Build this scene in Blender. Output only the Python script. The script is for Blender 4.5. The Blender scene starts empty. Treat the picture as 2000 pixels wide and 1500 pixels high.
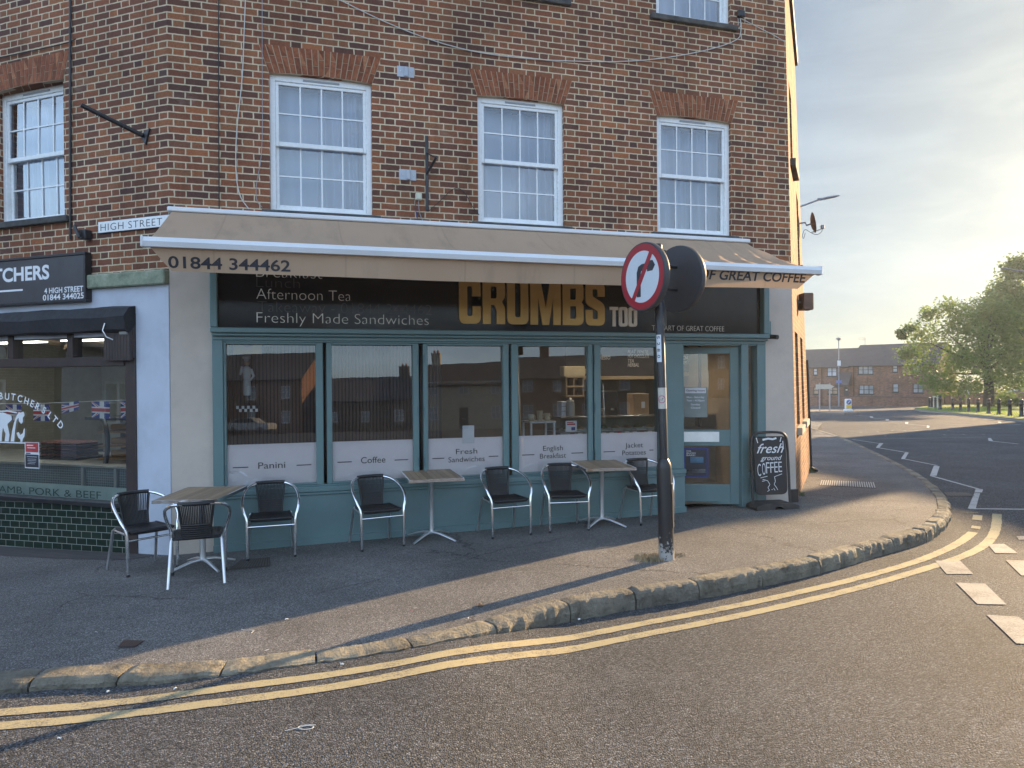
import bpy, bmesh, math, random
from math import sin, cos, tan, pi, radians as R, sqrt, exp, floor, atan2
from mathutils import Vector, Matrix
from mathutils.geometry import tessellate_polygon
random.seed(7)
C = bpy.context.scene.collection
SC = bpy.context.scene

# ------------------------------------------------------------------ camera
FPX = 1400.0                      # focal length in pixels of the 2000 x 1500 photograph
CAM = Vector((0, 0, 1.585))
PITCH, ROLL = R(-0.41), 0.0072
fw = Vector((0, cos(PITCH), sin(PITCH)))
up0 = Vector((0, -sin(PITCH), cos(PITCH)))
rt0 = Vector((1, 0, 0))
rt = rt0 * cos(ROLL) - up0 * sin(ROLL)
up = up0 * cos(ROLL) + rt0 * sin(ROLL)
cam = bpy.data.cameras.new('camera')
camo = bpy.data.objects.new('camera', cam)
C.objects.link(camo)
cam.sensor_width = 36.0
cam.lens = 36.0 * FPX / 2000.0
cam.clip_start = 0.05
cam.clip_end = 3000
camo.matrix_world = Matrix(((rt.x, up.x, -fw.x, CAM.x), (rt.y, up.y, -fw.y, CAM.y), (rt.z, up.z, -fw.z, CAM.z), (0, 0, 0, 1)))
SC.camera = camo

# ------------------------------------------------------------------ sun, sky, exposure
SUN_AZ, SUN_EL = R(50.0), R(16.0)         # azimuth from +Y towards +X
sun_dir = Vector((sin(SUN_AZ) * cos(SUN_EL), cos(SUN_AZ) * cos(SUN_EL), sin(SUN_EL)))
sl = bpy.data.lights.new('sun', 'SUN')
sl.energy = 4.2
sl.angle = R(0.5)
sl.color = (1.0, 0.71, 0.40)
so = bpy.data.objects.new('sun', sl)
so.rotation_euler = sun_dir.to_track_quat('Z', 'Y').to_euler()
so.location = (20, 20, 30)
C.objects.link(so)

W = bpy.data.worlds.new('World')
SC.world = W
W.use_nodes = True
nt = W.node_tree
nt.nodes.clear()
def wn(t, **k):
    n = nt.nodes.new(t)
    for a, b in k.items():
        setattr(n, a, b)
    return n
wo = wn('ShaderNodeOutputWorld')
bg = wn('ShaderNodeBackground')
sky = wn('ShaderNodeTexSky', sky_type='NISHITA', sun_disc=False, sun_elevation=SUN_EL, sun_rotation=SUN_AZ,
         altitude=60.0, air_density=1.0, dust_density=1.6, ozone_density=1.6)
tc = wn('ShaderNodeTexCoord')
mp = wn('ShaderNodeMapping')
mp.inputs['Rotation'].default_value = (R(8), R(-14), R(30))
mp.inputs['Scale'].default_value = (1.3, 3.2, 9.0)
nz = wn('ShaderNodeTexNoise')
nz.inputs['Scale'].default_value = 1.3
nz.inputs['Detail'].default_value = 9
nz.inputs['Roughness'].default_value = 0.58
nz.inputs['Distortion'].default_value = 0.6
rp = wn('ShaderNodeValToRGB')
rp.color_ramp.elements[0].position = 0.40
rp.color_ramp.elements[1].position = 0.78
mul = wn('ShaderNodeMath', operation='MULTIPLY')
mul.inputs[1].default_value = 0.30
addh = wn('ShaderNodeMath', operation='ADD')
addh.inputs[1].default_value = 0.06
mx = wn('ShaderNodeMix', data_type='RGBA')
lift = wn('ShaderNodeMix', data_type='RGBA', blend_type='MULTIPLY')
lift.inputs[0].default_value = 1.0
CLOUD = (4.6, 4.7, 4.8, 1)
mx.inputs[7].default_value = CLOUD
nt.links.new(tc.outputs['Generated'], mp.inputs[0])
nt.links.new(mp.outputs[0], nz.inputs['Vector'])
nt.links.new(nz.outputs['Fac'], rp.inputs[0])
nt.links.new(rp.outputs[0], mul.inputs[0])
nt.links.new(mul.outputs[0], addh.inputs[0])
nt.links.new(addh.outputs[0], mx.inputs[0])
gam = wn('ShaderNodeGamma')                         # added gamma flattens the range between the bright and the blue sky
gam.inputs[1].default_value = 0.62
nt.links.new(sky.outputs[0], gam.inputs[0])
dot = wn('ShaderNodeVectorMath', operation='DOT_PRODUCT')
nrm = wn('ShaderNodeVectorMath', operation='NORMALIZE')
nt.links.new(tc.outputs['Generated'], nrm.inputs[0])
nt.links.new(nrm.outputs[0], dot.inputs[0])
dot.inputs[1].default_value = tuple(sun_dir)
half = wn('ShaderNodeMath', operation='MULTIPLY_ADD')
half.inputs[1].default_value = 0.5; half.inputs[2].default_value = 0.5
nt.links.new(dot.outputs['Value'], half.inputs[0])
sky_grade = wn('ShaderNodeValToRGB')  # added sky grading: dimmed towards the sun, bright blue opposite to light the front
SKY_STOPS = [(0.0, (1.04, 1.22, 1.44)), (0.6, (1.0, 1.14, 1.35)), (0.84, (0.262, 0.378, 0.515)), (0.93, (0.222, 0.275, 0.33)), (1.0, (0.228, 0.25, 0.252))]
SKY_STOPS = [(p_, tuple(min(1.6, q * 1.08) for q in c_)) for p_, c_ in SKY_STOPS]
while len(sky_grade.color_ramp.elements) < len(SKY_STOPS): sky_grade.color_ramp.elements.new(0.5)
for e_, (p_, c_) in zip(sky_grade.color_ramp.elements, SKY_STOPS):
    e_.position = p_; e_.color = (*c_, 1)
nt.links.new(half.outputs[0], sky_grade.inputs[0])
nt.links.new(gam.outputs[0], mx.inputs[6])
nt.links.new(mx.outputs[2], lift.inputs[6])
nt.links.new(sky_grade.outputs[0], lift.inputs[7])
mp2 = wn('ShaderNodeMapping')                       # long thin streaks of high cloud
mp2.inputs['Rotation'].default_value = (R(4), R(20), R(-62))
mp2.inputs['Scale'].default_value = (1.0, 5.0, 11.0)
nz2 = wn('ShaderNodeTexNoise')
nz2.inputs['Scale'].default_value = 1.7; nz2.inputs['Detail'].default_value = 10; nz2.inputs['Roughness'].default_value = 0.62; nz2.inputs['Distortion'].default_value = 0.35
rp2 = wn('ShaderNodeValToRGB')
rp2.color_ramp.elements[0].position = 0.42; rp2.color_ramp.elements[0].color = (0.965, 0.975, 0.99, 1)
rp2.color_ramp.elements[1].position = 0.68; rp2.color_ramp.elements[1].color = (1.17, 1.16, 1.13, 1)
streak = wn('ShaderNodeMix', data_type='RGBA', blend_type='MULTIPLY')
streak.inputs[0].default_value = 1.0
nt.links.new(tc.outputs['Generated'], mp2.inputs[0]); nt.links.new(mp2.outputs[0], nz2.inputs['Vector']); nt.links.new(nz2.outputs['Fac'], rp2.inputs[0])
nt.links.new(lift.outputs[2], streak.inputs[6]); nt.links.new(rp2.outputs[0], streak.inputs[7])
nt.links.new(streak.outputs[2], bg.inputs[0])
bg.inputs[1].default_value = 0.15
nt.links.new(bg.outputs[0], wo.inputs[0])
SC.view_settings.view_transform = 'Standard'
SC.view_settings.look = 'None'
SC.view_settings.exposure = 1.84
SC.view_settings.gamma = 1.0
SC.cycles.max_bounces = 8
SC.cycles.transparent_max_bounces = 24
SC.cycles.use_denoising = True

# ------------------------------------------------------------------ shape helpers
class MB:
    """collects faces of one mesh; build() links it as ONE object"""
    def __init__(s):
        s.v, s.f, s.m, s.sm = [], [], [], []
    def face(s, pts, m=0, smooth=False):
        i = len(s.v)
        s.v += [tuple(p) for p in pts]
        s.f.append(tuple(range(i, i + len(pts))))
        s.m.append(m); s.sm.append(smooth)
    def add(s, verts, faces, m=0, smooth=False):
        i = len(s.v)
        s.v += [tuple(p) for p in verts]
        for f in faces:
            s.f.append(tuple(i + k for k in f)); s.m.append(m); s.sm.append(smooth)
    def box(s, x0, x1, y0, y1, z0, z1, m=0, M=None):
        vs = [Vector((x, y, z)) for z in (z0, z1) for y in (y0, y1) for x in (x0, x1)]
        if M is not None: vs = [M @ v for v in vs]
        s.add(vs, [(0, 2, 3, 1), (4, 5, 7, 6), (0, 1, 5, 4), (2, 6, 7, 3), (0, 4, 6, 2), (1, 3, 7, 5)], m)
    def bbox(s, x0, x1, y0, y1, z0, z1, b=0.004, m=0, M=None):
        """box with bevelled edges"""
        bm = bmesh.new()
        bmesh.ops.create_cube(bm, size=1.0)
        for v in bm.verts:
            v.co = Vector(((x0 + x1) / 2 + v.co.x * (x1 - x0), (y0 + y1) / 2 + v.co.y * (y1 - y0), (z0 + z1) / 2 + v.co.z * (z1 - z0)))
        bmesh.ops.bevel(bm, geom=bm.edges[:], offset=b, segments=1, affect='EDGES')
        bm.verts.index_update()
        vs = [v.co.copy() for v in bm.verts]
        if M is not None: vs = [M @ v for v in vs]
        s.add(vs, [[v.index for v in f.verts] for f in bm.faces], m)
        bm.free()
    def tube(s, pts, r, n=8, m=0, closed=False, caps=True, flat=1.0):
        pts = [Vector(p) for p in pts]
        N = len(pts)
        rs = r if isinstance(r, (list, tuple)) else [r] * N
        rings = []
        prev = None
        for i, p in enumerate(pts):
            a = pts[(i - 1) % N] if (i > 0 or closed) else pts[i]
            b = pts[(i + 1) % N] if (i < N - 1 or closed) else pts[i]
            t = (b - a)
            if t.length < 1e-9: t = Vector((0, 0, 1))
            t.normalize()
            if prev is None:
                h = Vector((0, 0, 1)) if abs(t.z) < 0.9 else Vector((1, 0, 0))
                nrm = t.cross(h).normalized()
            else:
                nrm = (prev - t * prev.dot(t)).normalized()
            prev = nrm
            bn = t.cross(nrm)
            rings.append([p + (nrm * cos(2 * pi * k / n) + bn * sin(2 * pi * k / n) * flat) * rs[i] for k in range(n)])
        vs = [q for ring in rings for q in ring]
        fs = []
        for i in range(N if closed else N - 1):
            j = (i + 1) % N
            for k in range(n):
                l = (k + 1) % n
                fs.append((i * n + k, j * n + k, j * n + l, i * n + l))
        s.add(vs, fs, m, True)
        if caps and not closed:
            s.face(list(reversed(rings[0])), m); s.face(rings[-1], m)
    def lathe(s, prof, c=(0, 0, 0), n=20, m=0, smooth=True, M=None):
        vs = []
        for r, z in prof:
            for k in range(n):
                v = Vector((c[0] + r * cos(2 * pi * k / n), c[1] + r * sin(2 * pi * k / n), c[2] + z))
                vs.append(M @ v if M is not None else v)
        fs = []
        for i in range(len(prof) - 1):
            for k in range(n):
                l = (k + 1) % n
                fs.append((i * n + k, i * n + l, (i + 1) * n + l, (i + 1) * n + k))
        s.add(vs, fs, m, smooth)
        if prof[0][0] > 1e-6: s.face([vs[k] for k in reversed(range(n))], m)
        if prof[-1][0] > 1e-6: s.face([vs[(len(prof) - 1) * n + k] for k in range(n)], m)
    def poly(s, loops, y0=0.0, y1=None, m=0, f=None):
        """filled outline (first loop) with holes in the local x/z plane, extruded from y0 (front) to y1"""
        f = f or (lambda x, z, y: (x, y, z))
        L = [[Vector((p[0], p[1], 0)) for p in lp] for lp in loops]
        flat = [p for lp in L for p in lp]
        tris = tessellate_polygon(L)
        for t in tris:
            a, b, c = [flat[i] for i in t]
            if (b - a).cross(c - a).z < 0: b, c = c, b
            s.face([f(p.x, p.y, y0) for p in (a, b, c)], m)
            if y1 is not None: s.face([f(p.x, p.y, y1) for p in (a, c, b)], m)
        if y1 is not None:
            for lp in L:
                for i in range(len(lp)):
                    p, q = lp[i], lp[(i + 1) % len(lp)]
                    s.face([f(p.x, p.y, y0), f(q.x, q.y, y0), f(q.x, q.y, y1), f(p.x, p.y, y1)], m)
    def build(s, name, mats, parent=None, loc=None):
        me = bpy.data.meshes.new(name)
        me.from_pydata(s.v, [], s.f)
        for mt in (mats if isinstance(mats, (list, tuple)) else [mats]):
            me.materials.append(mt)
        me.polygons.foreach_set('material_index', s.m)
        me.polygons.foreach_set('use_smooth', s.sm)
        me.update()
        o = bpy.data.objects.new(name, me)
        C.objects.link(o)
        if parent is not None: o.parent = parent
        if loc is not None: o.location = loc
        return o

def weld(o, dist=1e-4, recalc=True):
    bm = bmesh.new(); bm.from_mesh(o.data)
    bmesh.ops.remove_doubles(bm, verts=bm.verts, dist=dist)
    if recalc: bmesh.ops.recalc_face_normals(bm, faces=bm.faces)
    bm.to_mesh(o.data); bm.free(); o.data.update()
    return o

def rounded(pts, k=5):
    out = []
    n = len(pts)
    for i, p in enumerate(pts):
        r = p[2] if len(p) > 2 else 0
        P = Vector(p[:2])
        if r <= 0: out.append((P.x, P.y)); continue
        a = Vector(pts[i - 1][:2]) - P; b = Vector(pts[(i + 1) % n][:2]) - P
        ra = min(r, a.length * .49, b.length * .49)
        A = P + a.normalized() * ra; B = P + b.normalized() * ra
        for j in range(k + 1):
            t = j / k
            q = A * (1 - t) ** 2 + P * 2 * t * (1 - t) + B * t * t
            out.append((q.x, q.y))
    return out

def empty(name, loc=(0, 0, 0), rz=0.0, parent=None):
    o = bpy.data.objects.new(name, None)
    o.location = loc; o.rotation_euler = (0, 0, rz); o.empty_display_size = 0.2
    C.objects.link(o)
    if parent is not None: o.parent = parent
    return o
def tag(o, label=None, cat=None, group=None, kind=None):
    if label: o['label'] = label
    if cat: o['category'] = cat
    if group: o['group'] = group
    if kind: o['kind'] = kind
    return o
def thing(name, label, cat, loc=(0, 0, 0), rz=0.0, group=None):
    return tag(empty(name, loc, rz), label, cat, group)
def struct(o):
    o['kind'] = 'structure'
    return o
def copy_tree(o, parent=None):
    c = o.copy(); C.objects.link(c); c.parent = parent
    for ch in [x for x in bpy.data.objects if x.parent == o]:
        copy_tree(ch, c)
    return c

_txt_cache = {}
def text_raw(s, bold=0.0, shear=0.0, spacing=1.0):
    key = (s, bold, shear, spacing)
    if key in _txt_cache: return _txt_cache[key]
    cu = bpy.data.curves.new('lettering', 'FONT')
    cu.body = s; cu.size = 1.0; cu.offset = bold; cu.shear = shear; cu.space_character = spacing; cu.resolution_u = 4
    ob = bpy.data.objects.new('lettering_source', cu)
    C.objects.link(ob)
    dg = bpy.context.evaluated_depsgraph_get(); dg.update()
    me = bpy.data.meshes.new_from_object(ob.evaluated_get(dg))
    vs = [v.co.copy() for v in me.vertices]; fs = [tuple(p.vertices) for p in me.polygons]
    bpy.data.objects.remove(ob); bpy.data.curves.remove(cu); bpy.data.meshes.remove(me)
    xs = [v.x for v in vs]; ys = [v.y for v in vs]
    _txt_cache[key] = (vs, fs, min(xs), max(xs))
    return _txt_cache[key]
CAPH = 0.729                       # capital height of the built-in font at size 1
def add_text(mb, s, x0, x1, z0, z1, y, bold=0.0, shear=0.0, m=0, f=None, spacing=1.0, thick=0.0):
    """text with its baseline at z0 and capital height z1 - z0, stretched from x0 to x1, in a local x/z plane at depth y"""
    vs, fs, a, b = text_raw(s, bold, shear, spacing)
    f = f or (lambda x, z, yy: (x, yy, z))
    kx = (x1 - x0) / (b - a); kz = (z1 - z0) / CAPH
    P = [f(x0 + (v.x - a) * kx, z0 + v.y * kz, y) for v in vs]
    mb.add(P, fs, m)
    if thick:
        P2 = [f(x0 + (v.x - a) * kx, z0 + v.y * kz, y + thick) for v in vs]
        ed = {}
        for fc in fs:
            for i in range(len(fc)):
                e = (fc[i], fc[(i + 1) % len(fc)])
                k = tuple(sorted(e)); ed[k] = None if k in ed else e
        for e in ed.values():
            if e: mb.face([P[e[1]], P[e[0]], P2[e[0]], P2[e[1]]], m)

# ------------------------------------------------------------------ materials
MATS = {}
class NB:
    """tiny node-graph builder"""
    def __init__(s, name):
        s.mat = bpy.data.materials.new(name)
        s.mat.use_nodes = True
        s.t = s.mat.node_tree
        s.t.nodes.clear()
        s.out = s.t.nodes.new('ShaderNodeOutputMaterial')
    def n(s, typ, ins=None, **k):
        nd = s.t.nodes.new(typ)
        for a, b in k.items(): setattr(nd, a, b)
        for a, b in (ins or {}).items(): s.set(nd, a, b)
        return nd
    def set(s, nd, a, b):
        sock = nd.inputs[a]
        if isinstance(b, bpy.types.NodeSocket): s.t.links.new(b, sock)
        elif isinstance(b, bpy.types.Node): s.t.links.new(b.outputs[0], sock)
        else:
            if sock.type == 'RGBA' and len(b) == 3: b = (*b, 1)
            sock.default_value = b
    def math(s, op, a, b=0.0, c=0.0):
        return s.n('ShaderNodeMath', {0: a, 1: b, 2: c}, operation=op).outputs[0]
    def mix(s, fac, a, b, blend='MIX'):
        return s.n('ShaderNodeMix', {0: fac, 6: a, 7: b}, data_type='RGBA', blend_type=blend).outputs[2]
    def coord(s, which='Object'):
        return s.n('ShaderNodeTexCoord').outputs[which]
    def noise(s, vec, scale, detail=3, rough=0.5, out='Fac', dist=0.0):
        return s.n('ShaderNodeTexNoise', {'Vector': vec, 'Scale': scale, 'Detail': detail, 'Roughness': rough, 'Distortion': dist}).outputs[out]
    def ramp(s, fac, stops, interp='LINEAR'):
        nd = s.n('ShaderNodeValToRGB', {0: fac})
        cr = nd.color_ramp; cr.interpolation = interp
        while len(cr.elements) < len(stops): cr.elements.new(0.5)
        for e, (p, c) in zip(cr.elements, stops):
            e.position = p; e.color = (*c, 1) if len(c) == 3 else c
        return nd.outputs[0]
    def bump(s, h, strength=0.3, dist=0.01, normal=None):
        d = {'Height': h, 'Strength': strength, 'Distance': dist}
        if normal is not None: d['Normal'] = normal
        return s.n('ShaderNodeBump', d).outputs[0]
    def bsdf(s, **k):
        nd = s.n('ShaderNodeBsdfPrincipled')
        for a, b in k.items():
            s.set(nd, {'color': 'Base Color', 'rough': 'Roughness', 'metal': 'Metallic', 'normal': 'Normal', 'spec': 'Specular IOR Level',
                       'emit': 'Emission Color', 'emits': 'Emission Strength', 'trans': 'Transmission Weight', 'coat': 'Coat Weight', 'sub': 'Subsurface Weight', 'alpha': 'Alpha'}[a], b)
        s.t.links.new(nd.outputs[0], s.out.inputs[0])
        return nd
def mat(name, color, rough=0.5, metal=0.0, var=0.10, scale=8.0, bump=0.0, bscale=60.0, spec=0.5, coat=0.0, dirt=None, dscale=2.0, damt=0.5):
    """painted / plain surface with slight uneven colour, wear and bump"""
    if name in MATS: return MATS[name]
    b = NB(name)
    co = b.coord()
    n1 = b.noise(co, scale, 5, 0.6)
    c0 = tuple(x * (1 - var) for x in color); c1 = tuple(min(1, x * (1 + var)) for x in color)
    col = b.ramp(n1, [(0.3, c0), (0.7, c1)])
    if dirt:
        n2 = b.noise(co, dscale, 8, 0.68)
        col = b.mix(b.ramp(n2, [(0.48, (0, 0, 0)), (0.72, (damt,) * 3)]), col, dirt)
    k = dict(color=col, metal=metal, spec=spec, coat=coat)
    k['rough'] = b.n('ShaderNodeMapRange', {0: b.noise(co, scale * 2.3, 4, 0.6), 1: 0.3, 2: 0.7, 3: max(0.0, rough - 0.07), 4: min(1.0, rough + 0.07)}).outputs[0]
    if bump: k['normal'] = b.bump(b.noise(co, bscale, 4, 0.6), bump, 0.006)
    b.bsdf(**k)
    MATS[name] = b.mat
    return b.mat
def emit(name, color, strength):
    b = NB(name)
    e = b.n('ShaderNodeEmission', {0: color, 1: strength})
    b.t.links.new(e.outputs[0], b.out.inputs[0])
    MATS[name] = b.mat
    return b.mat
def glass_mat(name, tint=(0.9, 0.93, 0.93), boost=1.7, rough=0.0, wav=0.0):
    b = NB(name)
    tr = b.n('ShaderNodeBsdfTransparent', {0: tint})
    gl = b.n('ShaderNodeBsdfGlossy', {'Color': (1, 1, 1), 'Roughness': rough})
    if wav:
        nn = b.bump(b.noise(b.coord(), 1.6, 2, 0.4), wav, 0.02)
        b.set(gl, 'Normal', nn)
    fr = b.n('ShaderNodeFresnel', {0: 1.5})
    fac = b.math('MINIMUM', b.math('MULTIPLY', fr.outputs[0], boost), 1.0)
    ms = b.n('ShaderNodeMixShader', {0: fac, 1: tr, 2: gl})
    b.t.links.new(ms.outputs[0], b.out.inputs[0])
    MATS[name] = b.mat
    return b.mat

def brick_mat(name, stops, mortar=(0.42, 0.36, 0.25), period=0.345, h=0.0757, joint=0.0125, bond='flemish', dark=0.25, bumpk=0.6, swap=False):
    b = NB(name)
    co = b.coord()
    dn = b.noise(co, 16.0, 2, 0.5, 'Color')
    dn2 = b.n('ShaderNodeVectorMath', {0: dn, 1: (0.5, 0.5, 0.5)}, operation='SUBTRACT')
    dn3 = b.n('ShaderNodeVectorMath', {0: dn2.outputs[0], 3: 0.011}, operation='SCALE')
    cc = b.n('ShaderNodeVectorMath', {0: co, 1: dn3.outputs[0]}, operation='ADD')
    sp = b.n('ShaderNodeSeparateXYZ', {0: cc.outputs[0]})
    U = b.math('ADD', sp.outputs[0], sp.outputs[1])
    V = sp.outputs[2]
    vr = b.math('DIVIDE', V, h)
    row = b.math('FLOOR', vr)
    fv = b.math('SUBTRACT', vr, row)
    par = b.math('FLOORED_MODULO', row, 2.0)
    us = b.math('ADD', b.math('DIVIDE', U, period), b.math('MULTIPLY', par, 0.5))
    k = b.math('FLOOR', us)
    t = b.math('MULTIPLY', b.math('SUBTRACT', us, k), period)
    if bond == 'flemish':
        ls = period * 0.664
        isH = b.math('GREATER_THAN', t, ls)
        loc = b.math('SUBTRACT', t, b.math('MULTIPLY', isH, ls))
        wid = b.math('ADD', ls, b.math('MULTIPLY', isH, period - 2 * ls))
    else:
        isH = b.math('MULTIPLY', t, 0.0)
        loc = t
        wid = b.math('ADD', isH, period)
    du = b.math('MINIMUM', loc, b.math('SUBTRACT', wid, loc))
    dv = b.math('MULTIPLY', b.math('MINIMUM', fv, b.math('SUBTRACT', 1.0, fv)), h)
    d = b.math('MINIMUM', du, dv)
    mask = b.n('ShaderNodeMapRange', {0: d, 1: joint * 0.5 - 0.0022, 2: joint * 0.5 + 0.0022}, clamp=True).outputs[0]
    idv = b.n('ShaderNodeCombineXYZ', {0: k, 1: row, 2: isH})
    wnz = b.n('ShaderNodeTexWhiteNoise', {0: idv.outputs[0]}, noise_dimensions='3D')
    col = b.ramp(wnz.outputs[0], stops)
    fine = b.noise(co, 55.0, 5, 0.7)
    col = b.mix(0.55, col, b.mix(1.0, col, b.ramp(fine, [(0.3, (0.45, 0.42, 0.42)), (0.7, (1.5, 1.5, 1.5))]), 'MULTIPLY'))
    big = b.noise(co, 0.55, 4, 0.6)
    shade = b.ramp(big, [(0.35, (1 - dark,) * 3), (0.65, (1.12, 1.12, 1.12))])
    mc = b.mix(0.5, mortar, b.mix(1.0, mortar, b.ramp(b.noise(co, 9.0, 5, 0.65), [(0.3, (0.55, 0.55, 0.56)), (0.7, (1.3, 1.3, 1.3))]), 'MULTIPLY'))
    fin = b.mix(mask, mc, col)
    fin = b.mix(1.0, fin, shade, 'MULTIPLY')
    run_ = b.noise(b.n('ShaderNodeMapping', {0: co, 'Scale': (2.6, 2.6, 0.35)}).outputs[0], 1.0, 7, 0.68, dist=0.3)      # rain-washed soot
    fin = b.mix(b.ramp(run_, [(0.50, (0, 0, 0)), (0.72, (0.6, 0.6, 0.6))]), fin, b.mix(1.0, fin, (0.42, 0.40, 0.40), 'MULTIPLY'))
    lime = b.noise(co, 1.9, 7, 0.7, dist=0.6)
    fin = b.mix(b.ramp(lime, [(0.62, (0, 0, 0)), (0.78, (0.28, 0.28, 0.28))]), fin, (0.42, 0.36, 0.29))
    hgt = b.math('ADD', b.math('MULTIPLY', mask, 1.0), b.math('MULTIPLY', fine, 0.35))
    b.bsdf(color=fin, rough=0.88, spec=0.25, normal=b.bump(hgt, bumpk, 0.006))
    MATS[name] = b.mat
    return b.mat

def asphalt_mat(name, base, chip=90.0, light=1.9, contrast=0.7, bumpk=0.8, bd=0.006, patch=0.18, cracks=0.0):
    b = NB(name)
    co = b.coord()
    vo = b.n('ShaderNodeTexVoronoi', {'Vector': co, 'Scale': chip}, feature='F1')
    cell = b.n('ShaderNodeSeparateColor', {0: vo.outputs['Color']})
    lo = tuple(x * (1 - contrast) for x in base); hi = tuple(x * light for x in base)
    col = b.ramp(cell.outputs[0], [(0.0, lo), (0.55, base), (0.9, hi), (1.0, tuple(x * light * 1.6 for x in base))])
    edge = b.ramp(vo.outputs['Distance'], [(0.25, (1, 1, 1)), (0.8, (0.35, 0.35, 0.36))])
    col = b.mix(0.8, col, edge, 'MULTIPLY')
    pat = b.noise(co, 0.8, 6, 0.62)
    col = b.mix(1.0, col, b.ramp(pat, [(0.35, (1 - patch,) * 3), (0.65, (1 + patch,) * 3)]), 'MULTIPLY')
    # oil and tar stains, gum spots, repairs and cracks
    st = b.noise(co, 2.6, 7, 0.72, dist=0.4)
    col = b.mix(b.ramp(st, [(0.56, (0, 0, 0)), (0.74, (0.55,) * 3)]), col, tuple(x * 0.45 for x in base))
    pale = b.noise(co, 1.3, 8, 0.75, dist=0.8)
    col = b.mix(b.ramp(pale, [(0.57, (0, 0, 0)), (0.75, (0.40,) * 3)]), col, tuple(min(1, x * 1.75) for x in base))
    if cracks:
        wob = b.n('ShaderNodeVectorMath', {0: co, 1: b.n('ShaderNodeVectorMath', {0: b.noise(co, 3.0, 5, 0.7, 'Color'), 3: 0.35}, operation='SCALE').outputs[0]}, operation='ADD')
        ve = b.n('ShaderNodeTexVoronoi', {'Vector': wob.outputs[0], 'Scale': 0.42}, feature='DISTANCE_TO_EDGE')
        ck = b.ramp(ve.outputs[0], [(0.0, (1, 1, 1)), (0.006, (0, 0, 0))])
        ck = b.mix(1.0, ck, b.ramp(b.noise(co, 0.9, 3, 0.6), [(0.47, (0, 0, 0)), (0.55, (cracks,) * 3)]), 'MULTIPLY')
        col = b.mix(ck, col, (0.022, 0.021, 0.02))
        gum = b.n('ShaderNodeTexVoronoi', {'Vector': co, 'Scale': 3.2}, feature='F1')
        gm = b.ramp(gum.outputs['Distance'], [(0.045, (0.6,) * 3), (0.06, (0, 0, 0))])
        gsel = b.n('ShaderNodeSeparateColor', {0: gum.outputs['Color']})
        gm = b.mix(1.0, gm, b.ramp(gsel.outputs[0], [(0.55, (0, 0, 0)), (0.6, (1, 1, 1))]), 'MULTIPLY')
        col = b.mix(gm, col, tuple(min(1, x * 1.9) for x in base))
    fine = b.noise(co, chip * 1.7, 3, 0.7)
    hgt = b.math('ADD', b.math('MULTIPLY', cell.outputs[1], 0.7), b.math('ADD', b.math('MULTIPLY', vo.outputs['Distance'], -0.9), b.math('MULTIPLY', fine, 0.5)))
    b.bsdf(color=col, rough=0.8, spec=0.28, normal=b.bump(hgt, bumpk, bd))
    MATS[name] = b.mat
    return b.mat

BRICKS = [(0.0, (0.100, 0.050, 0.041)), (0.14, (0.135, 0.060, 0.043)), (0.4, (0.198, 0.078, 0.047)), (0.68, (0.262, 0.096, 0.050)),
          (0.85, (0.235, 0.108, 0.058)), (0.95, (0.35, 0.128, 0.057)), (1.0, (0.10, 0.058, 0.050))]
m_brick = brick_mat('old_flemish_brick', BRICKS, mortar=(0.62, 0.50, 0.34), joint=0.0135)
m_sidebrick = brick_mat('weathered_side_brick', [(0.0, (0.15, 0.065, 0.04)), (0.5, (0.25, 0.105, 0.055)), (1.0, (0.31, 0.15, 0.075))], mortar=(0.33, 0.25, 0.15))
m_farbrick = brick_mat('far_terrace_brick', [(0.0, (0.14, 0.07, 0.05)), (0.5, (0.21, 0.095, 0.065)), (1.0, (0.29, 0.13, 0.085))], mortar=(0.3, 0.25, 0.2), period=0.225, bond='running', dark=0.2)
m_white = mat('white_upvc', (0.78, 0.79, 0.79), 0.28, var=0.03, dirt=(0.45, 0.44, 0.4), damt=0.35)
m_teal = mat('teal_joinery_paint', (0.116, 0.190, 0.192), 0.38, var=0.07, scale=3, bump=0.05, bscale=30, dirt=(0.11, 0.17, 0.18), damt=0.35, dscale=5)
m_cream = mat('cream_render', (0.53, 0.45, 0.38), 0.85, var=0.05, scale=3, bump=0.12, bscale=25, dirt=(0.36, 0.31, 0.27), damt=0.5, dscale=1.6)
m_render = mat('pale_blue_render', (0.50, 0.53, 0.60), 0.82, var=0.04, scale=3, bump=0.12, bscale=25, dirt=(0.34, 0.35, 0.38), damt=0.5, dscale=1.8)
m_black = mat('black_painted_metal', (0.018, 0.018, 0.021), 0.4, var=0.2, dirt=(0.05, 0.048, 0.045), damt=0.4, dscale=6)
m_blackgloss = mat('black_gloss_fascia', (0.012, 0.011, 0.013), 0.12, var=0.15, spec=0.22)
m_sillstone = mat('dark_sill_stone', (0.065, 0.062, 0.06), 0.85, var=0.3, bump=0.3, dirt=(0.13, 0.13, 0.11), damt=0.6, dscale=4)
m_alu = mat('polished_aluminium', (0.88, 0.89, 0.90), 0.17, metal=1.0, var=0.05)
m_alu_dull = mat('brushed_aluminium', (0.74, 0.75, 0.76), 0.40, metal=1.0, var=0.08)
m_grey_metal = mat('grey_painted_metal', (0.30, 0.31, 0.33), 0.45, var=0.08)
m_plastic_white = mat('white_painted_metal', (0.70, 0.71, 0.73), 0.34, var=0.04, dirt=(0.42, 0.41, 0.38), damt=0.35)
m_cable_white = mat('white_cable_sheath', (0.55, 0.54, 0.5), 0.6)
m_cable_black = mat('black_cable_sheath', (0.012, 0.012, 0.013), 0.6)
m_glass = glass_mat('window_glass', boost=3.8)
m_shopglass = glass_mat('shop_window_glass', (0.86, 0.88, 0.88), boost=2.6, wav=0.03)
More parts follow.
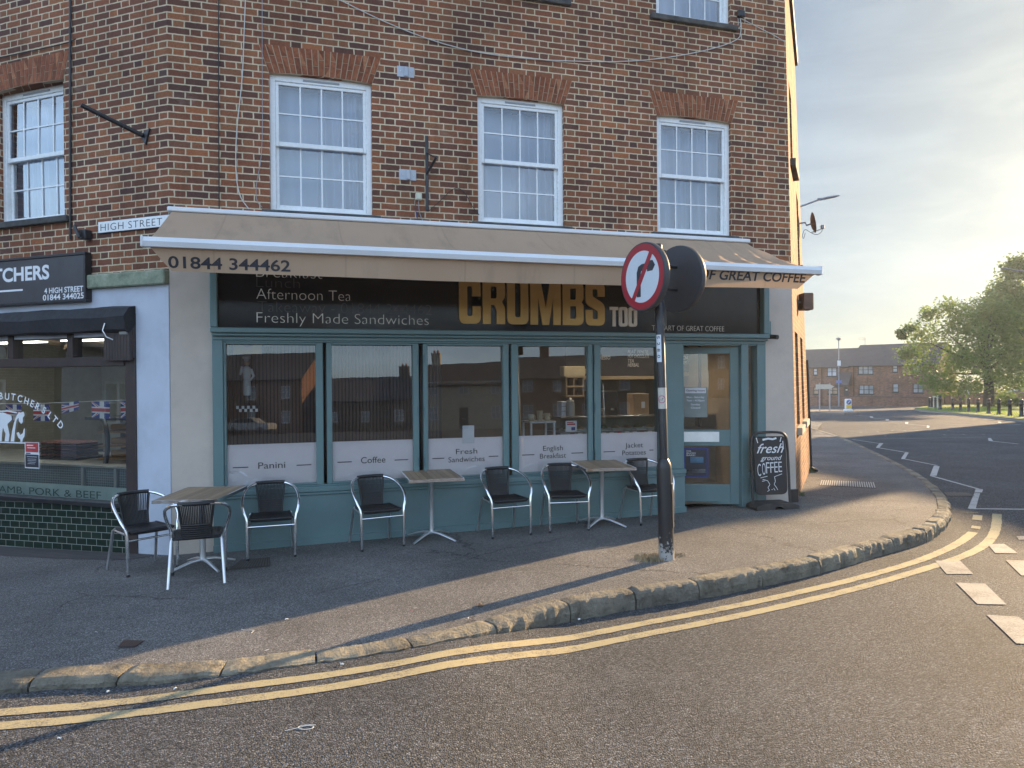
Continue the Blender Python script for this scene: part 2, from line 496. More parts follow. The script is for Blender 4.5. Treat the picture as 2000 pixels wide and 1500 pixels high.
m_kerbstone = None
# ------------------------------------------------------------------ the lie of the land
def sst(a, b, x):
    t = min(1.0, max(0.0, (x - a) / (b - a)))
    return t * t * (3 - 2 * t)
def gz(X, Y):
    """height of the pavement surface: it rises along the shop front and falls away down the side street"""
    cx = X if X < 3 else 3 + 1.5 * (1 - exp(-(X - 3) / 1.5))
    if cx < -9: cx = -9 - 3 * (1 - exp((cx + 9) / 3))
    cy = Y if Y < 100 else 100 + 30 * (1 - exp(-(Y - 100) / 30))
    if cy < -1: cy = -1 - 2 * (1 - exp((cy + 1) / 2))
    return 0.025 * cx - 0.0243 * cy
def kd(X, Y):
    """drop from pavement to carriageway"""
    return (0.012 + 0.040 * (1 - sst(-2.5, -1.5, X)) + 0.122 * sst(-0.55, 0.5, X)) * (1 - 0.45 * sst(7.6, 9.2, Y))
def rz(X, Y):
    return gz(X, Y) - kd(X, Y)
def ray(px, py):
    d = rt * ((px - 1000) / FPX) + up * ((750 - py) / FPX) + fw
    return d / d.y
def ground(px, py, f=gz, lift=0.0):
    d = ray(px, py)
    Y = 10.0
    for _ in range(60):
        z = f(d.x * Y, Y) + lift
        Yn = (z - CAM.z) / d.z
        Y = 0.5 * Y + 0.5 * min(max(Yn, 0.5), 400)
    return Vector((d.x * Y, Y, f(d.x * Y, Y) + lift))
def road(px, py, lift=0.0):
    return ground(px, py, rz, lift)
def at(px, py, Y):
    d = ray(px, py)
    return CAM + d * Y

class Frame:
    """a vertical wall plane: local x runs along it to the right, local -y faces out of it, z is up"""
    def __init__(s, o, ang):
        s.o = Vector((o[0], o[1], 0)); s.a = ang
        s.e = Vector((cos(ang), sin(ang), 0)); s.n = Vector((sin(ang), -cos(ang), 0))
    def hit(s, px, py, out=0.0):
        d = ray(px, py)
        p0 = s.o + s.n * out - CAM
        t = p0.dot(s.n) / d.dot(s.n)
        P = CAM + d * t
        return ((P - s.o).dot(s.e), P.z)
    def u(s, px, py=700, out=0.0): return s.hit(px, py, out)[0]
    def z(s, px, py, out=0.0): return s.hit(px, py, out)[1]
    def world(s, u, out, z):
        return s.o + s.e * u + s.n * out + Vector((0, 0, z))
    def empty(s, name, label=None, cat=None, group=None):
        o = empty(name, (s.o.x, s.o.y, 0), s.a)
        return tag(o, label, cat, group)

PHI = R(16.6)
A0 = at(333, 745, 7.67)
F = Frame((A0.x, A0.y), PHI)                       # cafe front
Wg = Frame((A0.x, A0.y), R(-19.7))                 # butcher's front, u is negative on it
uB_bot, uB_top, zB_top = F.u(1556, 975), F.u(1533, 2), F.z(1533, 2)
uB = F.u(1547, 600)
BAT = (uB_bot - uB_top) / (zB_top + 0.15)          # the end of the front leans in by this much per metre
B0 = F.world(uB_bot, 0, 0)
S = Frame((B0.x, B0.y), R(65.2))                   # side wall
SIDE_LEN = S.u(1582, 915)

# ------------------------------------------------------------------ road sheet
def spaced(lo, hi, nlo, nhi, step, grow):
    xs = []
    x = nlo
    while x < nhi: xs.append(x); x += step
    s = step
    while x < hi: xs.append(x); s *= grow; x += s
    xs.append(hi)
    x = nlo; s = step; L = []
    while x > lo: s *= grow; x -= s; L.append(max(x, lo))
    return sorted(set(L + xs))
mb = MB()
xs = spaced(-500, 700, -5, 11, 0.1, 1.25); ys = spaced(-300, 900, -1, 24, 0.25, 1.22)
nx = len(xs)
mb.add([(x, y, rz(x, y)) for y in ys for x in xs],
       [(j * nx + i, j * nx + i + 1, (j + 1) * nx + i + 1, (j + 1) * nx + i) for j in range(len(ys) - 1) for i in range(nx - 1)], 0, True)
m_road = asphalt_mat('road_chippings', (0.104, 0.107, 0.114), chip=105.0, light=1.75, contrast=0.62, bumpk=1.0, bd=0.015)
m_pave = asphalt_mat('pavement_tarmac', (0.172, 0.164, 0.155), chip=150.0, light=1.6, contrast=0.5, bumpk=0.7, bd=0.006, patch=0.22, cracks=0.8)
struct(mb.build('road', m_road))

def flip_up(o):
    bm = bmesh.new(); bm.from_mesh(o.data)
    for f in bm.faces:
        if f.normal.z < 0: f.normal_flip()
    bm.to_mesh(o.data); bm.free(); return o
# ------------------------------------------------------------------ pavement and kerb
KB = [(-420, 1392), (-200, 1372), (0, 1357), (84, 1348), (210, 1341), (325, 1333), (448, 1319), (567, 1301), (700, 1284), (772, 1271), (871, 1254), (945, 1242),
      (1032, 1227), (1109, 1214), (1221, 1193), (1330, 1176), (1400, 1165), (1550, 1133), (1625, 1115), (1725, 1084), (1795, 1066), (1822, 1055), (1852, 1028),
      (1857, 1000), (1846, 975), (1820, 949), (1771, 918), (1657, 862), (1600, 843), (1566, 833)]
kp = [road(*p) for p in KB]
far = kp[-1] + (kp[-1] - kp[-3]).normalized() * 22
kp.append(Vector((far.x, far.y, rz(far.x, far.y))))
def resample(pts, step):
    out = [pts[0].copy()]
    acc = 0.0
    for a, b in zip(pts, pts[1:]):
        L = (b - a).length
        if L < 1e-6: continue
        d = step - acc
        while d <= L:
            out.append(a.lerp(b, d / L)); d += step
        acc = L - (d - step)
    return out
def chaikin(pts, k=2):
    for _ in range(k):
        q = [pts[0]]
        for a, b in zip(pts, pts[1:]):
            q += [a.lerp(b, .25), a.lerp(b, .75)]
        pts = q + [pts[-1]]
    return pts
kpath = resample(chaikin([Vector((p.x, p.y, 0)) for p in kp]), 0.05)
cornerL = max(range(len(kpath)), key=lambda i: -abs(kpath[i].x - road(1700, 1092).x) if kpath[i].y < 8.5 else -99)
cornerR = min(range(len(kpath)), key=lambda i: (kpath[i] - Vector((road(1771, 918).x, road(1771, 918).y, 0))).length)
wl = Wg.world(-6.0, -0.3, 0); aa = F.world(0, -0.3, 0); bb = F.world(uB_bot - 0.25, -0.25, 0); se = S.world(SIDE_LEN + 25, -0.4, 0)
def lerp_path(pts, t):
    Ls = [(b - a).length for a, b in zip(pts, pts[1:])]
    d = t * sum(Ls)
    for a, b, L in zip(pts, pts[1:], Ls):
        if d <= L or b is pts[-1]: return a.lerp(b, min(1, d / L))
        d -= L
mb = MB(); NR = 14
idx = list(range(0, len(kpath), 4)) + [len(kpath) - 1]
rows = []
for i in idx:
    if i <= cornerL: q = lerp_path([wl, aa, bb], i / cornerL)
    elif i <= cornerR: q = bb
    else: q = lerp_path([bb, se], (i - cornerR) / (len(kpath) - 1 - cornerR))
    p = kpath[i]
    tg_ = (kpath[min(len(kpath) - 1, i + 2)] - kpath[max(0, i - 2)]).normalized()
    p = p + Vector((-tg_.y, tg_.x, 0)) * 0.075
    rows.append([(lambda r: (r.x, r.y, gz(r.x, r.y)))(p.lerp(q, j / NR)) for j in range(NR + 1)])
mb.add([p for r in rows for p in r], [(i * (NR + 1) + j, (i + 1) * (NR + 1) + j, (i + 1) * (NR + 1) + j + 1, i * (NR + 1) + j + 1)
       for i in range(len(rows) - 1) for j in range(NR)], 0, True)
struct(flip_up(weld(mb.build('pavement', m_pave), 1e-5, False)))

# kerb stones: worn blocks of uneven length
b = NB('worn_kerb_stone')
co = b.coord()
n1 = b.noise(co, 3.0, 8, 0.7); n2 = b.noise(co, 40.0, 4, 0.7)
isl = b.n('ShaderNodeNewGeometry').outputs['Random Per Island']
c1 = b.ramp(n1, [(0.3, (0.13, 0.115, 0.09)), (0.5, (0.29, 0.262, 0.21)), (0.68, (0.44, 0.39, 0.30))])
c1 = b.mix(1.0, c1, b.ramp(isl, [(0, (0.65, 0.66, 0.68)), (1, (1.1, 1.08, 1.0))]), 'MULTIPLY')
c1 = b.mix(b.ramp(b.noise(co, 5.0, 6, 0.7), [(0.55, (0, 0, 0)), (0.70, (0.85, 0.85, 0.85))]), c1, (0.06, 0.054, 0.047))
c1 = b.mix(b.ramp(b.noise(co, 3.4, 3, 0.6), [(0.66, (0, 0, 0)), (0.78, (0.6, 0.6, 0.6))]), c1, (0.36, 0.26, 0.09))
b.bsdf(color=c1, rough=0.85, spec=0.3, normal=b.bump(b.math('ADD', n2, b.math('MULTIPLY', b.noise(co, 11, 6, 0.72), 2.6)), 1.0, 0.03))
m_kerbstone = b.mat
rk = random.Random(3)
mb = MB()
i = 0
while i < len(kpath) - 4:
    Lk = rk.uniform(0.5, 0.78)
    p = kpath[i]
    turn = p.y > 7.4 and p.y < 11
    if turn: Lk = rk.uniform(0.22, 0.42)
    if p.y > 14: Lk = 1.0
    n = max(4, int(Lk / 0.05))
    j = min(i + n, len(kpath) - 1)
    if j - i < 2: break
    seg = kpath[i:j + 1]
    wdt = rk.uniform(0.14, 0.17) + .05 * (1 - sst(-2.2, -.3, p.x)); dz = rk.uniform(0.0, 0.010); bulge = rk.uniform(-0.006, 0.012)
    cs = []
    m_ = len(seg)
    for k in range(m_):
        a = seg[max(0, k - 1)]; c = seg[min(m_ - 1, k + 1)]
        t = (c - a).normalized(); nrm = Vector((-t.y, t.x, 0))
        s0 = seg[k]
        if k == 0: s0 = s0 + t * 0.007
        if k == m_ - 1: s0 = s0 - t * 0.007
        zt = gz(s0.x, s0.y) + 0.005 + dz + rk.uniform(-0.003, 0.003); zb = rz(s0.x, s0.y) - 0.05
        e = 0.75 if k in (0, m_ - 1) else 1.0
        ch = min(0.016 + rk.uniform(0, 0.018), kd(s0.x, s0.y) * .7)
        ro = bulge * sin(pi * k / (m_ - 1)) + rk.uniform(-0.009, 0.009)
        drop = min(.011, kd(s0.x, s0.y) * .5) if k in (0, m_ - 1) else 0
        prof = [(-ro, zb), (-ro - 0.008 + rk.uniform(-.008, .008), (zb + .05) * .55 + zt * .45), (-ro + 0.004, zt - ch - drop), (0.016 - ro, zt - ch * 0.35 - drop), (0.035, zt - drop), (wdt - 0.02, zt - drop), (wdt, zt - 0.02 - drop), (wdt, zb)]
        cs.append([s0 + nrm * q for q, _ in prof])
        for v, (q, z) in zip(cs[-1], prof): v.z = z
    np_ = 8
    mb.add([v for c in cs for v in c], [(k * np_ + q, (k + 1) * np_ + q, (k + 1) * np_ + q + 1, k * np_ + q + 1) for k in range(m_ - 1) for q in range(np_ - 1)]
           + [tuple(range(np_)), tuple(reversed(range((m_ - 1) * np_, m_ * np_)))], 0, False)
    i = j
kb = mb.build('kerb', m_kerbstone)
weld(kb, 1e-6)
struct(kb)

# ------------------------------------------------------------------ painted markings
def marking_mat(name, color, wear=0.5):
    b = NB(name)
    co = b.coord()
    n = b.noise(co, 70.0, 5, 0.75); n2 = b.noise(co, 4.0, 6, 0.7)
    f = b.ramp(b.math('ADD', b.math('MULTIPLY', n, 0.6), b.math('MULTIPLY', n2, 0.4)), [(0.56 - wear * 0.1, (0, 0, 0)), (0.60, (0.85, 0.85, 0.85))])
    col = b.mix(f, b.mix(b.noise(co, 14, 5, 0.7), tuple(x * 0.75 for x in color), tuple(x * 1.1 for x in color)), (0.11, 0.10, 0.09))
    b.bsdf(color=col, rough=0.75, spec=0.3, normal=b.bump(b.noise(co, 90.0, 3, 0.7), 0.6, 0.008))
    return b.mat
m_yellow = marking_mat('worn_yellow_road_paint', (0.44, 0.36, 0.20), 0.45)
m_wpaint = marking_mat('worn_white_road_paint', (0.37, 0.345, 0.30), 1.1)
m_wpaint2 = marking_mat('white_road_paint', (0.46, 0.45, 0.42), 0.4)
def ribbon(mbx, pts, w, lift=0.004, rgh=0.0):
    rr = random.Random(len(pts))
    P = resample(chaikin([Vector((p.x, p.y, 0)) for p in pts], 2), 0.05 if w > 0.04 else 0.2)
    vs = []
    for k, p in enumerate(P):
        t = (P[min(len(P) - 1, k + 1)] - P[max(0, k - 1)]).normalized(); nr = Vector((-t.y, t.x, 0))
        for s_ in (-1, 1):
            q = p + nr * s_ * (w / 2 + rr.uniform(-rgh, rgh)); vs.append((q.x, q.y, rz(q.x, q.y) + lift))
    mbx.add(vs, [(2 * k, 2 * k + 1, 2 * k + 3, 2 * k + 2) for k in range(len(P) - 1)])
Y1 = [(-300, 1422), (0, 1392), (175, 1378), (350, 1359), (525, 1335), (700, 1311), (875, 1279), (1050, 1252), (1225, 1224), (1400, 1192), (1550, 1160), (1673, 1131), (1771, 1104), (1826, 1084), (1872, 1062), (1902, 1039)]
Y2 = [(-300, 1450), (0, 1418), (175, 1403), (350, 1384), (525, 1361), (700, 1335), (875, 1301), (1050, 1275), (1225, 1246), (1400, 1213), (1550, 1180), (1703, 1143), (1826, 1106), (1887, 1085), (1920, 1068), (1941, 1046), (1947, 1024), (1947, 1004)]
for L in (Y1, Y2):
    mb = MB(); ribbon(mb, [road(*p) for p in L], 0.10, 0.004, 0.004)
    if L is Y1:
        ribbon(mb, [road(1905, 1033), road(1907, 1028)], 0.09); ribbon(mb, [road(1908, 1016), road(1910, 1006)], 0.1)
    else:
        ribbon(mb, [road(1876, 1000.5), road(1936, 1002.5)], 0.03)
    struct(flip_up(mb.build('yellow_line', m_yellow)))
def para(mbx, q):
    P = [road(*p) for p in q]
    n = 5
    vs = []
    for j in range(n + 1):
        a = P[0].lerp(P[3], j / n); c = P[1].lerp(P[2], j / n)
        for i in range(n + 1):
            p = a.lerp(c, i / n); vs.append((p.x, p.y, rz(p.x, p.y) + 0.0055))
    mbx.add(vs, [(j * (n + 1) + i, j * (n + 1) + i + 1, (j + 1) * (n + 1) + i + 1, (j + 1) * (n + 1) + i) for j in range(n) for i in range(n)])
mb = MB()
for q in ([(1826, 1096), (1875, 1096), (1901, 1122), (1849, 1122)], [(1867, 1139), (1924, 1141), (1966, 1182), (1909, 1181)], [(1927, 1202), (1990, 1206), (2062, 1262), (1985, 1258)],
          [(1929, 1064), (1961, 1063), (1989, 1082), (1944, 1081)], [(1964, 1095), (2010, 1096), (2050, 1125), (1995, 1125)], [(1985, 1048), (2030, 1048), (2050, 1055), (1990, 1055)],
          [(2040, 1150), (2100, 1152), (2150, 1190), (2085, 1188)]):
    para(mb, q)
struct(flip_up(mb.build('give_way_marking', m_wpaint)))
mb = MB()
def thick(a, b_, w): ribbon(mb, [road(*a), road(*b_)], w, 0.0045)
def c4(x, y): return (1550 + x / 3.26, 860 + y / 3.26)
def c2(x, y): return (1550 + x / 4.41, 560 + y / 4.41)
for a, b_, w in ((c2(500, 1315), c2(745, 1352), .06), (c2(730, 1389), c2(965, 1428), .06), (c4(535, 47), c4(728, 79), .06), (c4(692, 117), c4(918, 162), .06), (c4(878, 228), c4(1180, 312), .06),
               (c4(1115, 437), c4(1600, 442), .08), (c2(525, 1108), c2(652, 1116), .12), (c2(676, 1131), c2(798, 1141), .12), (c2(818, 1155), c2(966, 1167), .11), (c2(984, 1185), c2(1150, 1198), .1),
               (c2(1166, 1217), c2(1260, 1220), .1), (c2(1705, 1331), c2(1945, 1356), .09), (c2(1785, 1174), c2(1960, 1190), .12),
               (c2(480, 1316), c2(1640, 1297), .04), (c2(720, 1270), c2(980, 1284), .04), (c2(1280, 1166), c2(1440, 1167), .08), (c2(1630, 1220), c2(1790, 1220), .08)):
    thick(a, b_, w)
for q in ([c2(745, 1350), c2(772, 1352), c2(735, 1391), c2(708, 1389)], [c2(965, 1427), c2(992, 1430), c2(957, 1487), c2(926, 1486)], [c4(548, 18), c4(572, 19), c4(546, 48), c4(524, 47)],
          [c4(710, 79), c4(733, 81), c4(708, 117), c4(685, 116)], [c4(893, 163), c4(930, 167), c4(910, 227), c4(868, 227)], [c4(1152, 335), c4(1188, 337), c4(1160, 435), c4(1110, 435)],
          [c4(1158, 313), c4(1206, 314), c4(1200, 334), c4(1153, 332)], [c2(652, 1115), c2(678, 1117), c2(690, 1129), c2(664, 1130)], [c2(795, 1139), c2(824, 1141), c2(817, 1154), c2(793, 1152)],
          [c2(962, 1164), c2(990, 1167), c2(985, 1185), c2(961, 1182)], [c2(1148, 1195), c2(1172, 1198), c2(1166, 1218), c2(1146, 1214)], [c2(1674, 1305), c2(1700, 1306), c2(1718, 1331), c2(1680, 1329)],
          [c2(1763, 1163), c2(1790, 1165), c2(1785, 1174), c2(1763, 1173)]):
    para(mb, q)
for x, y in ((580, 1254), (725, 1250), (850, 1238), (960, 1240), (1065, 1243), (1180, 1238), (1335, 1238), (1300, 1276), (1465, 1272), (1635, 1272), (790, 1286)):
    thick(c2(x - 13, y), c2(x + 13, y), .16)
struct(flip_up(mb.build('zigzag_marking', m_wpaint2)))
# ------------------------------------------------------------------ the brick corner building
ZT = 7.6
bld = F.empty('corner_building', 'dark red Flemish bond brick corner building above the two shops, with white sash windows', 'building')
def uend(z): return uB_bot - BAT * (z + 0.15)
def wall(name, m, parent, u0, u1, z0, z1, holes, reveal=0.11, ufun=None, shift=None, y=0.0):
    us = sorted(set([u0, u1] + [h[0] for h in holes] + [h[1] for h in holes]))
    zs = sorted(set([z0, z1] + [h[2] for h in holes] + [h[3] for h in holes]))
    mb = MB()
    def P(u, yy, z):
        if ufun and abs(u - u1) < 1e-6: u = ufun(z)
        p = Vector((u, yy, z))
        return p + shift(z, u) if shift else p
    for a, b_ in zip(us, us[1:]):
        for c, d in zip(zs, zs[1:]):
            um, zm = (a + b_) / 2, (c + d) / 2
            if any(h[0] < um < h[1] and h[2] < zm < h[3] for h in holes): continue
            mb.face([P(a, y, c), P(b_, y, c), P(b_, y, d), P(a, y, d)])
    for h in holes:
        a, b_, c, d = h[:4]
        yb = y + reveal
        mb.face([P(a, y, c), P(a, y, d), P(a, yb, d), P(a, yb, c)]); mb.face([P(b_, y, c), P(b_, yb, c), P(b_, yb, d), P(b_, y, d)])
        mb.face([P(a, y, d), P(b_, y, d), P(b_, yb, d), P(a, yb, d)]); mb.face([P(a, y, c), P(a, yb, c), P(b_, yb, c), P(b_, y, c)])
    return mb.build(name, m, parent)

WPX = [(527, 138, 155, 408, 727, 418), (933, 185, 205, 437, 1102, 443), (1283, 228, 237, 457, 1428, 460)]
WIN = []
for x0, yt0, yt1, yb0, x1, yb1 in WPX:
    WIN.append((F.u(x0, 280), F.u(x1, 300), (F.z(x0, yb0) + F.z(x1, yb1)) / 2, (F.z(x0, yt0) + F.z(x1, yt1)) / 2))
zt_ = sum(w[3] for w in WIN) / 3; zb_ = sum(w[2] for w in WIN) / 3
WIN = [(a, b_, zb_, zt_) for a, b_, _, _ in WIN]
z2 = F.z(1423, 50)
UP = [(a, b_, z2, z2 + 1.35) for a, b_, _, _ in WIN]
Z1B = 2.97                                         # brick starts behind the awning and fascia
wall('wall', m_brick, bld, 0, uB_bot, Z1B, ZT, WIN + UP, ufun=uend)

# gauged flat arches of rubbed brick
b = NB('rubbed_arch_brick')
isl = b.n('ShaderNodeNewGeometry').outputs['Random Per Island']
co = b.coord()
col = b.ramp(isl, [(0.0, (0.165, 0.058, 0.030)), (0.5, (0.25, 0.083, 0.040)), (0.9, (0.32, 0.115, 0.055)), (1.0, (0.40, 0.18, 0.09))])
col = b.mix(1.0, col, b.ramp(b.noise(co, 30, 5, 0.7), [(0.3, (0.65, 0.63, 0.63)), (0.7, (1.25, 1.25, 1.25))]), 'MULTIPLY')
b.bsdf(color=col, rough=0.85, spec=0.25, normal=b.bump(b.noise(co, 60, 4, 0.7), 0.4, 0.004))
m_rubbed = b.mat
m_lime = mat('lime_mortar', (0.42, 0.33, 0.23), 0.9, var=0.15, bump=0.2)
def arch(parent, u0, u1, z0, hh, splay, n=19, y=-0.006):
    mb = MB(); rr = random.Random(int(u0 * 100))
    um = (u0 + u1) / 2
    def pt(t, k):      # t 0..1 across, k 0..1 up
        bot = u0 + (u1 - u0) * t; top = (u0 - splay) + (u1 - u0 + 2 * splay) * t
        cam_ = 0.025 * (1 - (2 * t - 1) ** 2)
        return (bot + (top - bot) * k, z0 + cam_ * (1 - k) + (hh + 0.0) * k)
    g = 0.0045 / (u1 - u0)
    for i in range(n):
        t0, t1 = i / n + g, (i + 1) / n - g
        sp = 0.62 if i % 2 else 0.36
        for k0, k1 in ((0, sp - 0.012), (sp + 0.012, 1)):
            q = [pt(t0, k0), pt(t1, k0), pt(t1, k1), pt(t0, k1)]
            mb.poly([q], y - rr.uniform(0, 0.002), 0.04)
    o = mb.build('window_arch', m_rubbed, parent)
    mk = MB(); q = [pt(0, 0), pt(.5, 0), pt(1, 0), pt(1, 1), pt(0, 1)]
    mk.poly([q], y + 0.003, 0.05)
    mk.build('arch_mortar', m_lime, o)
for a, b_, c, d in WIN: arch(bld, a - 0.005, b_ + 0.005, d - 0.015, 0.31, 0.105)

b = NB('net_curtain')
co = b.coord()
df = b.n('ShaderNodeBsdfDiffuse', {0: (0.52, 0.62, 0.80)})
tl = b.n('ShaderNodeBsdfTranslucent', {0: (0.6, 0.6, 0.62)})
ms = b.n('ShaderNodeMixShader', {0: 0.3, 1: df, 2: tl})
b.t.links.new(ms.outputs[0], b.out.inputs[0])
m_curtain = b.mat
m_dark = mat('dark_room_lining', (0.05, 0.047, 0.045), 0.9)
def sash_window(parent, u0, u1, z0, z1, recess=0.05, seed=0, cols=4, vent=True, drop=0.0, name='window'):
    rr = random.Random(seed)
    fr = 0.06; y0 = recess
    mb = MB()
    mb.bbox(u0, u0 + fr, y0, y0 + .10, z0, z1); mb.bbox(u1 - fr, u1, y0, y0 + .10, z0, z1)
    mb.bbox(u0 + fr, u1 - fr, y0, y0 + .10, z1 - fr * 1.25, z1); mb.bbox(u0 + fr, u1 - fr, y0, y0 + .10, z0, z0 + 0.035)
    w = mb.build(name, m_white, parent)
    if vent:
        v = MB(); v.bbox(u0 + .36, u1 - .36, y0 - .008, y0, z1 - .052, z1 - .03, .002)
        v.build('trickle_vent', m_grey_metal, w)
    a, b_ = u0 + fr, u1 - fr; zb, zt = z0 + 0.035, z1 - fr * 1.25; zm = (zb + zt) / 2 + 0.01
    for nm, s0, s1, ys, bot in (('upper_sash', zm - .022, zt, y0 + .012, .05), ('lower_sash', zb, zm + .02, y0 + .05, .05)):
        sm = MB(); r = .036
        sm.bbox(a, a + r, ys, ys + .035, s0, s1); sm.bbox(b_ - r, b_, ys, ys + .035, s0, s1)
        sm.bbox(a + r, b_ - r, ys, ys + .035, s1 - r, s1); sm.bbox(a + r, b_ - r, ys - (0.01 if nm == 'upper_sash' else 0), ys + .035, s0, s0 + bot)
        for k in range(1, cols):
            x = a + r + (b_ - a - 2 * r) * k / cols
            sm.box(x - .008, x + .008, ys + .004, ys + .0145, s0 + bot, s1 - r)
        zc = (s0 + bot + s1 - r) / 2
        sm.box(a + r, b_ - r, ys + .0042, ys + .0143, zc - .008, zc + .008)
        so_ = sm.build(nm, m_white, w)
        gm = MB(); yy = ys + .016
        t = 0.004 if nm == 'upper_sash' else -0.002
        gm.face([(a + r, yy - t, s0 + bot), (b_ - r, yy - t, s0 + bot), (b_ - r, yy + t, s1 - r), (a + r, yy + t, s1 - r)])
        gm.build('pane', m_glass, w)
    cm = MB(); N = 130; rows = [zb + .02, zb + .35, zb + .8, zt - .12, zt - .02]
    ph = [rr.uniform(0, 6) for _ in range(4)]
    vs = []
    for j, z in enumerate(rows):
        for i in range(N + 1):
            t = i / N
            u = a + (b_ - a) * t
            am = 0.042 * (1.2 - 0.2 * j)
            vs.append((u + .012 * sin(7 * t + ph[3] + j * .4), y0 + .20 + am * (.4 + .8 * abs(sin(3.1 * t + ph[2]))) * sin(38 * t + 7 * sin(5 * t + ph[0]) + ph[1] + .25 * j) + .03 * sin(17 * t + ph[2]) + (0.06 if .46 < t < .53 else 0), z))
    cm.add(vs, [(j * (N + 1) + i, j * (N + 1) + i + 1, (j + 1) * (N + 1) + i + 1, (j + 1) * (N + 1) + i) for j in range(len(rows) - 1) for i in range(N)], 0, True)
    cm.build('curtain', m_curtain, w)
    return w
def sill(parent, u0, u1, z0, over=0.09, proj=0.055, h=0.075, m=None):
    mb = MB(); mb.bbox(u0 - over, u1 + over, -proj, 0.09, z0 - h, z0 - 0.003, .008)
    return mb.build('sill', m or m_sillstone, parent)
for i, (a, b_, c, d) in enumerate(WIN + UP):
    w = sash_window(bld, a, b_, c, d, seed=i + 3)
    sill(w, a, b_, c)
    if i >= 3: arch(bld, a, b_, d - .015, .31, .105)

# butcher's wing wall and window
WL = (Wg.u(-14, 300), Wg.u(125, 300), Wg.z(125, 422), Wg.z(125, 152))
wb = empty('wing', (0, 0, 0), 0)                     # replaced below: the wing's frame relative to the building
bpy.data.objects.remove(wb)
REL = R(-19.7) - PHI
def wing_parent(o):
    o.rotation_euler = (0, 0, REL); return o
WL2 = (WL[0] - 2.6, WL[1] - 2.6, WL[2], WL[3])
wing_parent(wall('wall', m_brick, bld, -6.0, 0, 2.78, ZT, [WL, WL2], reveal=0.14))
for i, q in enumerate((WL,)):
    w = wing_parent(sash_window(bld, q[0], q[1], q[2], q[3], recess=0.12, seed=20 + i))
    sill(w, q[0], q[1], q[2], proj=0.06)
    wing_parent([arch(bld, q[0] - .005, q[1] + .005, q[3] - .015, .31, .105), [o for o in bpy.data.objects if o.name.startswith('window_arch')][-1]][1])
for o in [x for x in bpy.data.objects if x.name.startswith('window_arch')]: pass

# side wall up the side street, leaning in with the end of the front
sh_loc = Vector((-F.e.dot(S.e), -F.e.dot(Vector((-S.e.y, S.e.x, 0))), 0)) * BAT
def sshift(z, u=0.0): return sh_loc * (z + 0.15) * (1 + 0.75 * u / SIDE_LEN)
def SF(z): 
    o = S.o - F.e * BAT * (z + 0.15)
    return Frame((o.x, o.y), S.a)
side = []
f5, f4, f2 = SF(5.3), SF(4.3), SF(1.2)
L_ = SIDE_LEN
side = [(0.55, 1.35, 0.85, 2.25), (2.2, 3.0, 0.85, 2.25), (0.6, 1.4, 4.75, 5.9), (2.35, 3.15, 3.45, 4.7)]
sw = wall('wall', m_sidebrick, bld, 0, L_, -1.2, ZT, side, reveal=0.10, shift=sshift)
sw.rotation_euler = (0, 0, S.a - PHI); sw.location = (uB_bot, 0, 0)
def on_side(o):
    o.rotation_euler = (0, 0, S.a - PHI); o.location = (uB_bot, 0, 0); return o
m_buff = mat('buff_stone', (0.42, 0.36, 0.27), 0.85, var=0.12, bump=0.2)
for k, (a, b_, c, d) in enumerate(side):
    mb = MB(); q = sshift((c + d) / 2, a)
    mb.bbox(a + q.x, b_ + q.x, 0.08 + q.y, .14 + q.y, c, d); 
    w = on_side(mb.build('window', m_white, bld))
    gm = MB(); gm.face([(a + .06 + q.x, .078 + q.y, c + .06), (b_ - .06 + q.x, .078 + q.y, c + .06), (b_ - .06 + q.x, .078 + q.y, d - .06), (a + .06 + q.x, .078 + q.y, d - .06)])
    gm.build('pane', mat('dark_side_glass', (0.03, 0.035, 0.04), 0.06), w)
    sm = MB(); q = sshift(c, a); sm.bbox(a - .06 + q.x, b_ + .06 + q.x, -.075 + q.y, .08 + q.y, c - .11, c - .003, .006)
    sm.build('sill', m_buff if k < 2 else m_sillstone, w)
# plain backs that close the building, floors and the eaves
mb = MB()
seW = S.world(L_, 0, 0); 
def toF(p): return Vector(((Vector((p.x, p.y, 0)) - F.o).dot(F.e), -(Vector((p.x, p.y, 0)) - F.o).dot(F.n), 0))
p1 = toF(seW); p2 = toF(seW + Vector((-7.5, 4.5, 0))); p3 = toF(Wg.world(-6, 0, 0) + Vector((2.0, 7.5, 0))); p4 = toF(Wg.world(-6, 0, 0))
for q, r_ in ((p1, p2), (p2, p3), (p3, p4)):
    qt = toF(seW - F.e * BAT * (ZT + .15) * 1.75) if q is p1 else q
    mb.face([(q.x, q.y, -2), (r_.x, r_.y, -2), (r_.x, r_.y, ZT), (qt.x, qt.y, ZT)])
mb.build('rear_wall', m_sidebrick, bld)
p1t = toF(seW - F.e * BAT * (ZT + .15) * 1.75)
foot = [(0.0, 0.03, 0), (uend(ZT), 0.03, 0), p1t, p2, p3, p4]
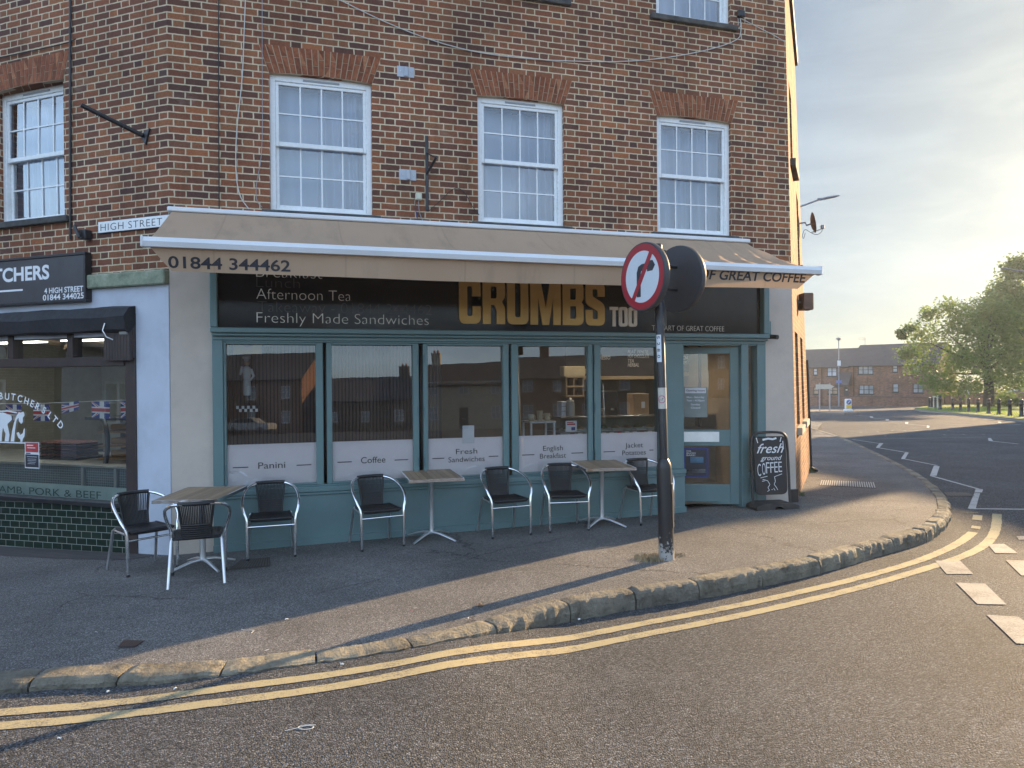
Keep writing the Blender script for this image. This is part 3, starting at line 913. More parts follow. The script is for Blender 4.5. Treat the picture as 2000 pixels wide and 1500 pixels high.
for z in (ZT - 0.02,):
    mb = MB(); mb.face([(q[0], q[1], z) for q in foot]); 
    cx = sum(q[0] for q in foot) / 6; cy = sum(q[1] for q in foot) / 6
    pe = p1t
    out = [(0, -.04), (uend(ZT) + .03, -.04), (pe.x + .07, pe.y), (p2.x, p2.y), (p3.x, p3.y), (p4.x, p4.y - .03)]
    for i in range(6):
        a, b_ = out[i], out[(i + 1) % 6]
        mb.face([(a[0], a[1], z), (b_[0], b_[1], z), (b_[0], b_[1], z + .16), (a[0], a[1], z + .16)])
        mb.face([(a[0], a[1], z + .16), (b_[0], b_[1], z + .16), (cx, cy, z + 2.6)])
        f_ = foot[i]; g_ = foot[(i + 1) % 6]
        mb.face([(f_[0], f_[1], z - .004), (g_[0], g_[1], z - .004), (b_[0], b_[1], z), (a[0], a[1], z)])
    mb.build('roof', mat('dark_roof_slate', (0.07, 0.065, 0.065), 0.7, var=0.2), bld)
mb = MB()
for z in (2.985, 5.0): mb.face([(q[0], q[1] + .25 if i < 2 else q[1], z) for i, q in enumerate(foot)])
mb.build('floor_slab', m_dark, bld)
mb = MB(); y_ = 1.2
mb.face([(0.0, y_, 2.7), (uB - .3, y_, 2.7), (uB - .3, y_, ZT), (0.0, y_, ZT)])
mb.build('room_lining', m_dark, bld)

# ground-floor render piers
mb = MB()
xl1 = F.u(416, 745); xr0 = F.u(1489, 700)
zg = lambda u, o=0.0: (lambda p: gz(p.x, p.y))(F.world(u, o, 0))
GB = -0.6
mb.box(0.0, xl1, 0.0, 0.3, GB, Z1B - .003)
mb.build('left_pier', m_cream, bld)
mb = MB()
for (za, zb2) in ((GB, 0.9), (0.9, 2.0), (2.0, Z1B - .003)):
    vs = []
    for z in (za, zb2):
        e = uend(z) - 0.012
        vs += [(xr0, -0.012, z), (e, -0.012, z), (e + .05, 0.3, z), (xr0, 0.3, z)]
    mb.add(vs, [(0, 1, 5, 4), (1, 2, 6, 5), (3, 0, 4, 7)])
mb.build('right_pier', m_cream, bld)
mb = MB(); zz = zg(uB_bot - .1)
mb.bbox(F.u(1541, 970), uB_bot + .012, -.03, 0.3, zz - .3, F.z(1550, 955), .006)
mb.build('pier_plinth', m_black, bld)
# ------------------------------------------------------------------ the cafe's shop front
U = F.u
cafe = F.empty('cafe_shopfront', 'teal timber cafe shop front with five tall windows under the beige awning', 'shop front')
ux0, ux1 = U(416, 745), U(1490, 700)
ZP0, ZP1, ZF = 0.435, 1.985, 0.883                 # pane bottom, pane top, top of the obscured band
zgl = lambda u: zg(u, 0.1)
uD = U(1331, 800)                                   # right end of the stall riser
def slope_box(mbx, u0, u1, y0, y1, z0a, z0b, z1a, z1b, m=0):
    mbx.add([(u0, y0, z0a), (u1, y0, z0b), (u0, y1, z0a), (u1, y1, z0b), (u0, y0, z1a), (u1, y0, z1b), (u0, y1, z1a), (u1, y1, z1b)],
            [(0, 2, 3, 1), (4, 5, 7, 6), (0, 1, 5, 4), (2, 6, 7, 3), (0, 4, 6, 2), (1, 3, 7, 5)], m)
mb = MB()
slope_box(mb, ux0, uD, -.075, 0.1, zgl(ux0) - .1, zgl(uD) - .1, .30, .30)
rs = mb.build('stall_riser', m_teal, cafe)
mb = MB(); slope_box(mb, ux0 - .005, uD + .012, -.095, -.07, zgl(ux0) - .06, zgl(uD) - .06, zgl(ux0) + .075, zgl(uD) + .075)
mb.build('skirting', m_teal, rs)
mb = MB()
mb.bbox(ux0 - .005, uD + .012, -.105, .1, .335, .395, .008); mb.bbox(ux0, uD + .005, -.095, .08, .303, .334, .006)
mb.build('sill', m_teal, cafe)
mb = MB()
mb.bbox(ux0 - .01, ux1 + .01, -.15, .05, 2.105, 2.16, .008); mb.bbox(ux0, ux1, -.12, .06, 2.07, 2.1035, .01); mb.bbox(ux0, ux1, -.07, .07, 2.03, 2.068, .004)
mb.build('cornice_moulding', m_teal, cafe)
u_door0, u_door1 = uD - .01, U(1445, 800)
posts = [(ux0, U(437, 745)), (U(1284, 800), uD), (U(1443, 800), U(1457, 800)), (U(1474, 800), ux1)]
for k, (a, b_) in enumerate(posts):
    mb = MB(); z0 = .396 if k < 2 else -.3
    mb.bbox(a, b_, -.065, .09, z0, 2.029, .006)
    if k == 1: mb.bbox(a + .09, b_, -.06, .09, -.25, .3, .004)
    mb.build('post', m_teal, cafe)
# fascia side trims
for a, b_ in ((ux0 - .01, U(427, 600)), (U(1480, 600), ux1 + .01)):
    mb = MB(); mb.bbox(a, b_, -.14, .05, 2.162, 3.0, .008)
    mb.build('fascia_trim', m_teal, cafe)
for ua_, ub_, za_, zb2 in ((U(437, 745), U(1284, 800), .396, .412), (U(437, 745), U(1474, 800), 2.01, 2.029)):
    mb = MB(); mb.bbox(ua_, ub_, -.05, .09, za_, zb2, .003)
    mb.build('rail', m_teal, cafe)
# five tall folding windows
m_film = mat('frosted_window_film', (0.86, 0.79, 0.80), 0.6, var=0.03)
m_ink = mat('black_window_lettering', (0.02, 0.02, 0.022), 0.5)
m_steel = mat('dull_steel_hinge', (0.10, 0.17, 0.19), 0.4, metal=0.3)
PX = [((437, 632), (443, 617), ['Panini'], (504, 557)), ((637, 818), (648.5, 806), ['Coffee'], (705, 753)), ((825, 993), (835, 981.5), ['Fresh', 'Sandwiches'], (876, 947)),
      ((997, 1156), (1011, 1147), ['English', 'Breakfast'], (1055, 1106)), ((1158, 1285), (1171, 1284), ['Jacket', 'Potatoes'], (1216, 1262))]
TILT = 0.0285
for k, ((l0, l1), (g0, g1), words, (t0, t1)) in enumerate(PX):
    a, b_, c, d = U(l0, 800), U(l1, 800), U(g0, 800), U(g1, 800)
    mb = MB(); e = .004
    mb.bbox(a + e, c, -.045, .03, .414, 2.008, .005); mb.bbox(d, b_ - e, -.045, .03, .414, 2.008, .005)
    mb.bbox(c, d, -.043, .028, .414, ZP0, .004); mb.bbox(c, d, -.043, .028, ZP1, 2.008, .004)
    w = mb.build('window', m_teal, cafe)
    gm = MB(); hh = ZP1 - ZP0; tl = TILT * hh / 2
    gm.face([(c, .0 - tl, ZP0), (d, .0 - tl, ZP0), (d, .0 + tl, ZP1), (c, .0 + tl, ZP1)])
    gm.build('pane', m_shopglass, w)
    fm = MB(); fm.face([(c, .012, ZP0), (d, .012, ZP0), (d, .012, ZF), (c, .012, ZF)])
    fm.build('frosted_film', m_film, w)
    tm = MB(); ua, ub = U(t0, 890), U(t1, 890)
    yl = .0085
    zc = (ZF + ZP0) / 2 + (-.005 if k else -.02)
    if len(words) == 1:
        add_text(tm, words[0], ua, ub, zc - .03, zc + .045, yl)
    else:
        short = .62 if k == 2 else .8
        um = (ua + ub) / 2; wd = (ub - ua) / 2
        add_text(tm, words[0], um - wd * short * .95, um + wd * short * .95, zc + .035, zc + .1, yl)
        add_text(tm, words[1], ua, ub, zc - .06, zc + .005, yl)
    dw = .16
    for x0 in (c + .055, ): tm.box(x0, min(x0 + dw, ua - .05), yl - .0005, yl + .0005, zc - .012, zc - .002)
    if k < 4 or True: tm.box(max(ub + .05, d - .055 - dw), d - .055, yl - .0005, yl + .0005, zc - .012, zc - .002)
    tm.build('lettering', m_ink, w)
    hx = b_ - .012 if k in (1, 3) else a + .012
    for z in (.62, 1.22, 1.82):
        hm = MB(); hm.tube([(hx, -.05, z - .055), (hx, -.05, z + .055)], .0075, 6)
        hm.build('hinge', m_steel, w)

# entrance door, hinged on the right and standing ajar
DW = u_door1 - u_door0 + .07
dd = empty('door_pivot', parent=cafe); bpy.data.objects.remove(dd)
DANG = R(-24)
zd0 = zgl(u_door1) + .02
def dl(x, y, z):
    return (x, y, z)
dm = MB(); st = .115
dm.bbox(-DW, -DW + st, -.02, .025, zd0, 2.0, .004); dm.bbox(-st, 0, -.02, .025, zd0, 2.0, .004)
z_g0, z_g1, z_h0, z_h1 = F.z(1400, 950) + .005, F.z(1400, 873), F.z(1400, 841), F.z(1400, 690)
dm.bbox(-DW + st, -st, -.019, .024, zd0, z_g0, .004); dm.bbox(-DW + st, -st, -.019, .024, z_g1, z_h0, .004); dm.bbox(-DW + st, -st, -.019, .024, z_h1, 2.0, .004)
door = dm.build('door', m_teal, cafe)
def ondoor(o, root=False):
    if root: o.location = (u_door1 - .005, .02, 0); o.rotation_euler = (0, 0, DANG)
    return o
ondoor(door, True)
gm = MB()
for c, d in ((z_g0, z_g1), (z_h0, z_h1)): gm.face([(-DW + st, 0, c), (-st, 0, c), (-st, .006, d), (-DW + st, .006, d)])
gm.build('pane', m_shopglass, door)
lm = MB(); lm.bbox(-DW + .21, -.26, -.027, -.019, z_g1 + .055, z_h0 - .055 + .03, .002)
lm.build('letter_plate', m_alu_dull, door)
# narrow light beside the door
gm = MB(); a, b_ = U(1457, 800), U(1474, 800)
gm.face([(a, .01, .3), (b_, .01, .3), (b_, .02, 2.02), (a, .02, 2.02)])
sg = gm.build('sidelight', m_shopglass, cafe)
mb = MB(); mb.bbox(a, b_, -.05, .06, -.3, .22, .004); mb.bbox(a, b_, -.06, .06, .222, .3, .006)
mb.build('sidelight_panel', m_teal, cafe)

# ------------------------------------------------------------------ fascia sign
fas = F.empty('fascia_sign', 'glossy black fascia sign lettered CRUMBS TOO in gold above the cafe windows', 'shop sign')
YF = -.055
mb = MB(); mb.bbox(U(427, 600), U(1480, 600), YF, .04, 2.161, 2.98, .004)
fas_p = mb.build('sign_board', m_blackgloss, fas)
m_palelet = mat('pale_sign_lettering', (0.72, 0.68, 0.60), 0.5)
m_darklet = mat('faded_dark_lettering', (0.035, 0.031, 0.032), 0.35)
def fz(px, py): return F.z(px, py, -YF)
def fu(px): return F.u(px, 600, -YF)
for s_, x0, x1, ytop, ybase, mm in (('Breakfast', 501, 630, 516, 541, m_palelet), ('Lunch', 501, 586, 539.5, 560.5, m_darklet), ('Afternoon Tea', 501, 686, 561.5, 584, m_palelet),
                                  ('Takeaway - 01844 344462', 503, 843, 586, 609, m_darklet), ('Freshly Made Sandwiches', 501, 837, 608, 630, m_palelet), ('THE ART OF GREAT COFFEE', 1273, 1414, 634.5, 645.5, m_palelet)):
    tm = MB(); add_text(tm, s_, fu(x0), fu(x1), fz(x0, ybase), fz(x0, ytop), YF - .0025, bold=-.021, thick=.0025)
    tm.build('lettering', mm, fas)
GL = {
 'C': (1, [[(0, 0, .24), (1, 0, .24), (1, .39, 0), (.62, .39, 0), (.62, .17, .07), (.38, .17, .07), (.38, .83, .07), (.62, .83, .07), (.62, .61, 0), (1, .61, 0), (1, 1, .24), (0, 1, .24)]]),
 'R': (1.06, [[(0, 0), (.36, 0), (.36, .43), (.52, .43, .05), (.62, .3, .04), (.62, 0), (1, 0), (1, .37, .1), (.86, .5, .05), (1, .6, .1), (1, 1, .24), (0, 1)], [(.36, .57), (.63, .57, .09), (.63, .84, .09), (.36, .84)]]),
 'U': (1.03, [[(0, 1), (0, 0, .24), (1, 0, .24), (1, 1), (.63, 1), (.63, .16, .09), (.37, .16, .09), (.37, 1)]]),
 'M': (1.5, [[(0, 0), (.25, 0), (.25, .62), (.39, 0), (.61, 0), (.75, .62), (.75, 0), (1, 0), (1, 1), (.66, 1), (.5, .38), (.34, 1), (0, 1)]]),
 'B': (1.06, [[(0, 0), (1, 0, .24), (1, .48, .14), (.9, .53, .03), (1, .6, .1), (1, 1, .24), (0, 1)], [(.36, .15), (.64, .15, .08), (.64, .44, .08), (.36, .44)], [(.36, .59), (.64, .59, .06), (.64, .85, .07), (.36, .85)]]),
 'S': (1.0, [[(0, 0, .24), (1, 0, .24), (1, .5, .2), (.37, .68, .06), (.37, .85, .06), (.63, .85, .06), (.63, .68), (1, .68), (1, 1, .24), (0, 1, .24), (0, .5, .2), (.63, .33, .06), (.63, .15, .06), (.37, .15, .06), (.37, .36), (0, .36)]]),
 'T': (.92, [[(.3, 0), (.7, 0), (.7, .84), (1, .84), (1, 1), (0, 1), (0, .84), (.3, .84)]]),
 'O': (1.0, [[(0, 0, .26), (1, 0, .26), (1, 1, .26), (0, 1, .26)], [(.37, .15, .09), (.63, .15, .09), (.63, .85, .09), (.37, .85, .09)]]),
}
def block_word(word, u0, u1, z0, z1, gap):
    mbx = MB(); tot = sum(GL[c][0] for c in word) + gap * (len(word) - 1)
    k = (u1 - u0) / tot; x = u0
    for c in word:
        w, loops = GL[c]; w *= k; h = z1 - z0
        L = [[(x + px_ * w, z0 + py_ * h) for px_, py_ in rounded([(p[0] * w / h, p[1], *(p[2:])) for p in lp])] if False else
             [(x + q[0] * h, z0 + q[1] * h) for q in rounded([(p[0] * w / h, p[1], (p[2] * .6 if len(p) > 2 else 0)) for p in lp])] for lp in loops]
        mbx.poly(L, YF - .022, YF - .001)
        x += w + gap * k
    return mbx
m_gold = mat('brushed_gold_letters', (0.46, 0.27, 0.085), 0.42, metal=0.55, var=0.06)
m_ivory = mat('ivory_letters', (0.62, 0.54, 0.44), 0.45)
block_word('CRUMBS', fu(896), fu(1180), fz(896, 632), fz(896, 543.5), .10).build('gold_lettering', m_gold, fas)
block_word('TOO', fu(1190), fu(1243), fz(1190, 637.5), fz(1190, 599.5), .08).build('ivory_lettering', m_ivory, fas)

# ------------------------------------------------------------------ awning
awn = F.empty('awning', 'beige fabric awning with white front bar stretched over the cafe front', 'awning')
PJ = 1.39
ca0, ca1 = U(330, 406), U(1455, 474)
zc0 = (F.z(330, 406, .1) + F.z(1455, 474, .1)) / 2
uf0, uf1 = U(277, 478, PJ), U(1601, 523, PJ)
zf_ = (F.z(277, 478, PJ) + F.z(1601, 524, PJ)) / 2
mb = MB(); mb.bbox(ca0, ca1, -.13, .0, zc0 - .02, zc0 + .03, .01); mb.bbox(ca0 + .03, ca1 - .03, -.1, 0, zc0 - .085, zc0 - .021, .01)
mb.build('wall_rail', m_plastic_white, awn)
b = NB('beige_awning_fabric')
co = b.coord()
cl = b.mix(b.noise(co, 2.0, 6, 0.6), (0.47, 0.32, 0.21), (0.54, 0.375, 0.255))
wv = b.noise(co, 260, 2, 0.5)
sx_ = b.n('ShaderNodeSeparateXYZ', {0: co})
sm_ = b.math('ABSOLUTE', b.math('SUBTRACT', b.math('FRACT', b.math('DIVIDE', sx_.outputs[0], 1.17)), 0.5))
cl = b.mix(b.ramp(sm_, [(0.0, (0.3,) * 3), (0.006, (0.3,) * 3), (0.009, (0, 0, 0))]), cl, (0.25, 0.17, 0.11))
cl = b.mix(b.ramp(b.noise(b.n('ShaderNodeMapping', {0: co, 'Scale': (3, .7, .7)}).outputs[0], 1.6, 7, 0.7), [(0.52, (0, 0, 0)), (0.75, (0.45,) * 3)]), cl, (0.24, 0.18, 0.13))
d1 = b.n('ShaderNodeBsdfPrincipled', {'Base Color': cl, 'Roughness': 0.8, 'Normal': b.bump(wv, 0.15, 0.003)})
d2 = b.n('ShaderNodeBsdfTranslucent', {0: (0.42, 0.29, 0.18)})
b.t.links.new(b.n('ShaderNodeMixShader', {0: 0.22, 1: d1.outputs[0], 2: d2.outputs[0]}).outputs[0], b.out.inputs[0])
m_awn = b.mat
mb = MB(); NU, NV = 90, 16
zr = zf_ + .035
def awn_pt(t, s_):
    ua = ca0 + .04 + (ca1 - ca0 - .08) * t; ub = uf0 + .07 + (uf1 - uf0 - .14) * t
    u = ua + (ub - ua) * s_
    y = -.10 - (PJ - .10) * s_
    sag = (.012 + .075 * sst(.02, .3, t) * (1 - .25 * sst(.9, 1, t))) * sin(pi * s_)
    rip = .036 * sin(pi * s_) ** .7 * sin(62 * t ** 3 + 7 * s_) * (sst(.5, .95, t)) + .006 * sin(pi * s_) * sin(23 * t + 4 * s_)
    return (u, y, zc0 - .02 + (zr - zc0 + .02) * s_ - sag + rip)
mb.add([awn_pt(i / NU, j / NV) for j in range(NV + 1) for i in range(NU + 1)], [(j * (NU + 1) + i, j * (NU + 1) + i + 1, (j + 1) * (NU + 1) + i + 1, (j + 1) * (NU + 1) + i) for j in range(NV) for i in range(NU)], 0, True)
mb.build('canopy', m_awn, awn)
mb = MB()
prof = [(-.035, -.045), (.035, -.045), (.05, 0), (.035, .04), (-.02, .045), (-.045, 0)]
for a, b_ in ((uf0, uf1),):
    n = len(prof)
    vs = [(u, -PJ - q[0], zf_ + q[1]) for u in (a, b_) for q in prof]
    mb.add(vs, [(i, (i + 1) % n, n + (i + 1) % n, n + i) for i in range(n)] + [tuple(range(n)), tuple(reversed(range(n, 2 * n)))])
fb = mb.build('front_bar', m_plastic_white, awn); weld(fb, 1e-6)
mb = MB()
for u in (uf0 - .004, uf1 - .016): mb.bbox(u, u + .02, -PJ - .055, -PJ + .05, zf_ - .055, zf_ + .052, .01)
mb.build('end_cap', m_plastic_white, fb)
# valance
mb = MB(); NU = 120
ZL = 5
def val_pt(t, s_, dy=0.0):
    inset = .13 * s_ * s_
    a = uf0 + .06 + .17 * s_; b_ = uf1 - .06 - .22 * s_
    u = a + (b_ - a) * t
    hgt = .205 - .03 * sst(.35, 1, t) + .012 * sin(pi * t)
    y = -PJ + .012 + .03 * s_ + .012 * s_ * sin(17 * t + 1.0) + .006 * s_ * sin(41 * t)
    return Vector((u, y + dy, zf_ - .04 - hgt * s_))
mb.add([val_pt(i / NU, j / ZL) for j in range(ZL + 1) for i in range(NU + 1)], [(j * (NU + 1) + i, (j + 1) * (NU + 1) + i, (j + 1) * (NU + 1) + i + 1, j * (NU + 1) + i + 1) for j in range(ZL) for i in range(NU)], 0, True)
va = mb.build('valance', m_awn, awn)
m_navy = mat('dark_navy_lettering', (0.020, 0.020, 0.028), 0.7)
def valf(u, z, y):
    s_ = min(1, max(0, (zf_ - .04 - z) / .2))
    a = uf0 + .06 + .17 * s_; b_ = uf1 - .06 - .22 * s_
    p = val_pt((u - a) / (b_ - a), s_, -.004); return (u, p.y, z)
tm = MB(); zb0 = F.z(327, 521, PJ); zt0 = F.z(327, 498, PJ)
add_text(tm, '01844 344462', U(327, 510, PJ), U(567, 510, PJ), zb0, zt0, 0, bold=.018, f=valf)
tm.build('telephone_lettering', m_navy, va)
tm = MB(); zb0 = F.z(1575, 551.5, PJ); zt0 = F.z(1575, 533, PJ)
add_text(tm, 'THE ART OF GREAT COFFEE', U(1253, 540, PJ), U(1576, 540, PJ), zb0, zt0, 0, bold=.02, shear=.16, f=valf)
tm.build('slogan_lettering', m_navy, va)
# folding arms under the canopy
for u, sg in ((ca0 + .5, 1), (ca1 - .5, -1)):
    am = MB()
    el = (u + sg * .55, -.65, (zc0 + zf_) / 2 - .09)
    am.tube([(u, -.06, zc0 - .07), el], .022, 8); am.tube([el, (u + sg * .05, -PJ + .04, zf_ - .02)], .02, 8)
    am.build('arm', m_plastic_white, awn)

# ------------------------------------------------------------------ inside the cafe
inn = F.empty('cafe_room', kind=None) if False else None
def Fobj(o):
    o.location = (F.o.x, F.o.y, 0); o.rotation_euler = (0, 0, F.a); return o
zi = -.10
m_inwall = mat('warm_cafe_wall', (0.30, 0.23, 0.16), 0.8, var=0.06)
m_floor = mat('brown_cafe_floor', (0.13, 0.085, 0.06), 0.5, var=0.2)
m_ceil = mat('dim_cafe_ceiling', (0.30, 0.28, 0.26), 0.8)
mb = MB(); mb.face([(ux0, .1, zi), (uB_bot - .1, .1, zi), (uB_bot - .1, 4.2, zi), (ux0, 4.2, zi)])
struct(Fobj(mb.build('cafe_floor', m_floor)))
mb = MB(); mb.face([(ux0, .1, 2.5), (uB_bot - .1, .1, 2.5), (uB_bot - .1, 4.2, 2.5), (ux0, 4.2, 2.5)])
struct(Fobj(mb.build('cafe_ceiling', m_ceil)))
mb = MB(); mb.face([(ux0, 4.2, zi), (uB_bot - .1, 4.2, zi), (uB_bot - .1, 4.2, 2.5), (ux0, 4.2, 2.5)]); mb.face([(uB_bot - .15, .35, zi), (uB_bot - .15, 4.2, zi), (uB_bot - .15, 4.2, 2.5), (uB_bot - .15, .35, 2.5)])
mb.face([(ux0 + .02, .1, zi), (ux0 + .02, 4.2, zi), (ux0 + .02, 4.2, 2.5), (ux0 + .02, .1, 2.5)])
struct(Fobj(mb.build('cafe_wall', m_inwall)))
# slatted timber screen behind the left windows
scr = F.empty('slatted_screen', 'dark brown vertical timber slat screen behind the two left cafe windows', 'screen')
m_slat = mat('walnut_slat', (0.07, 0.040, 0.030), 0.5, var=0.25, scale=4)
mb = MB(); us0, us1 = ux0 + .1, U(845, 800) + .25
mb.box(us0, us1, .72, .74, zi, 2.2)
sb = mb.build('backing_board', mat('black_felt_backing', (0.012, 0.011, 0.011), .9), scr)
mb = MB(); u = us0 + .01
while u < us1 - .03:
    mb.box(u, u + .027, .69, .7195, zi, 2.2); u += .042
mb.build('slats', m_slat, scr)
# ------------------------------------------------------------------ the butcher's shop front on the wing
def wz(px, py, o=0.0): return Wg.z(px, py, o)
def wu(px, o=0.0): return Wg.u(px, 700, o)
but = Wg.empty('butcher_shopfront', "butcher's shop front with dark brown window frame over green tiled wall", 'shop front')
UL = -5.2
ue = wu(268)                                        # right edge of the dark window surround
m_brown = mat('dark_brown_frame', (0.045, 0.032, 0.030), 0.42, var=0.15, dirt=(0.09, 0.07, 0.06), damt=.3, dscale=6)
zgw = lambda u: (lambda p: gz(p.x, p.y))(Wg.world(u, 0.05, 0))
# white rendered end pier and head
mb = MB(); mb.box(ue, -.002, -.012, .3, -.7, 2.62); mb.build('pier', m_render, but)
zt1 = wz(200, 478)
mb = MB(); mb.box(UL, ue - .002, -.010, .3, 2.09, 2.62); mb.build('fascia_wall', m_render, but)
b = NB('mossy_stone_band')
co = b.coord()
b.bsdf(color=b.ramp(b.noise(co, 7, 7, .7), [(.3, (.13, .15, .10)), (.5, (.24, .27, .19)), (.7, (.36, .36, .27))]), rough=.9, normal=b.bump(b.noise(co, 25, 5, .7), .4, .01))
mb = MB(); mb.bbox(UL, -.004, -.075, .2, 2.621, 2.775, .012); mb.build('stone_band', b.mat, but)
# window surround
z_s = .395                                           # top of sill
zz = {k: wz(*v) for k, v in dict(head=(150, 640), tr1=(150, 652), tr0=(150, 698), rail0=(150, 716), bot=(150, 975), film=(150, 949)).items()}
def wbox(name, u0, u1, y0, y1, z0, z1, m=m_brown, parent=but, bv=.004):
    mbx = MB(); mbx.bbox(u0, u1, y0, y1, z0, z1, bv); return mbx.build(name, m, parent)
up0_ = wu(248)
wbox('post', up0_, ue - .001, -.03, .12, -.55, zz['head'] + .13)
wbox('head', UL, up0_ - .001, -.03, .12, zz['tr1'] + .004, zz['head'] + .13)
wbox('transom', UL, up0_ - .001, -.05, .1, zz['rail0'], zz['tr0'] - .002)
for px in (24, 140): wbox('mullion', wu(px) - .035, wu(px) + .05, -.03, .1, zz['tr0'], zz['tr1'])
wbox('sill', UL, up0_ + .03, -.075, .12, zz['bot'] - .055, zz['bot'] - .004, m=m_black)
m_butglass = glass_mat('butcher_window_glass', (0.80, 0.84, 0.84), boost=2.6)
pm = MB(); pm.face([(UL, .028, zz['bot']), (up0_, .028, zz['bot']), (up0_, .045, zz['rail0']), (UL, .045, zz['rail0'])])
pane = pm.build('pane', m_butglass, but)
pm = MB(); pm.face([(UL, .03, zz['tr0']), (up0_, .03, zz['tr0']), (up0_, .05, zz['tr1']), (UL, .05, zz['tr1'])])
pm.build('transom_pane', m_butglass, but)
fm = MB(); fm.face([(UL, .048, zz['bot']), (up0_, .048, zz['bot']), (up0_, .048, zz['film']), (UL, .048, zz['film'])])
film = fm.build('window_strip', mat('pale_green_strip', (0.42, 0.49, 0.45), .6), but)
tm = MB(); add_text(tm, 'LAMB, PORK & BEEF', wu(-22), wu(188), wz(100, 970), wz(100, 955), .043, bold=-.006)
tm.build('strip_lettering', mat('dark_green_lettering', (0.05, 0.11, 0.075), .6), film)
# green glazed tiles
b = NB('green_glazed_tile')
co = b.coord()
sp = b.n('ShaderNodeSeparateXYZ', {0: co})
zs_ = b.math('SUBTRACT', sp.outputs[2], b.math('MULTIPLY', sp.outputs[0], 0.02))
cv = b.n('ShaderNodeCombineXYZ', {0: sp.outputs[0], 1: zs_, 2: 0.0})
bt = b.n('ShaderNodeTexBrick', {'Vector': cv.outputs[0], 'Color1': (0.012, 0.024, 0.018), 'Color2': (0.018, 0.033, 0.022), 'Mortar': (0.30, 0.31, 0.27), 'Scale': 1.0, 'Mortar Size': 0.0028, 'Brick Width': 0.152, 'Row Height': 0.076})
b.bsdf(color=bt.outputs[0], rough=b.n('ShaderNodeMapRange', {0: bt.outputs[1], 3: .12, 4: .8}).outputs[0], normal=b.bump(bt.outputs[1], -.3, .003))
mb = MB(); mb.box(UL, up0_ - .002, -.02, .2, -.8, zz['bot'] - .056)
mb.build('tiled_wall', b.mat, but)
# folded black canopy
cz0, cz1 = wz(200, 652), wz(200, 601)
mb = MB()
prof = [(-.02, 2.06), (-.10, 2.05), (-.165, 1.985), (-.15, 1.90), (-.10, 1.885), (-.02, 1.93)]
prof = [(y, cz0 + (z - 1.885) / .175 * (cz1 - cz0)) for y, z in prof]
n = len(prof); uc1 = ue + .0
N = 30
vs = []
for i in range(N + 1):
    u = UL + (uc1 - UL) * i / N
    vs += [(u, y + .006 * sin(9 * u + k), z + .007 * sin(6 * u + 2 * k)) for k, (y, z) in enumerate(prof)]
mb.add(vs, [(i * n + k, i * n + (k + 1) % n, (i + 1) * n + (k + 1) % n, (i + 1) * n + k) for i in range(N) for k in range(n)] + [tuple(range(n)), tuple(reversed(range(N * n, N * n + n)))], 0, False)
bc = Wg.empty('folded_canopy', "folded black fabric canopy rolled up over the butcher's window", 'canopy')
o = mb.build('canopy_fabric', mat('black_canvas', (0.014, 0.014, 0.017), .75, var=.2), bc); weld(o, 1e-6)
mb = MB(); mb.bbox(uc1 - .13, uc1 - .02, -.12, -.02, cz0 - .03, cz0 + .07, .008); mb.build('bracket', mat('rusty_grey_bracket', (.25, .26, .25), .6, dirt=(.2, .1, .05)), bc)
mb = MB(); mb.tube([(uc1 - .28, -.16, cz0 + .1), (uc1 - .29, -.18, cz0 + .02), (uc1 - .25, -.17, cz0 - .05), (uc1 - .2, -.13, cz0 - .08)], .007, 6)
mb.build('winding_handle', m_alu_dull, bc)
# wooden slatted roll beside the window head
sr = Wg.empty('shutter_offcut', "short dark slatted roll hanging at the right end of the butcher's window head", 'shutter')
mb = MB(); u0, u1 = wu(218), wu(268)
for k in range(9):
    a = u0 + (u1 - u0) * k / 9
    mb.bbox(a, a + (u1 - u0) / 9 - .004, -.10, -.055, wz(240, 705), wz(240, 640) - .002 * k, .004)
mb.build('slats', m_brown, sr)
mb = MB(); mb.bbox(u0 - .01, u1, -.054, -.031, wz(240, 700), wz(240, 642), .003); mb.build('backing', m_brown, sr)

# butcher's sign
bs = Wg.empty('butcher_sign', "dark grey butcher's sign with white lettering and a telephone number", 'shop sign')
sz0, sz1 = (wz(180, 590) + wz(0, 600)) / 2, (wz(180, 494) + wz(0, 510)) / 2
us1 = wu(183)
mb = MB(); mb.bbox(UL + .3, us1 - .03, -.085, -.012, sz0 + .03, sz1 - .03, .003)
mb.build('sign_board', mat('charcoal_sign_board', (0.055, 0.055, 0.062), .35, var=.1), bs)
for a, b_, c, d in ((UL + .27, us1, sz1 - .03, sz1), (UL + .27, us1, sz0, sz0 + .03), (us1 - .03, us1, sz0 + .03, sz1 - .03)):
    mb = MB(); mb.bbox(a, b_, -.097, -.012, c, d, .004); mb.build('sign_frame', m_black, bs)
m_lw = mat('white_sign_lettering', (0.74, 0.75, 0.76), .5, var=.03)
for s_, x0, x1, yb, yt, bo in (('BUTCHERS', -47, 98, 549, 522, .03), ('4 HIGH STREET', 88, 164, 571, 560, .02), ('01844 344025', 85, 165, 584.5, 573, .02)):
    tm = MB(); xm = max(5, (x0 + x1) / 2)
    add_text(tm, s_, wu(x0, .087), wu(x1, .087), wz(xm, yb, .087), wz(xm, yt, .087), -.0865, bold=bo); tm.build('lettering', m_lw, bs)
mb = MB(); mb.box(wu(-90), wu(60), -.087, -.0855, wz(30, 571.5), wz(30, 568)); mb.build('white_rule', m_lw, bs)

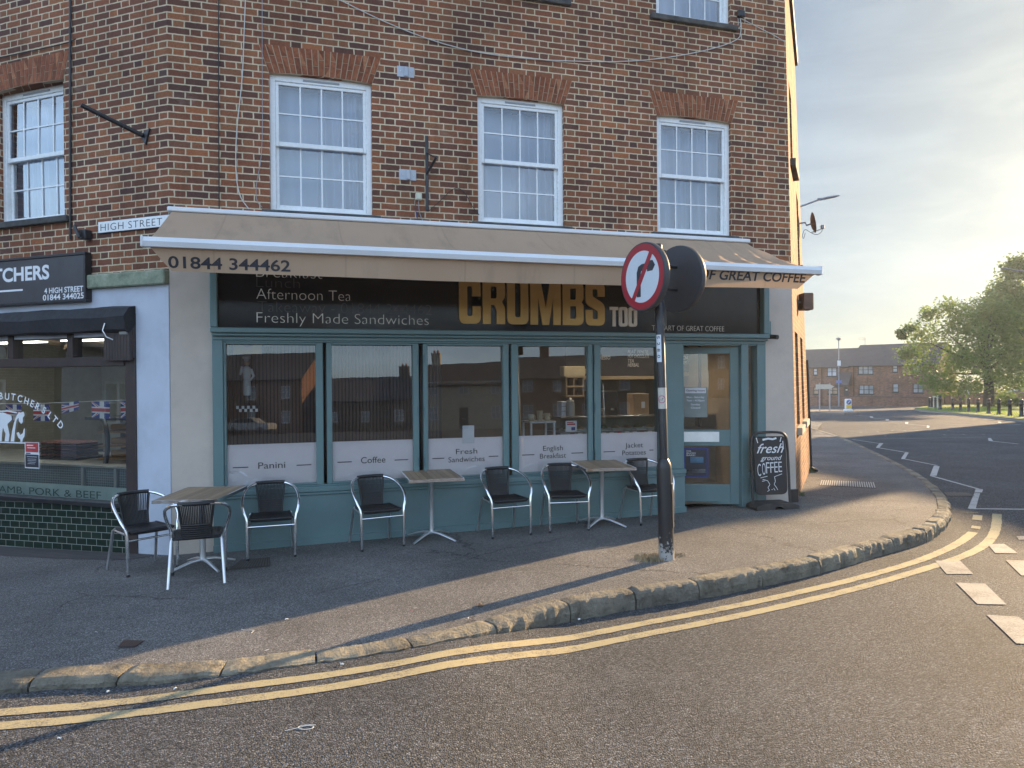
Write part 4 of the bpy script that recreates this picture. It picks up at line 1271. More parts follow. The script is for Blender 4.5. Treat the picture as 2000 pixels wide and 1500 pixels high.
# lettering and animal emblem on the glass
tm = MB()
arc = Wg.empty('window_emblem', "white arched lettering with cow and hen silhouettes on the butcher's window", 'window sign')
yl = .024
cu0, cz_, rad = wu(-28), wz(-28, 925), None
def on_arc(s_, pts):
    for ch, (px, py, ang, h) in zip(s_, pts):
        cx_, cz2 = wu(px), wz(max(px, 2), py)
        vs, fs, a, b_ = text_raw(ch, .02)
        sc = h / CAPH; ca, sa = cos(R(ang)), sin(R(ang)); w2 = (a + b_) / 2
        tm.add([(cx_ + ((v.x - w2) * ca - (v.y - CAPH / 2) * sa) * sc * 1.0, yl, cz2 + ((v.x - w2) * sa + (v.y - CAPH / 2) * ca) * sc) for v in vs], fs)
hL = abs(wz(30, 768) - wz(30, 782))
on_arc('BUTCHERSLTD', [(-3, 773, 2, hL), (9, 774, -3, hL), (21, 775, -7, hL), (34, 778, -13, hL), (47, 783, -19, hL), (58, 788, -25, hL), (69, 794, -29, hL), (81, 801, -33, hL), (93, 811, -42, hL), (102, 819, -45, hL), (113, 830, -48, hL)])
tm.build('lettering', m_lw, arc)
def silh(name, pts, extra=None):
    mbx = MB(); mbx.poly([[(wu(0) + (wu(60) - wu(0)) * x / 60, wz(30, y)) for x, y in pts]], yl, yl + .0008)
    return mbx.build(name, m_lw, arc)
def silh_many(name, polys):
    mbx = MB()
    for pts in polys: mbx.poly([[(wu(0) + (wu(60) - wu(0)) * x / 60, wz(30, y)) for x, y in pts]], yl, yl + .0008)
    return mbx.build(name, m_lw, arc)
silh_many('cow', [[(-14, 807.5), (0, 806), (17, 812), (18, 820), (9, 829), (13, 850), (11, 863), (3, 863), (5, 848), (0, 836), (-2, 848), (-3, 863), (-9, 863), (-8, 830), (-14, 828)],
    [(30, 808), (32, 805), (35, 806), (41, 804), (43, 811), (39.5, 816), (39.5, 824), (36, 828), (32, 823), (31, 816), (27, 821), (24, 840), (22, 863), (15, 863), (18, 843), (22, 826), (27, 813)],
    [(-14, 803), (10, 802), (27, 805), (29, 807.5), (27, 807.5), (10, 804.4), (-14, 805.4)]])
silh('hen', [(27, 846), (31, 844), (34, 850), (39, 846), (41, 838), (43, 836), (43, 845), (42, 853), (39, 857), (38, 863), (34, 863), (34, 858), (30, 855)])
mb = MB(); mb.box(wu(-60), wu(46), yl, yl + .0008, wz(20, 866), wz(20, 863.6)); mb.build('ground_line', m_lw, arc)

# notice taped to the glass
def card(F_, name, label, cat, x0, x1, yt, yb, base, y, bits, group=None):
    """a flat printed notice: bits = (x0, x1, y0, y1 as fractions from top left, material)"""
    t = F_.empty(name, label, cat, group)
    xm = max(4, (x0 + x1) / 2)
    a, b_, c, d = F_.u(x0, 700), F_.u(x1, 700), F_.z(xm, yb), F_.z(xm, yt)
    mbx = MB(); mbx.box(a, b_, y, y + .0015, c, d); s_ = mbx.build('sheet', base, t)
    for k, (fx0, fx1, fy0, fy1, mm) in enumerate(bits):
        mbx = MB(); mbx.box(a + (b_ - a) * fx0, a + (b_ - a) * fx1, y - .0008 - .0002 * k, y - .0002, d - (d - c) * fy1, d - (d - c) * fy0); mbx.build('printed_area', mm, s_)
    return t, (a, b_, c, d)
m_paper = mat('white_paper', (0.66, 0.66, 0.68), .7, var=.04)
m_red = mat('red_print', (0.45, 0.05, 0.05), .6, var=.2)
m_dkprint = mat('dark_print', (0.03, 0.03, 0.04), .6)
m_blue = mat('blue_print', (0.02, 0.045, 0.22), .6)
card(Wg, 'window_notice', "red and black paper notice taped to the butcher's window below the hen", 'notice', 43, 71, 864, 915, m_paper, .02,
     [(.06, .95, .02, .38, m_red), (.04, .96, .47, .96, m_dkprint), (.08, .4, .41, .45, m_dkprint), (.15, .85, .55, .565, m_paper), (.2, .8, .64, .65, m_paper), (.2, .8, .7, .71, m_paper), (.25, .75, .76, .77, m_paper), (.2, .7, .82, .83, m_paper), (.15, .6, .1, .14, m_paper), (.2, .75, .2, .23, m_paper)])

# union flag bunting
bun = Wg.empty('flag_bunting', "string of small red, white and blue flags across the butcher's window", 'bunting')
def flag(px, py, w, h, tilt=0.0):
    c0, z0 = wu(px), wz(max(px, 2), py)
    mbx = MB(); y = .17
    def P(x, z, k=0): return (c0 + (x - .5) * w + .0, y - k * .0006 + .015 * sin(5 * x), z0 - (1 - z) * h + (x - .5) * tilt)
    def G(poly, mi, k):
        mbx.face([P(x, z, k) for x, z in poly], mi)
    n = 4
    for i in range(n): G([(i / n, 0), ((i + 1) / n, 0), ((i + 1) / n, 1), (i / n, 1)], 0, 0)
    t = .11
    for a in (((0, 0), (1, 1)), ((0, 1), (1, 0))):
        (xa, za), (xb, zb3) = a
        for s0, s1 in ((0, .5), (.5, 1)):
            p = (xa + (xb - xa) * s0, za + (zb3 - za) * s0); q = (xa + (xb - xa) * s1, za + (zb3 - za) * s1)
            G([(p[0], p[1] - t if s0 else max(0, p[1] - t)), (q[0], max(0, q[1] - t)), (q[0], min(1, q[1] + t)), (p[0], min(1, p[1] + t))], 1, 1)
            G([(p[0], max(0, p[1] - t * .4)), (q[0], max(0, q[1] - t * .4)), (q[0], min(1, q[1] + t * .3)), (p[0], min(1, p[1] + t * .3))], 2, 2)
    G([(.34, 0), (.66, 0), (.66, 1), (.34, 1)], 1, 3); G([(0, .32), (1, .32), (1, .68), (0, .68)], 1, 3.2)
    G([(.42, 0), (.58, 0), (.58, 1), (.42, 1)], 2, 4); G([(0, .4), (1, .4), (1, .6), (0, .6)], 2, 4.2)
    mbx.build('flag', [m_fb, m_fw, m_fr], bun)
m_fb = mat('flag_blue_cloth', (0.03, 0.05, 0.26), .8); m_fw = mat('flag_white_cloth', (0.7, 0.7, 0.72), .8); m_fr = mat('flag_red_cloth', (0.5, 0.04, 0.05), .8)
fwid = abs(wu(190) - wu(152)); fhei = abs(wz(170, 786) - wz(170, 820))
for px, py, tl in ((-1, 791, .0), (54, 791, .0), (111, 787, .05), (171, 785, -.005), (229, 783, .02)):
    flag(px, py, fwid, fhei * (.55 if px == 111 else 1), tl)
mb = MB(); mb.tube([(wu(-60), .172, wz(2, 790)), (wu(50), .172, wz(50, 789)), (wu(170), .172, wz(170, 784)), (wu(247), .172, wz(247, 781))], .004, 5); mb.build('string', m_lw, bun)

# inside the butcher's
def Wobj(o):
    o.location = (Wg.o.x, Wg.o.y, 0); o.rotation_euler = (0, 0, Wg.a); return o
def wroom(name, m, faces):
    mbx = MB()
    for f_ in faces: mbx.face(f_)
    return struct(Wobj(mbx.build(name, m)))
zfl = -.45
wroom('butcher_floor', m_floor, [[(UL, .12, zfl), (-.3, .12, zfl), (-.3, 3.6, zfl), (UL, 3.6, zfl)]])
wroom('butcher_ceiling', mat('pale_shop_ceiling', (.5, .5, .47), .8), [[(UL, .12, 2.2), (-.3, .12, 2.2), (-.3, 3.6, 2.2), (UL, 3.6, 2.2)]])
wroom('butcher_wall', mat('pale_tiled_shop_wall', (.36, .35, .30), .6), [[(UL, 3.6, zfl), (-.3, 3.6, zfl), (-.3, 3.6, 2.2), (UL, 3.6, 2.2)], [(-.32, .2, zfl), (-.32, 3.6, zfl), (-.32, 3.6, 2.2), (-.32, .2, 2.2)], [(UL, .12, zfl), (UL, 3.6, zfl), (UL, 3.6, 2.2), (UL, .12, 2.2)]])
m_tube = emit('fluorescent_diffuser', (1.0, 0.98, 0.84), 3.2)
for k, (x, y) in enumerate(((-2.2, 1.0), (-2.2, 2.3), (-3.8, 1.0), (-1.0, 2.3))):
    lt = Wg.empty('strip_light', ['fluorescent ceiling light nearest the butcher window glass', 'fluorescent ceiling light deep inside the butcher shop behind the nearest one', 'fluorescent ceiling light at the far left inside the butcher shop', 'fluorescent ceiling light towards the right wall inside the butcher shop'][k], 'ceiling light', "strip lights on the butcher's ceiling")
    mb = MB(); mb.bbox(x - .6, x + .6, y - .1, y + .1, 2.14, 2.195, .006); mb.build('housing', m_white, lt)
    mb = MB(); mb.bbox(x - .58, x + .58, y - .085, y + .085, 2.125, 2.139, .004); mb.build('diffuser', m_tube, lt)
# curved glass display cabinet, counter
m_bw = mat('orange_lit_shelf_wood', (0.30, 0.15, 0.05), .6)
dc = Wg.empty('display_cabinet', "black framed display cabinet with curved front and shelves inside the butcher's window", 'cabinet')
x0, x1 = wu(85), wu(150); zb_c, zt_c = wz(120, 918), wz(120, 825)
for xx in (x0, x1 + .35):
    am = MB(); pts = [(xx + .55 * (1 - cos(t * pi / 2)) * .35 - (0 if xx == x0 else 0), .95 - .45 * sin(t * pi / 2) * 0 + 0 - .35 * t, zt_c - (zt_c - zb_c) * (1 - cos(t * pi / 2))) for t in [i / 12 for i in range(13)]]
    pts = [(xx + .30 * sin(t * pi / 2), .75 - .2 * t, zb_c + (zt_c - zb_c) * cos(t * pi / 2)) for t in [i / 12 for i in range(13)]]
    am.tube(pts, .03, 8); am.build('curved_edge', m_black, dc)
mb = MB(); mb.bbox(x0 - .25, x1 + .42, .72, 1.3, zt_c - .02, zt_c + .02, .005); mb.build('top', m_black, dc)
mb = MB(); mb.bbox(x0 - .25, x0 - .2, 1.25, 1.3, zb_c, zt_c - .021, .005); mb.build('side', m_black, dc)
for z in (zb_c + .02, zb_c + .18, zb_c + .36):
    mb = MB(); mb.bbox(x0 - .18, x1 + .3, .85, 1.28, z, z + .018, .003); mb.build('shelf', m_bw, dc)
    mb = MB(); mb.bbox(x0 - .15, x1 + .1, 1.0, 1.25, z + .019, z + .1, .02); mb.build('stock', m_bw, dc)
ct = Wg.empty('shop_counter', "low steel counter with wire mesh front behind the butcher's window", 'counter')
zc1 = wz(150, 917)
mb = MB(); mb.bbox(UL + .2, -.4, .35, 1.6, zc1 - .03, zc1, .004); mb.build('counter_top', m_alu_dull, ct)
b = NB('wire_mesh_panel'); co = b.coord()
bt = b.n('ShaderNodeTexBrick', {'Vector': b.n('ShaderNodeMapping', {0: co, 'Rotation': (R(90), 0, 0)}).outputs[0], 'Color1': (.10, .12, .13), 'Color2': (.14, .16, .17), 'Mortar': (.36, .38, .38), 'Scale': 1.0, 'Mortar Size': .003, 'Brick Width': .03, 'Row Height': .03})
bt.offset = 0.0
b.bsdf(color=bt.outputs[0], rough=.4)
mb = MB(); mb.bbox(UL + .25, -.45, .40, .5, zfl + .01, zc1 - .031, .004); mb.build('mesh_front', b.mat, ct)
for px in (168, 102):
    mb = MB(); mb.bbox(wu(px) - .02, wu(px) + .02, .36, .399, zfl + .3, zc1 - .031, .003); mb.build('upright', m_alu_dull, ct)
# hoop-backed chair inside
hc = Wg.empty('hoop_chair', "small dark hoop-backed wooden chair inside the butcher's shop", 'chair')
cx_ = wu(222); cz2 = zc1 + .01
mb = MB(); mb.tube([(cx_ + .17 * cos(t), 1.2, cz2 + .05 + .33 * sin(t)) for t in [pi * i / 14 for i in range(15)]], .012, 6); mb.build('hoop', m_brown, hc)
for k in range(-3, 4):
    mb = MB(); mb.tube([(cx_ + k * .045, 1.2, cz2 + .0), (cx_ + k * .05, 1.2, cz2 + .05 + .33 * sqrt(max(0, 1 - (k * .05 / .17) ** 2)))], .006, 5); mb.build('spindle', m_brown, hc)
mb = MB(); mb.bbox(cx_ - .2, cx_ + .2, 1.02, 1.4, cz2 - .03, cz2, .01); mb.build('seat', m_brown, hc)
for sx in (-1, 1):
    for sy in (1.06, 1.36):
        mb = MB(); mb.tube([(cx_ + sx * .16, sy, cz2 - .03), (cx_ + sx * .19, sy, zfl)], .014, 6); mb.build('leg', m_brown, hc)
# stacked red meat trays
for k in range(3):
    tr = Wg.empty('meat_tray', ['lowest dark red tray of packed meat behind the notice', 'middle dark red tray of packed meat behind the notice', 'topmost dark red tray of packed meat behind the notice'][k], 'tray', "meat trays in the butcher's window")
    z0 = zc1 + .005 + k * .075
    mb = MB(); mb.bbox(wu(-40), wu(40), .7, 1.1, z0, z0 + .03, .004); mb.build('tray_base', m_black, tr)
    mb = MB()
    for i in range(5):
        a = wu(-38) + (wu(38) - wu(-38)) * i / 5; mb.bbox(a + .005, a + .14, .72, 1.05, z0 + .031, z0 + .07, .015)
    mb.build('meat', mat('raw_meat', (.16, .06, .055), .5, var=.4, scale=20), tr)

# ------------------------------------------------------------------ things fixed to the brick
hs = Wg.empty('street_name_plate', 'white cast street name plate reading HIGH STREET on the brick', 'street sign')
u0, u1 = wu(197), wu(345); z0, z1 = wz(198, 457), wz(198, 433)
mb = MB(); mb.bbox(u0, u1, -.02, -.002, z0, z1, .003); mb.build('plate', m_black, hs)
mb = MB(); mb.bbox(u0 + .008, u1 - .008, -.023, -.0195, z0 + .008, z1 - .008, .002); mb.build('white_face', m_white, hs)
tm = MB(); add_text(tm, 'HIGH STREET', wu(203), wu(323), wz(203, 452), wz(203, 437.5), -.0245, bold=-.012, spacing=1.1); tm.build('lettering', m_dkprint, hs)

def run(name, label, cat, pts, r, m, Fr=None, off=.02, n=6):
    """cable or pipe fixed along a wall through photographed points"""
    Fr = Fr or F
    t = Fr.empty(name, label, cat)
    mb = MB()
    P = []
    for px, py in pts:
        u, z = Fr.hit(px, py, off); P.append(Vector((u, -off, z)))
    if len(P) > 2: P = chaikin(P, 2)
    mb.tube(P, r, n)
    mb.build('run', m, t)
    return t
run('drain_pipe', 'thin black pipe running down the brick beside the left sash window', 'pipe', [(137, -60), (137, 100), (137, 468)], .014, m_black, Wg, .02)
run('cable', 'thin black cable clipped down the brick just right of the corner', 'cable', [(427, -50), (427, 200), (428, 408)], .006, m_cable_black)
run('cable', 'loose white cable hanging in a bow left of the first cafe window', 'cable', [(481, -40), (476, 80), (474, 150), (461, 260), (460, 340), (468, 385), (486, 408)], .006, m_cable_white)
run('cable', 'thin grey cable dropping close along the left jamb of the first cafe window', 'cable', [(512, -40), (512, 130), (513, 300), (500, 360), (500, 392), (512, 405)], .004, m_grey_metal)
run('cable', 'long white cable sagging across the brick above the three windows', 'cable', [(640, -12), (760, 48), (880, 92), (990, 112), (1130, 121), (1250, 120), (1360, 104), (1443, 80), (1448, 58), (1446, 36)], .006, m_cable_white)
run('cable', 'short white cable from the black junction box to the building edge', 'cable', [(1447, 36), (1470, 48), (1510, 68), (1534, 82)], .005, m_cable_white)
run('cable', 'thin black cable looping between the wall bracket and the middle window', 'cable', [(838, 412), (862, 390), (885, 368), (897, 367), (910, 378), (920, 400), (936, 420)], .004, m_cable_black)
run('cable', 'black cable crossing the brick above the arch of the left sash window', 'cable', [(-30, 118), (60, 100), (132, 84), (148, 76)], .006, m_cable_black, Wg)
# flag pole holder
fp = Wg.empty('flagpole_holder', 'black angled flagpole holder on the brick left of the corner', 'flagpole holder')
u0, z0 = wu(290), wz(290, 265)
mb = MB(); mb.poly([[(u0 - .06, z0 + .01), (u0 + .07, z0 + .07), (u0 + .01, z0 - .10)]], -.025, -.002); mb.build('wall_plate', m_black, fp)
e1 = Wg.hit(158, 205, .55)
mb = MB(); mb.tube([(u0 - .02, -.03, z0 + .0), (e1[0], -.55, e1[1])], .024, 10); tb = mb.build('tube', m_black, fp)
for t in (.35, .75):
    p = Vector((u0, -.03, z0)).lerp(Vector((e1[0], -.55, e1[1])), t)
    mb = MB(); mb.tube([(p.x + .018 * cos(a), p.y, p.z - .035 + .018 * sin(a)) for a in [2 * pi * i / 10 for i in range(10)]], .004, 5, closed=True); mb.build('ring', m_black, tb)
fl = Wg.empty('flood_light', 'small black floodlight on the stone band below the left window', 'floodlight')
u0, z0 = wu(178), wz(178, 459)
mb = MB(); mb.bbox(u0 - .05, u0 + .05, -.1, -.01, z0 - .06, z0 + .045, .006); mb.build('lamp_body', m_black, fl)
mb = MB(); mb.bbox(-.02, .02, -.02, .0, 0, .16, .003, M=Matrix.Translation((u0 + .0, -.12, z0 - .05)) @ Matrix.Rotation(R(-28), 4, 'Y')); mb.build('arm', m_black, fl)
# steel plates, bracket, boxes
for k, (px, py, lab) in enumerate(((792, 141, 'pale grey steel plate screwed to the brick above the wall bracket'), (796, 342, 'pale grey steel plate with a rust line, just left of the wall bracket'))):
    t = F.empty('steel_plate', lab, 'plate', 'pale steel plates on the brick')
    u, z = F.hit(px, py)
    mb = MB(); mb.bbox(u - .10, u + .10, -.012, -.001, z - .062, z + .062, .003); pl = mb.build('plate', mat('pale_galvanised_plate', (.42, .45, .5), .5, dirt=(.3, .2, .14), damt=.25), t)
    mb = MB(); mb.bbox(u - .02, u + .03, -.03, -.0125, z - .058, z + .058, .008); mb.build('raised_fold', MATS['pale_galvanised_plate'], pl)
    for sx in (-.06, .07):
        mb = MB(); mb.lathe([(.006, 0), (.006, .006), (.002, .008)], n=8, M=Matrix.Translation((u + sx, -.012, z)) @ Matrix.Rotation(R(90), 4, 'X')); mb.build('screw', m_alu_dull, pl)
wbk = F.empty('wall_bracket', 'black iron hanging-sign bracket bolted upright to the brick between windows', 'bracket')
u, za = F.hit(833, 266); zb2 = F.z(836, 412); ub = F.u(836, 412)
mb = MB(); mb.bbox(u - .018, u + .018, -.02, -.001, zb2, za, .003); mb.build('strap', m_black, wbk)
zm = F.z(835, 340)
mb = MB(); mb.tube([(u, -.02, zm), (u + .07, -.26, zm + .13)], .016, 8); mb.build('arm', m_black, wbk)
mb = MB(); mb.tube([(u, -.02, zm + .24), (u + .07, -.25, zm + .12)], .007, 6); mb.build('stay', m_black, wbk)
def wbox_thing(name, label, cat, px, py, w, h, dpt, m, lead=None, Fr=None):
    t = (Fr or F).empty(name, label, cat)
    u, z = (Fr or F).hit(px, py)
    mb = MB(); mb.bbox(u - w / 2, u + w / 2, -dpt, -.001, z - h / 2, z + h / 2, .006); o = mb.build('case', m, t)
    mb = MB(); mb.bbox(u - w / 2 + .008, u + w / 2 - .008, -dpt - .006, -dpt + .0005, z - h / 2 + .008, z + h / 2 - .008, .003); mb.build('lid', m, o)
    for k, (pts, mm) in enumerate(lead or []):
        mb = MB(); mb.tube(chaikin([Vector((F.u(a, b_), -.015, F.z(a, b_))) for a, b_ in pts], 2), .004, 5); mb.build('lead', mm, t)
    return t
m_cbox = mat('cream_plastic_box', (.55, .54, .42), .5)
wbox_thing('junction_box', 'small cream junction box with two leads just above the awning', 'junction box', 817, 385, .075, .08, .04, m_cbox,
           [([(811, 392), (811, 410), (815, 428)], m_blue), ([(817, 392), (818, 415), (826, 434)], m_grey_metal)])
wbox_thing('junction_box', 'black junction box with white cables beside the top right window', 'junction box', 1445, 29, .10, .09, .05, m_black,
           [([(1440, 36), (1441, 50), (1436, 56), (1434, 52)], m_cable_white), ([(1444, 36), (1446, 52), (1440, 57)], m_cable_white)])
wbox_thing('alarm_box', 'narrow teal alarm box at the top right corner of the shop front', 'alarm box', 1497, 644, .055, .22, .07, m_teal)
cc = F.empty('security_camera', 'small black security camera under the right end of the fascia', 'camera')
u, z = F.hit(1497, 658)
mb = MB(); mb.tube([(u - .02, -.07, z), (u + .03, -.2, z - .015)], .032, 10); mb.build('body', m_black, cc)
mb = MB(); mb.tube([(u - .03, 0, z + .03), (u - .02, -.09, z + .0)], .014, 8); mb.build('mount', m_black, cc)

# things on the side wall
def sidehit(px, py, z_guess):
    fr = SF(z_guess); u, z = fr.hit(px, py)
    fr = SF(z); u, z = fr.hit(px, py)
    return fr.world(u, 0, z)
sd = thing('satellite_dish', 'grey satellite dish on a bracket high on the side wall', 'satellite dish', at(1571, 438, 13.3))
sd.scale = (.8, .8, .8)
mb = MB(); mb.tube([(-.25, .0, .0), (.02, .0, .04), (.04, -.02, -.03), (.14, -.03, .0)], .02, 6); mb.build('wall_bracket', m_grey_metal, sd)
dishM = Matrix.Translation((.14, -.02, .02)) @ Matrix.Rotation(R(-14), 4, 'Z') @ Matrix.Rotation(R(80), 4, 'Y')
mb = MB(); mb.lathe([(0.001, 0), (.08, .006), (.16, .025), (.235, .06), (.24, .062), (.235, .07), (.16, .034), (.08, .014), (0.001, .01)], n=28, M=dishM); mb.build('dish', mat('dark_grey_dish', (.055, .065, .08), .55), sd)
mb = MB(); mb.tube([(.15, -.03, -.2), (.36, -.05, -.13), (.40, -.05, -.10)], .011, 6); ar = mb.build('feed_arm', m_grey_metal, sd)
mb = MB(); mb.bbox(.36, .44, -.08, -.02, -.12, -.03, .01); mb.build('receiver', m_grey_metal, sd)
mb = MB(); mb.tube(chaikin([Vector(p) for p in ((.40, -.05, -.12), (.36, -.05, -.22), (.24, -.05, -.26), (.12, -.04, -.2), (0, -.02, -.1), (-.05, 0, -.25), (-.02, 0, -.36), (.02, 0, -.2))], 2), .006, 5); mb.build('cable', m_cable_black, sd)
wl_ = thing('wall_box', 'rusty brown box hung on the side wall beside the awning end', 'wall box', at(1563, 590, 11.6))
wl_.scale = (.85, .85, .9)
mb = MB(); mb.bbox(.0, .19, -.16, .10, -.15, .15, .012); bx = mb.build('case', mat('rusty_brown_sheet', (.13, .075, .05), .6, var=.2), wl_)
mb = MB(); mb.bbox(-.25, .0, -.03, .03, -.03, .03, .004); mb.build('wall_mount', m_black, wl_)
mb = MB(); mb.bbox(.19, .2, -.14, .08, -.13, .13, .003); mb.build('front_cover', MATS['rusty_brown_sheet'], bx)
dp = thing('down_pipe', 'dark rainwater pipe at the far end of the sunlit side wall', 'pipe', S.world(SIDE_LEN - .35, .035, 0))
b0_ = sshift(0)
top = -F.e * BAT * 7.0
mb = MB(); g_ = gz(dp.location.x, dp.location.y)
mb.tube([(0, 0, g_ + .12), tuple(-F.e * BAT * 3.6 + Vector((0, 0, 1.9)))], .024, 8); mb.build('pipe_run', m_black, dp)
mb = MB(); mb.tube([(0, 0, g_ + .14), (0, 0, g_ + .08), tuple(S.n * .12 + Vector((0, 0, g_ + .03)))], .03, 8); mb.build('shoe', m_black, dp)
# ------------------------------------------------------------------ cafe chairs and tables
m_wicker = mat('black_woven_rattan', (0.014, 0.014, 0.016), 0.38, var=0.35, scale=60, bump=0.5, bscale=220)
def make_chair(which_solid=True):
    t = thing('cafe_chair', 'chair', 'chair')
    L = [(-.235, .225, 0), (-.238, .222, .2), (-.24, .215, .39), (-.245, .205, .45), (-.265, .19, .50), (-.282, .15, .565), (-.284, .06, .63), (-.268, -.05, .685), (-.225, -.155, .727), (-.16, -.222, .748), (-.08, -.255, .757), (0, -.263, .759)]
    P = [Vector(p) for p in L] + [Vector((-x, y, z)) for x, y, z in reversed(L[:-1])]
    mb = MB(); mb.tube(chaikin(P, 2), .0155, 10); mb.build('arm_frame', m_alu, t)
    for sx in (-1, 1):
        mb = MB(); mb.tube([(sx * .205, -.14, .425), (sx * .212, -.19, .40), (sx * .235, -.285, 0)], .0145, 8); mb.build('rear_leg', m_alu_dull, t)
        mb = MB(); mb.tube([(sx * .238, .212, .412), (sx * .21, -.16, .408)], .010, 8); mb.build('side_rail', m_alu_dull, t)
        mb = MB(); mb.tube([(sx * .235, .225, -.001), (sx * .235, .225, .03)], .0172, 8); mb.build('foot_cap', m_black, t)
    mb = MB(); mb.tube([(-.238, .22, .355), (.238, .22, .355)], .0105, 8); mb.build('front_stretcher', m_alu, t)
    # woven seat: strands rolled over the front and back rails
    def strip(mbx, pts, w, th=.005):
        pts = [Vector(p) for p in pts]; vs = []
        for i, p in enumerate(pts):
            tg = (pts[min(len(pts) - 1, i + 1)] - pts[max(0, i - 1)]).normalized()
            nn = Vector((1, 0, 0)).cross(tg).normalized() * th / 2; xx = Vector((w / 2, 0, 0))
            vs += [p - xx - nn * .3, p - nn, p + xx - nn * .3, p + xx + nn * .3, p + nn, p - xx + nn * .3]
        n_ = len(pts)
        mbx.add(vs, [(i * 6 + k, i * 6 + (k + 1) % 6, (i + 1) * 6 + (k + 1) % 6, (i + 1) * 6 + k) for i in range(n_ - 1) for k in range(6)], 0, True)
    mb = MB(); n = 32
    for i in range(n):
        x = -.205 + .41 * (i + .5) / n
        ed = 1 - .10 * abs(x / .205) ** 3
        pts = [(x * .97, .205 * ed, .402), (x, .236 * ed, .42), (x, .222 * ed, .443), (x, .1, .426), (x * .97, -.06, .424), (x * .93, -.17, .434), (x * .92, -.19, .42)]
        strip(mb, pts, .0118, .008)
    for y, z in ((.225, .43), (-.175, .424)):
        mb.tube([(-.205, y * .93, z), (-.1, y, z), (.1, y, z), (.205, y * .93, z)], .013, 6)
    for sx in (-1, 1): mb.tube([(sx * .212, .2, .43), (sx * .208, 0, .428), (sx * .195, -.17, .432)], .013, 6)
    mb.box(-.2, .2, -.17, .2, .413, .419)
    mb.build('seat', m_wicker, t)
    mb = MB(); n = 19
    for i in range(n):
        s_ = -1 + 2 * (i + .5) / n
        pts = [(s_ * .118, -.165 - .012 * (1 - s_ * s_), .42), (s_ * .120, -.19 - .025 * (1 - s_ * s_), .52), (s_ * .130, -.21 - .035 * (1 - s_ * s_), .63), (s_ * .143, -.22 - .04 * (1 - s_ * s_), .71), (s_ * .150, -.222 - .042 * (1 - s_ * s_), .757)]
        strip(mb, pts, .0112 if which_solid else .0098, .007)
    for z, hw_, y0 in ((.435, .12, -.166), (.455, .12, -.171), (.475, .12, -.176), (.495, .12, -.182), (.515, .121, -.187), (.535, .122, -.192), (.555, .123, -.197)):
        q_ = [(hw_ * q, y0 - .012 - .03 * (1 - q * q), z) for q in (-1, -.6, -.2, .2, .6, 1)]
        mb.tube(q_, .0105, 5)
    mb.tube([(.150 * q, -.222 - .042 * (1 - q * q), .756) for q in (-1, -.6, -.2, .2, .6, 1)], .0195, 8)
    for sx in (-1, 1): mb.tube([(sx * .118, -.165, .432), (sx * .124, -.195, .54), (sx * .150, -.222, .755)], .0105, 6)
    mb.build('backrest', m_wicker, t)
    return t
chair0 = make_chair()
CH = [('rear', (217, 1112), (296, 1097), -1, 'leftmost black rattan chair, turned towards the table, in front of the green tiles'),
      ('rear', (340, 1150), (427, 1140), 1, 'black rattan chair seen from behind, nearest the camera, pulled up to a table'),
      ('front', (480, 1097), (580, 1087), -1, 'black rattan chair facing the road under the Panini window'),
      ('front', (699, 1073), (791, 1061), -1, 'black rattan chair facing the road under the Coffee window, left of the middle table'),
      ('front', (951, 1048), (1031, 1039), -1, 'black rattan chair right of the middle table, under the Fresh Sandwiches window'),
      ('front', (1061, 1035), (1137, 1030), -1, 'black rattan chair left of the rightmost table, under the English Breakfast window'),
      ('front', (1243, 1025), (1313, 1017), -1, 'black rattan chair half hidden behind the sign post, right of the rightmost table')]
for k, (which, pa, pb, sg, lab) in enumerate(CH):
    a, b_ = ground(*pa), ground(*pb)
    v = (b_ - a) * sg
    yaw = atan2(v.y, v.x)
    y_off = .225 if which == 'front' else -.285
    mid = (a + b_) / 2
    half = .235
    fwd = Vector((-sin(yaw), cos(yaw), 0))
    org = mid - fwd * y_off
    o = chair0 if k == 0 else copy_tree(chair0)
    if k >= 2:                                    # keep the backs clear of the shop sill
        tops = [org + fwd * -.285 + Vector((cos(yaw), sin(yaw), 0)) * q for q in (-.235, -.15, .15, .235)]
        gap = min((p_ - F.o).dot(F.n) for p_ in tops)
        org = org + F.n * max(0, .135 - gap)
    o.location = (org.x, org.y, gz(org.x, org.y) + .002)
    o.scale = (.98, .98, .965)
    o.rotation_euler = (0, 0, yaw)
    tag(o, lab, 'chair', 'black rattan cafe chairs outside the cafe')
b = NB('weathered_table_slat')
co = b.coord()
mpn = b.n('ShaderNodeMapping', {0: co, 'Scale': (30, 3, 30)})
isl = b.n('ShaderNodeNewGeometry').outputs['Random Per Island']
col = b.mix(b.noise(mpn.outputs[0], 2.0, 6, .65), (0.17, 0.11, 0.065), (0.38, 0.28, 0.18))
col = b.mix(1.0, col, b.ramp(isl, [(0, (.75, .74, .72)), (1, (1.15, 1.12, 1.1))]), 'MULTIPLY')
b.bsdf(color=col, rough=.6, normal=b.bump(b.noise(mpn.outputs[0], 6, 4, .6), .2, .003))
m_slatwood = b.mat
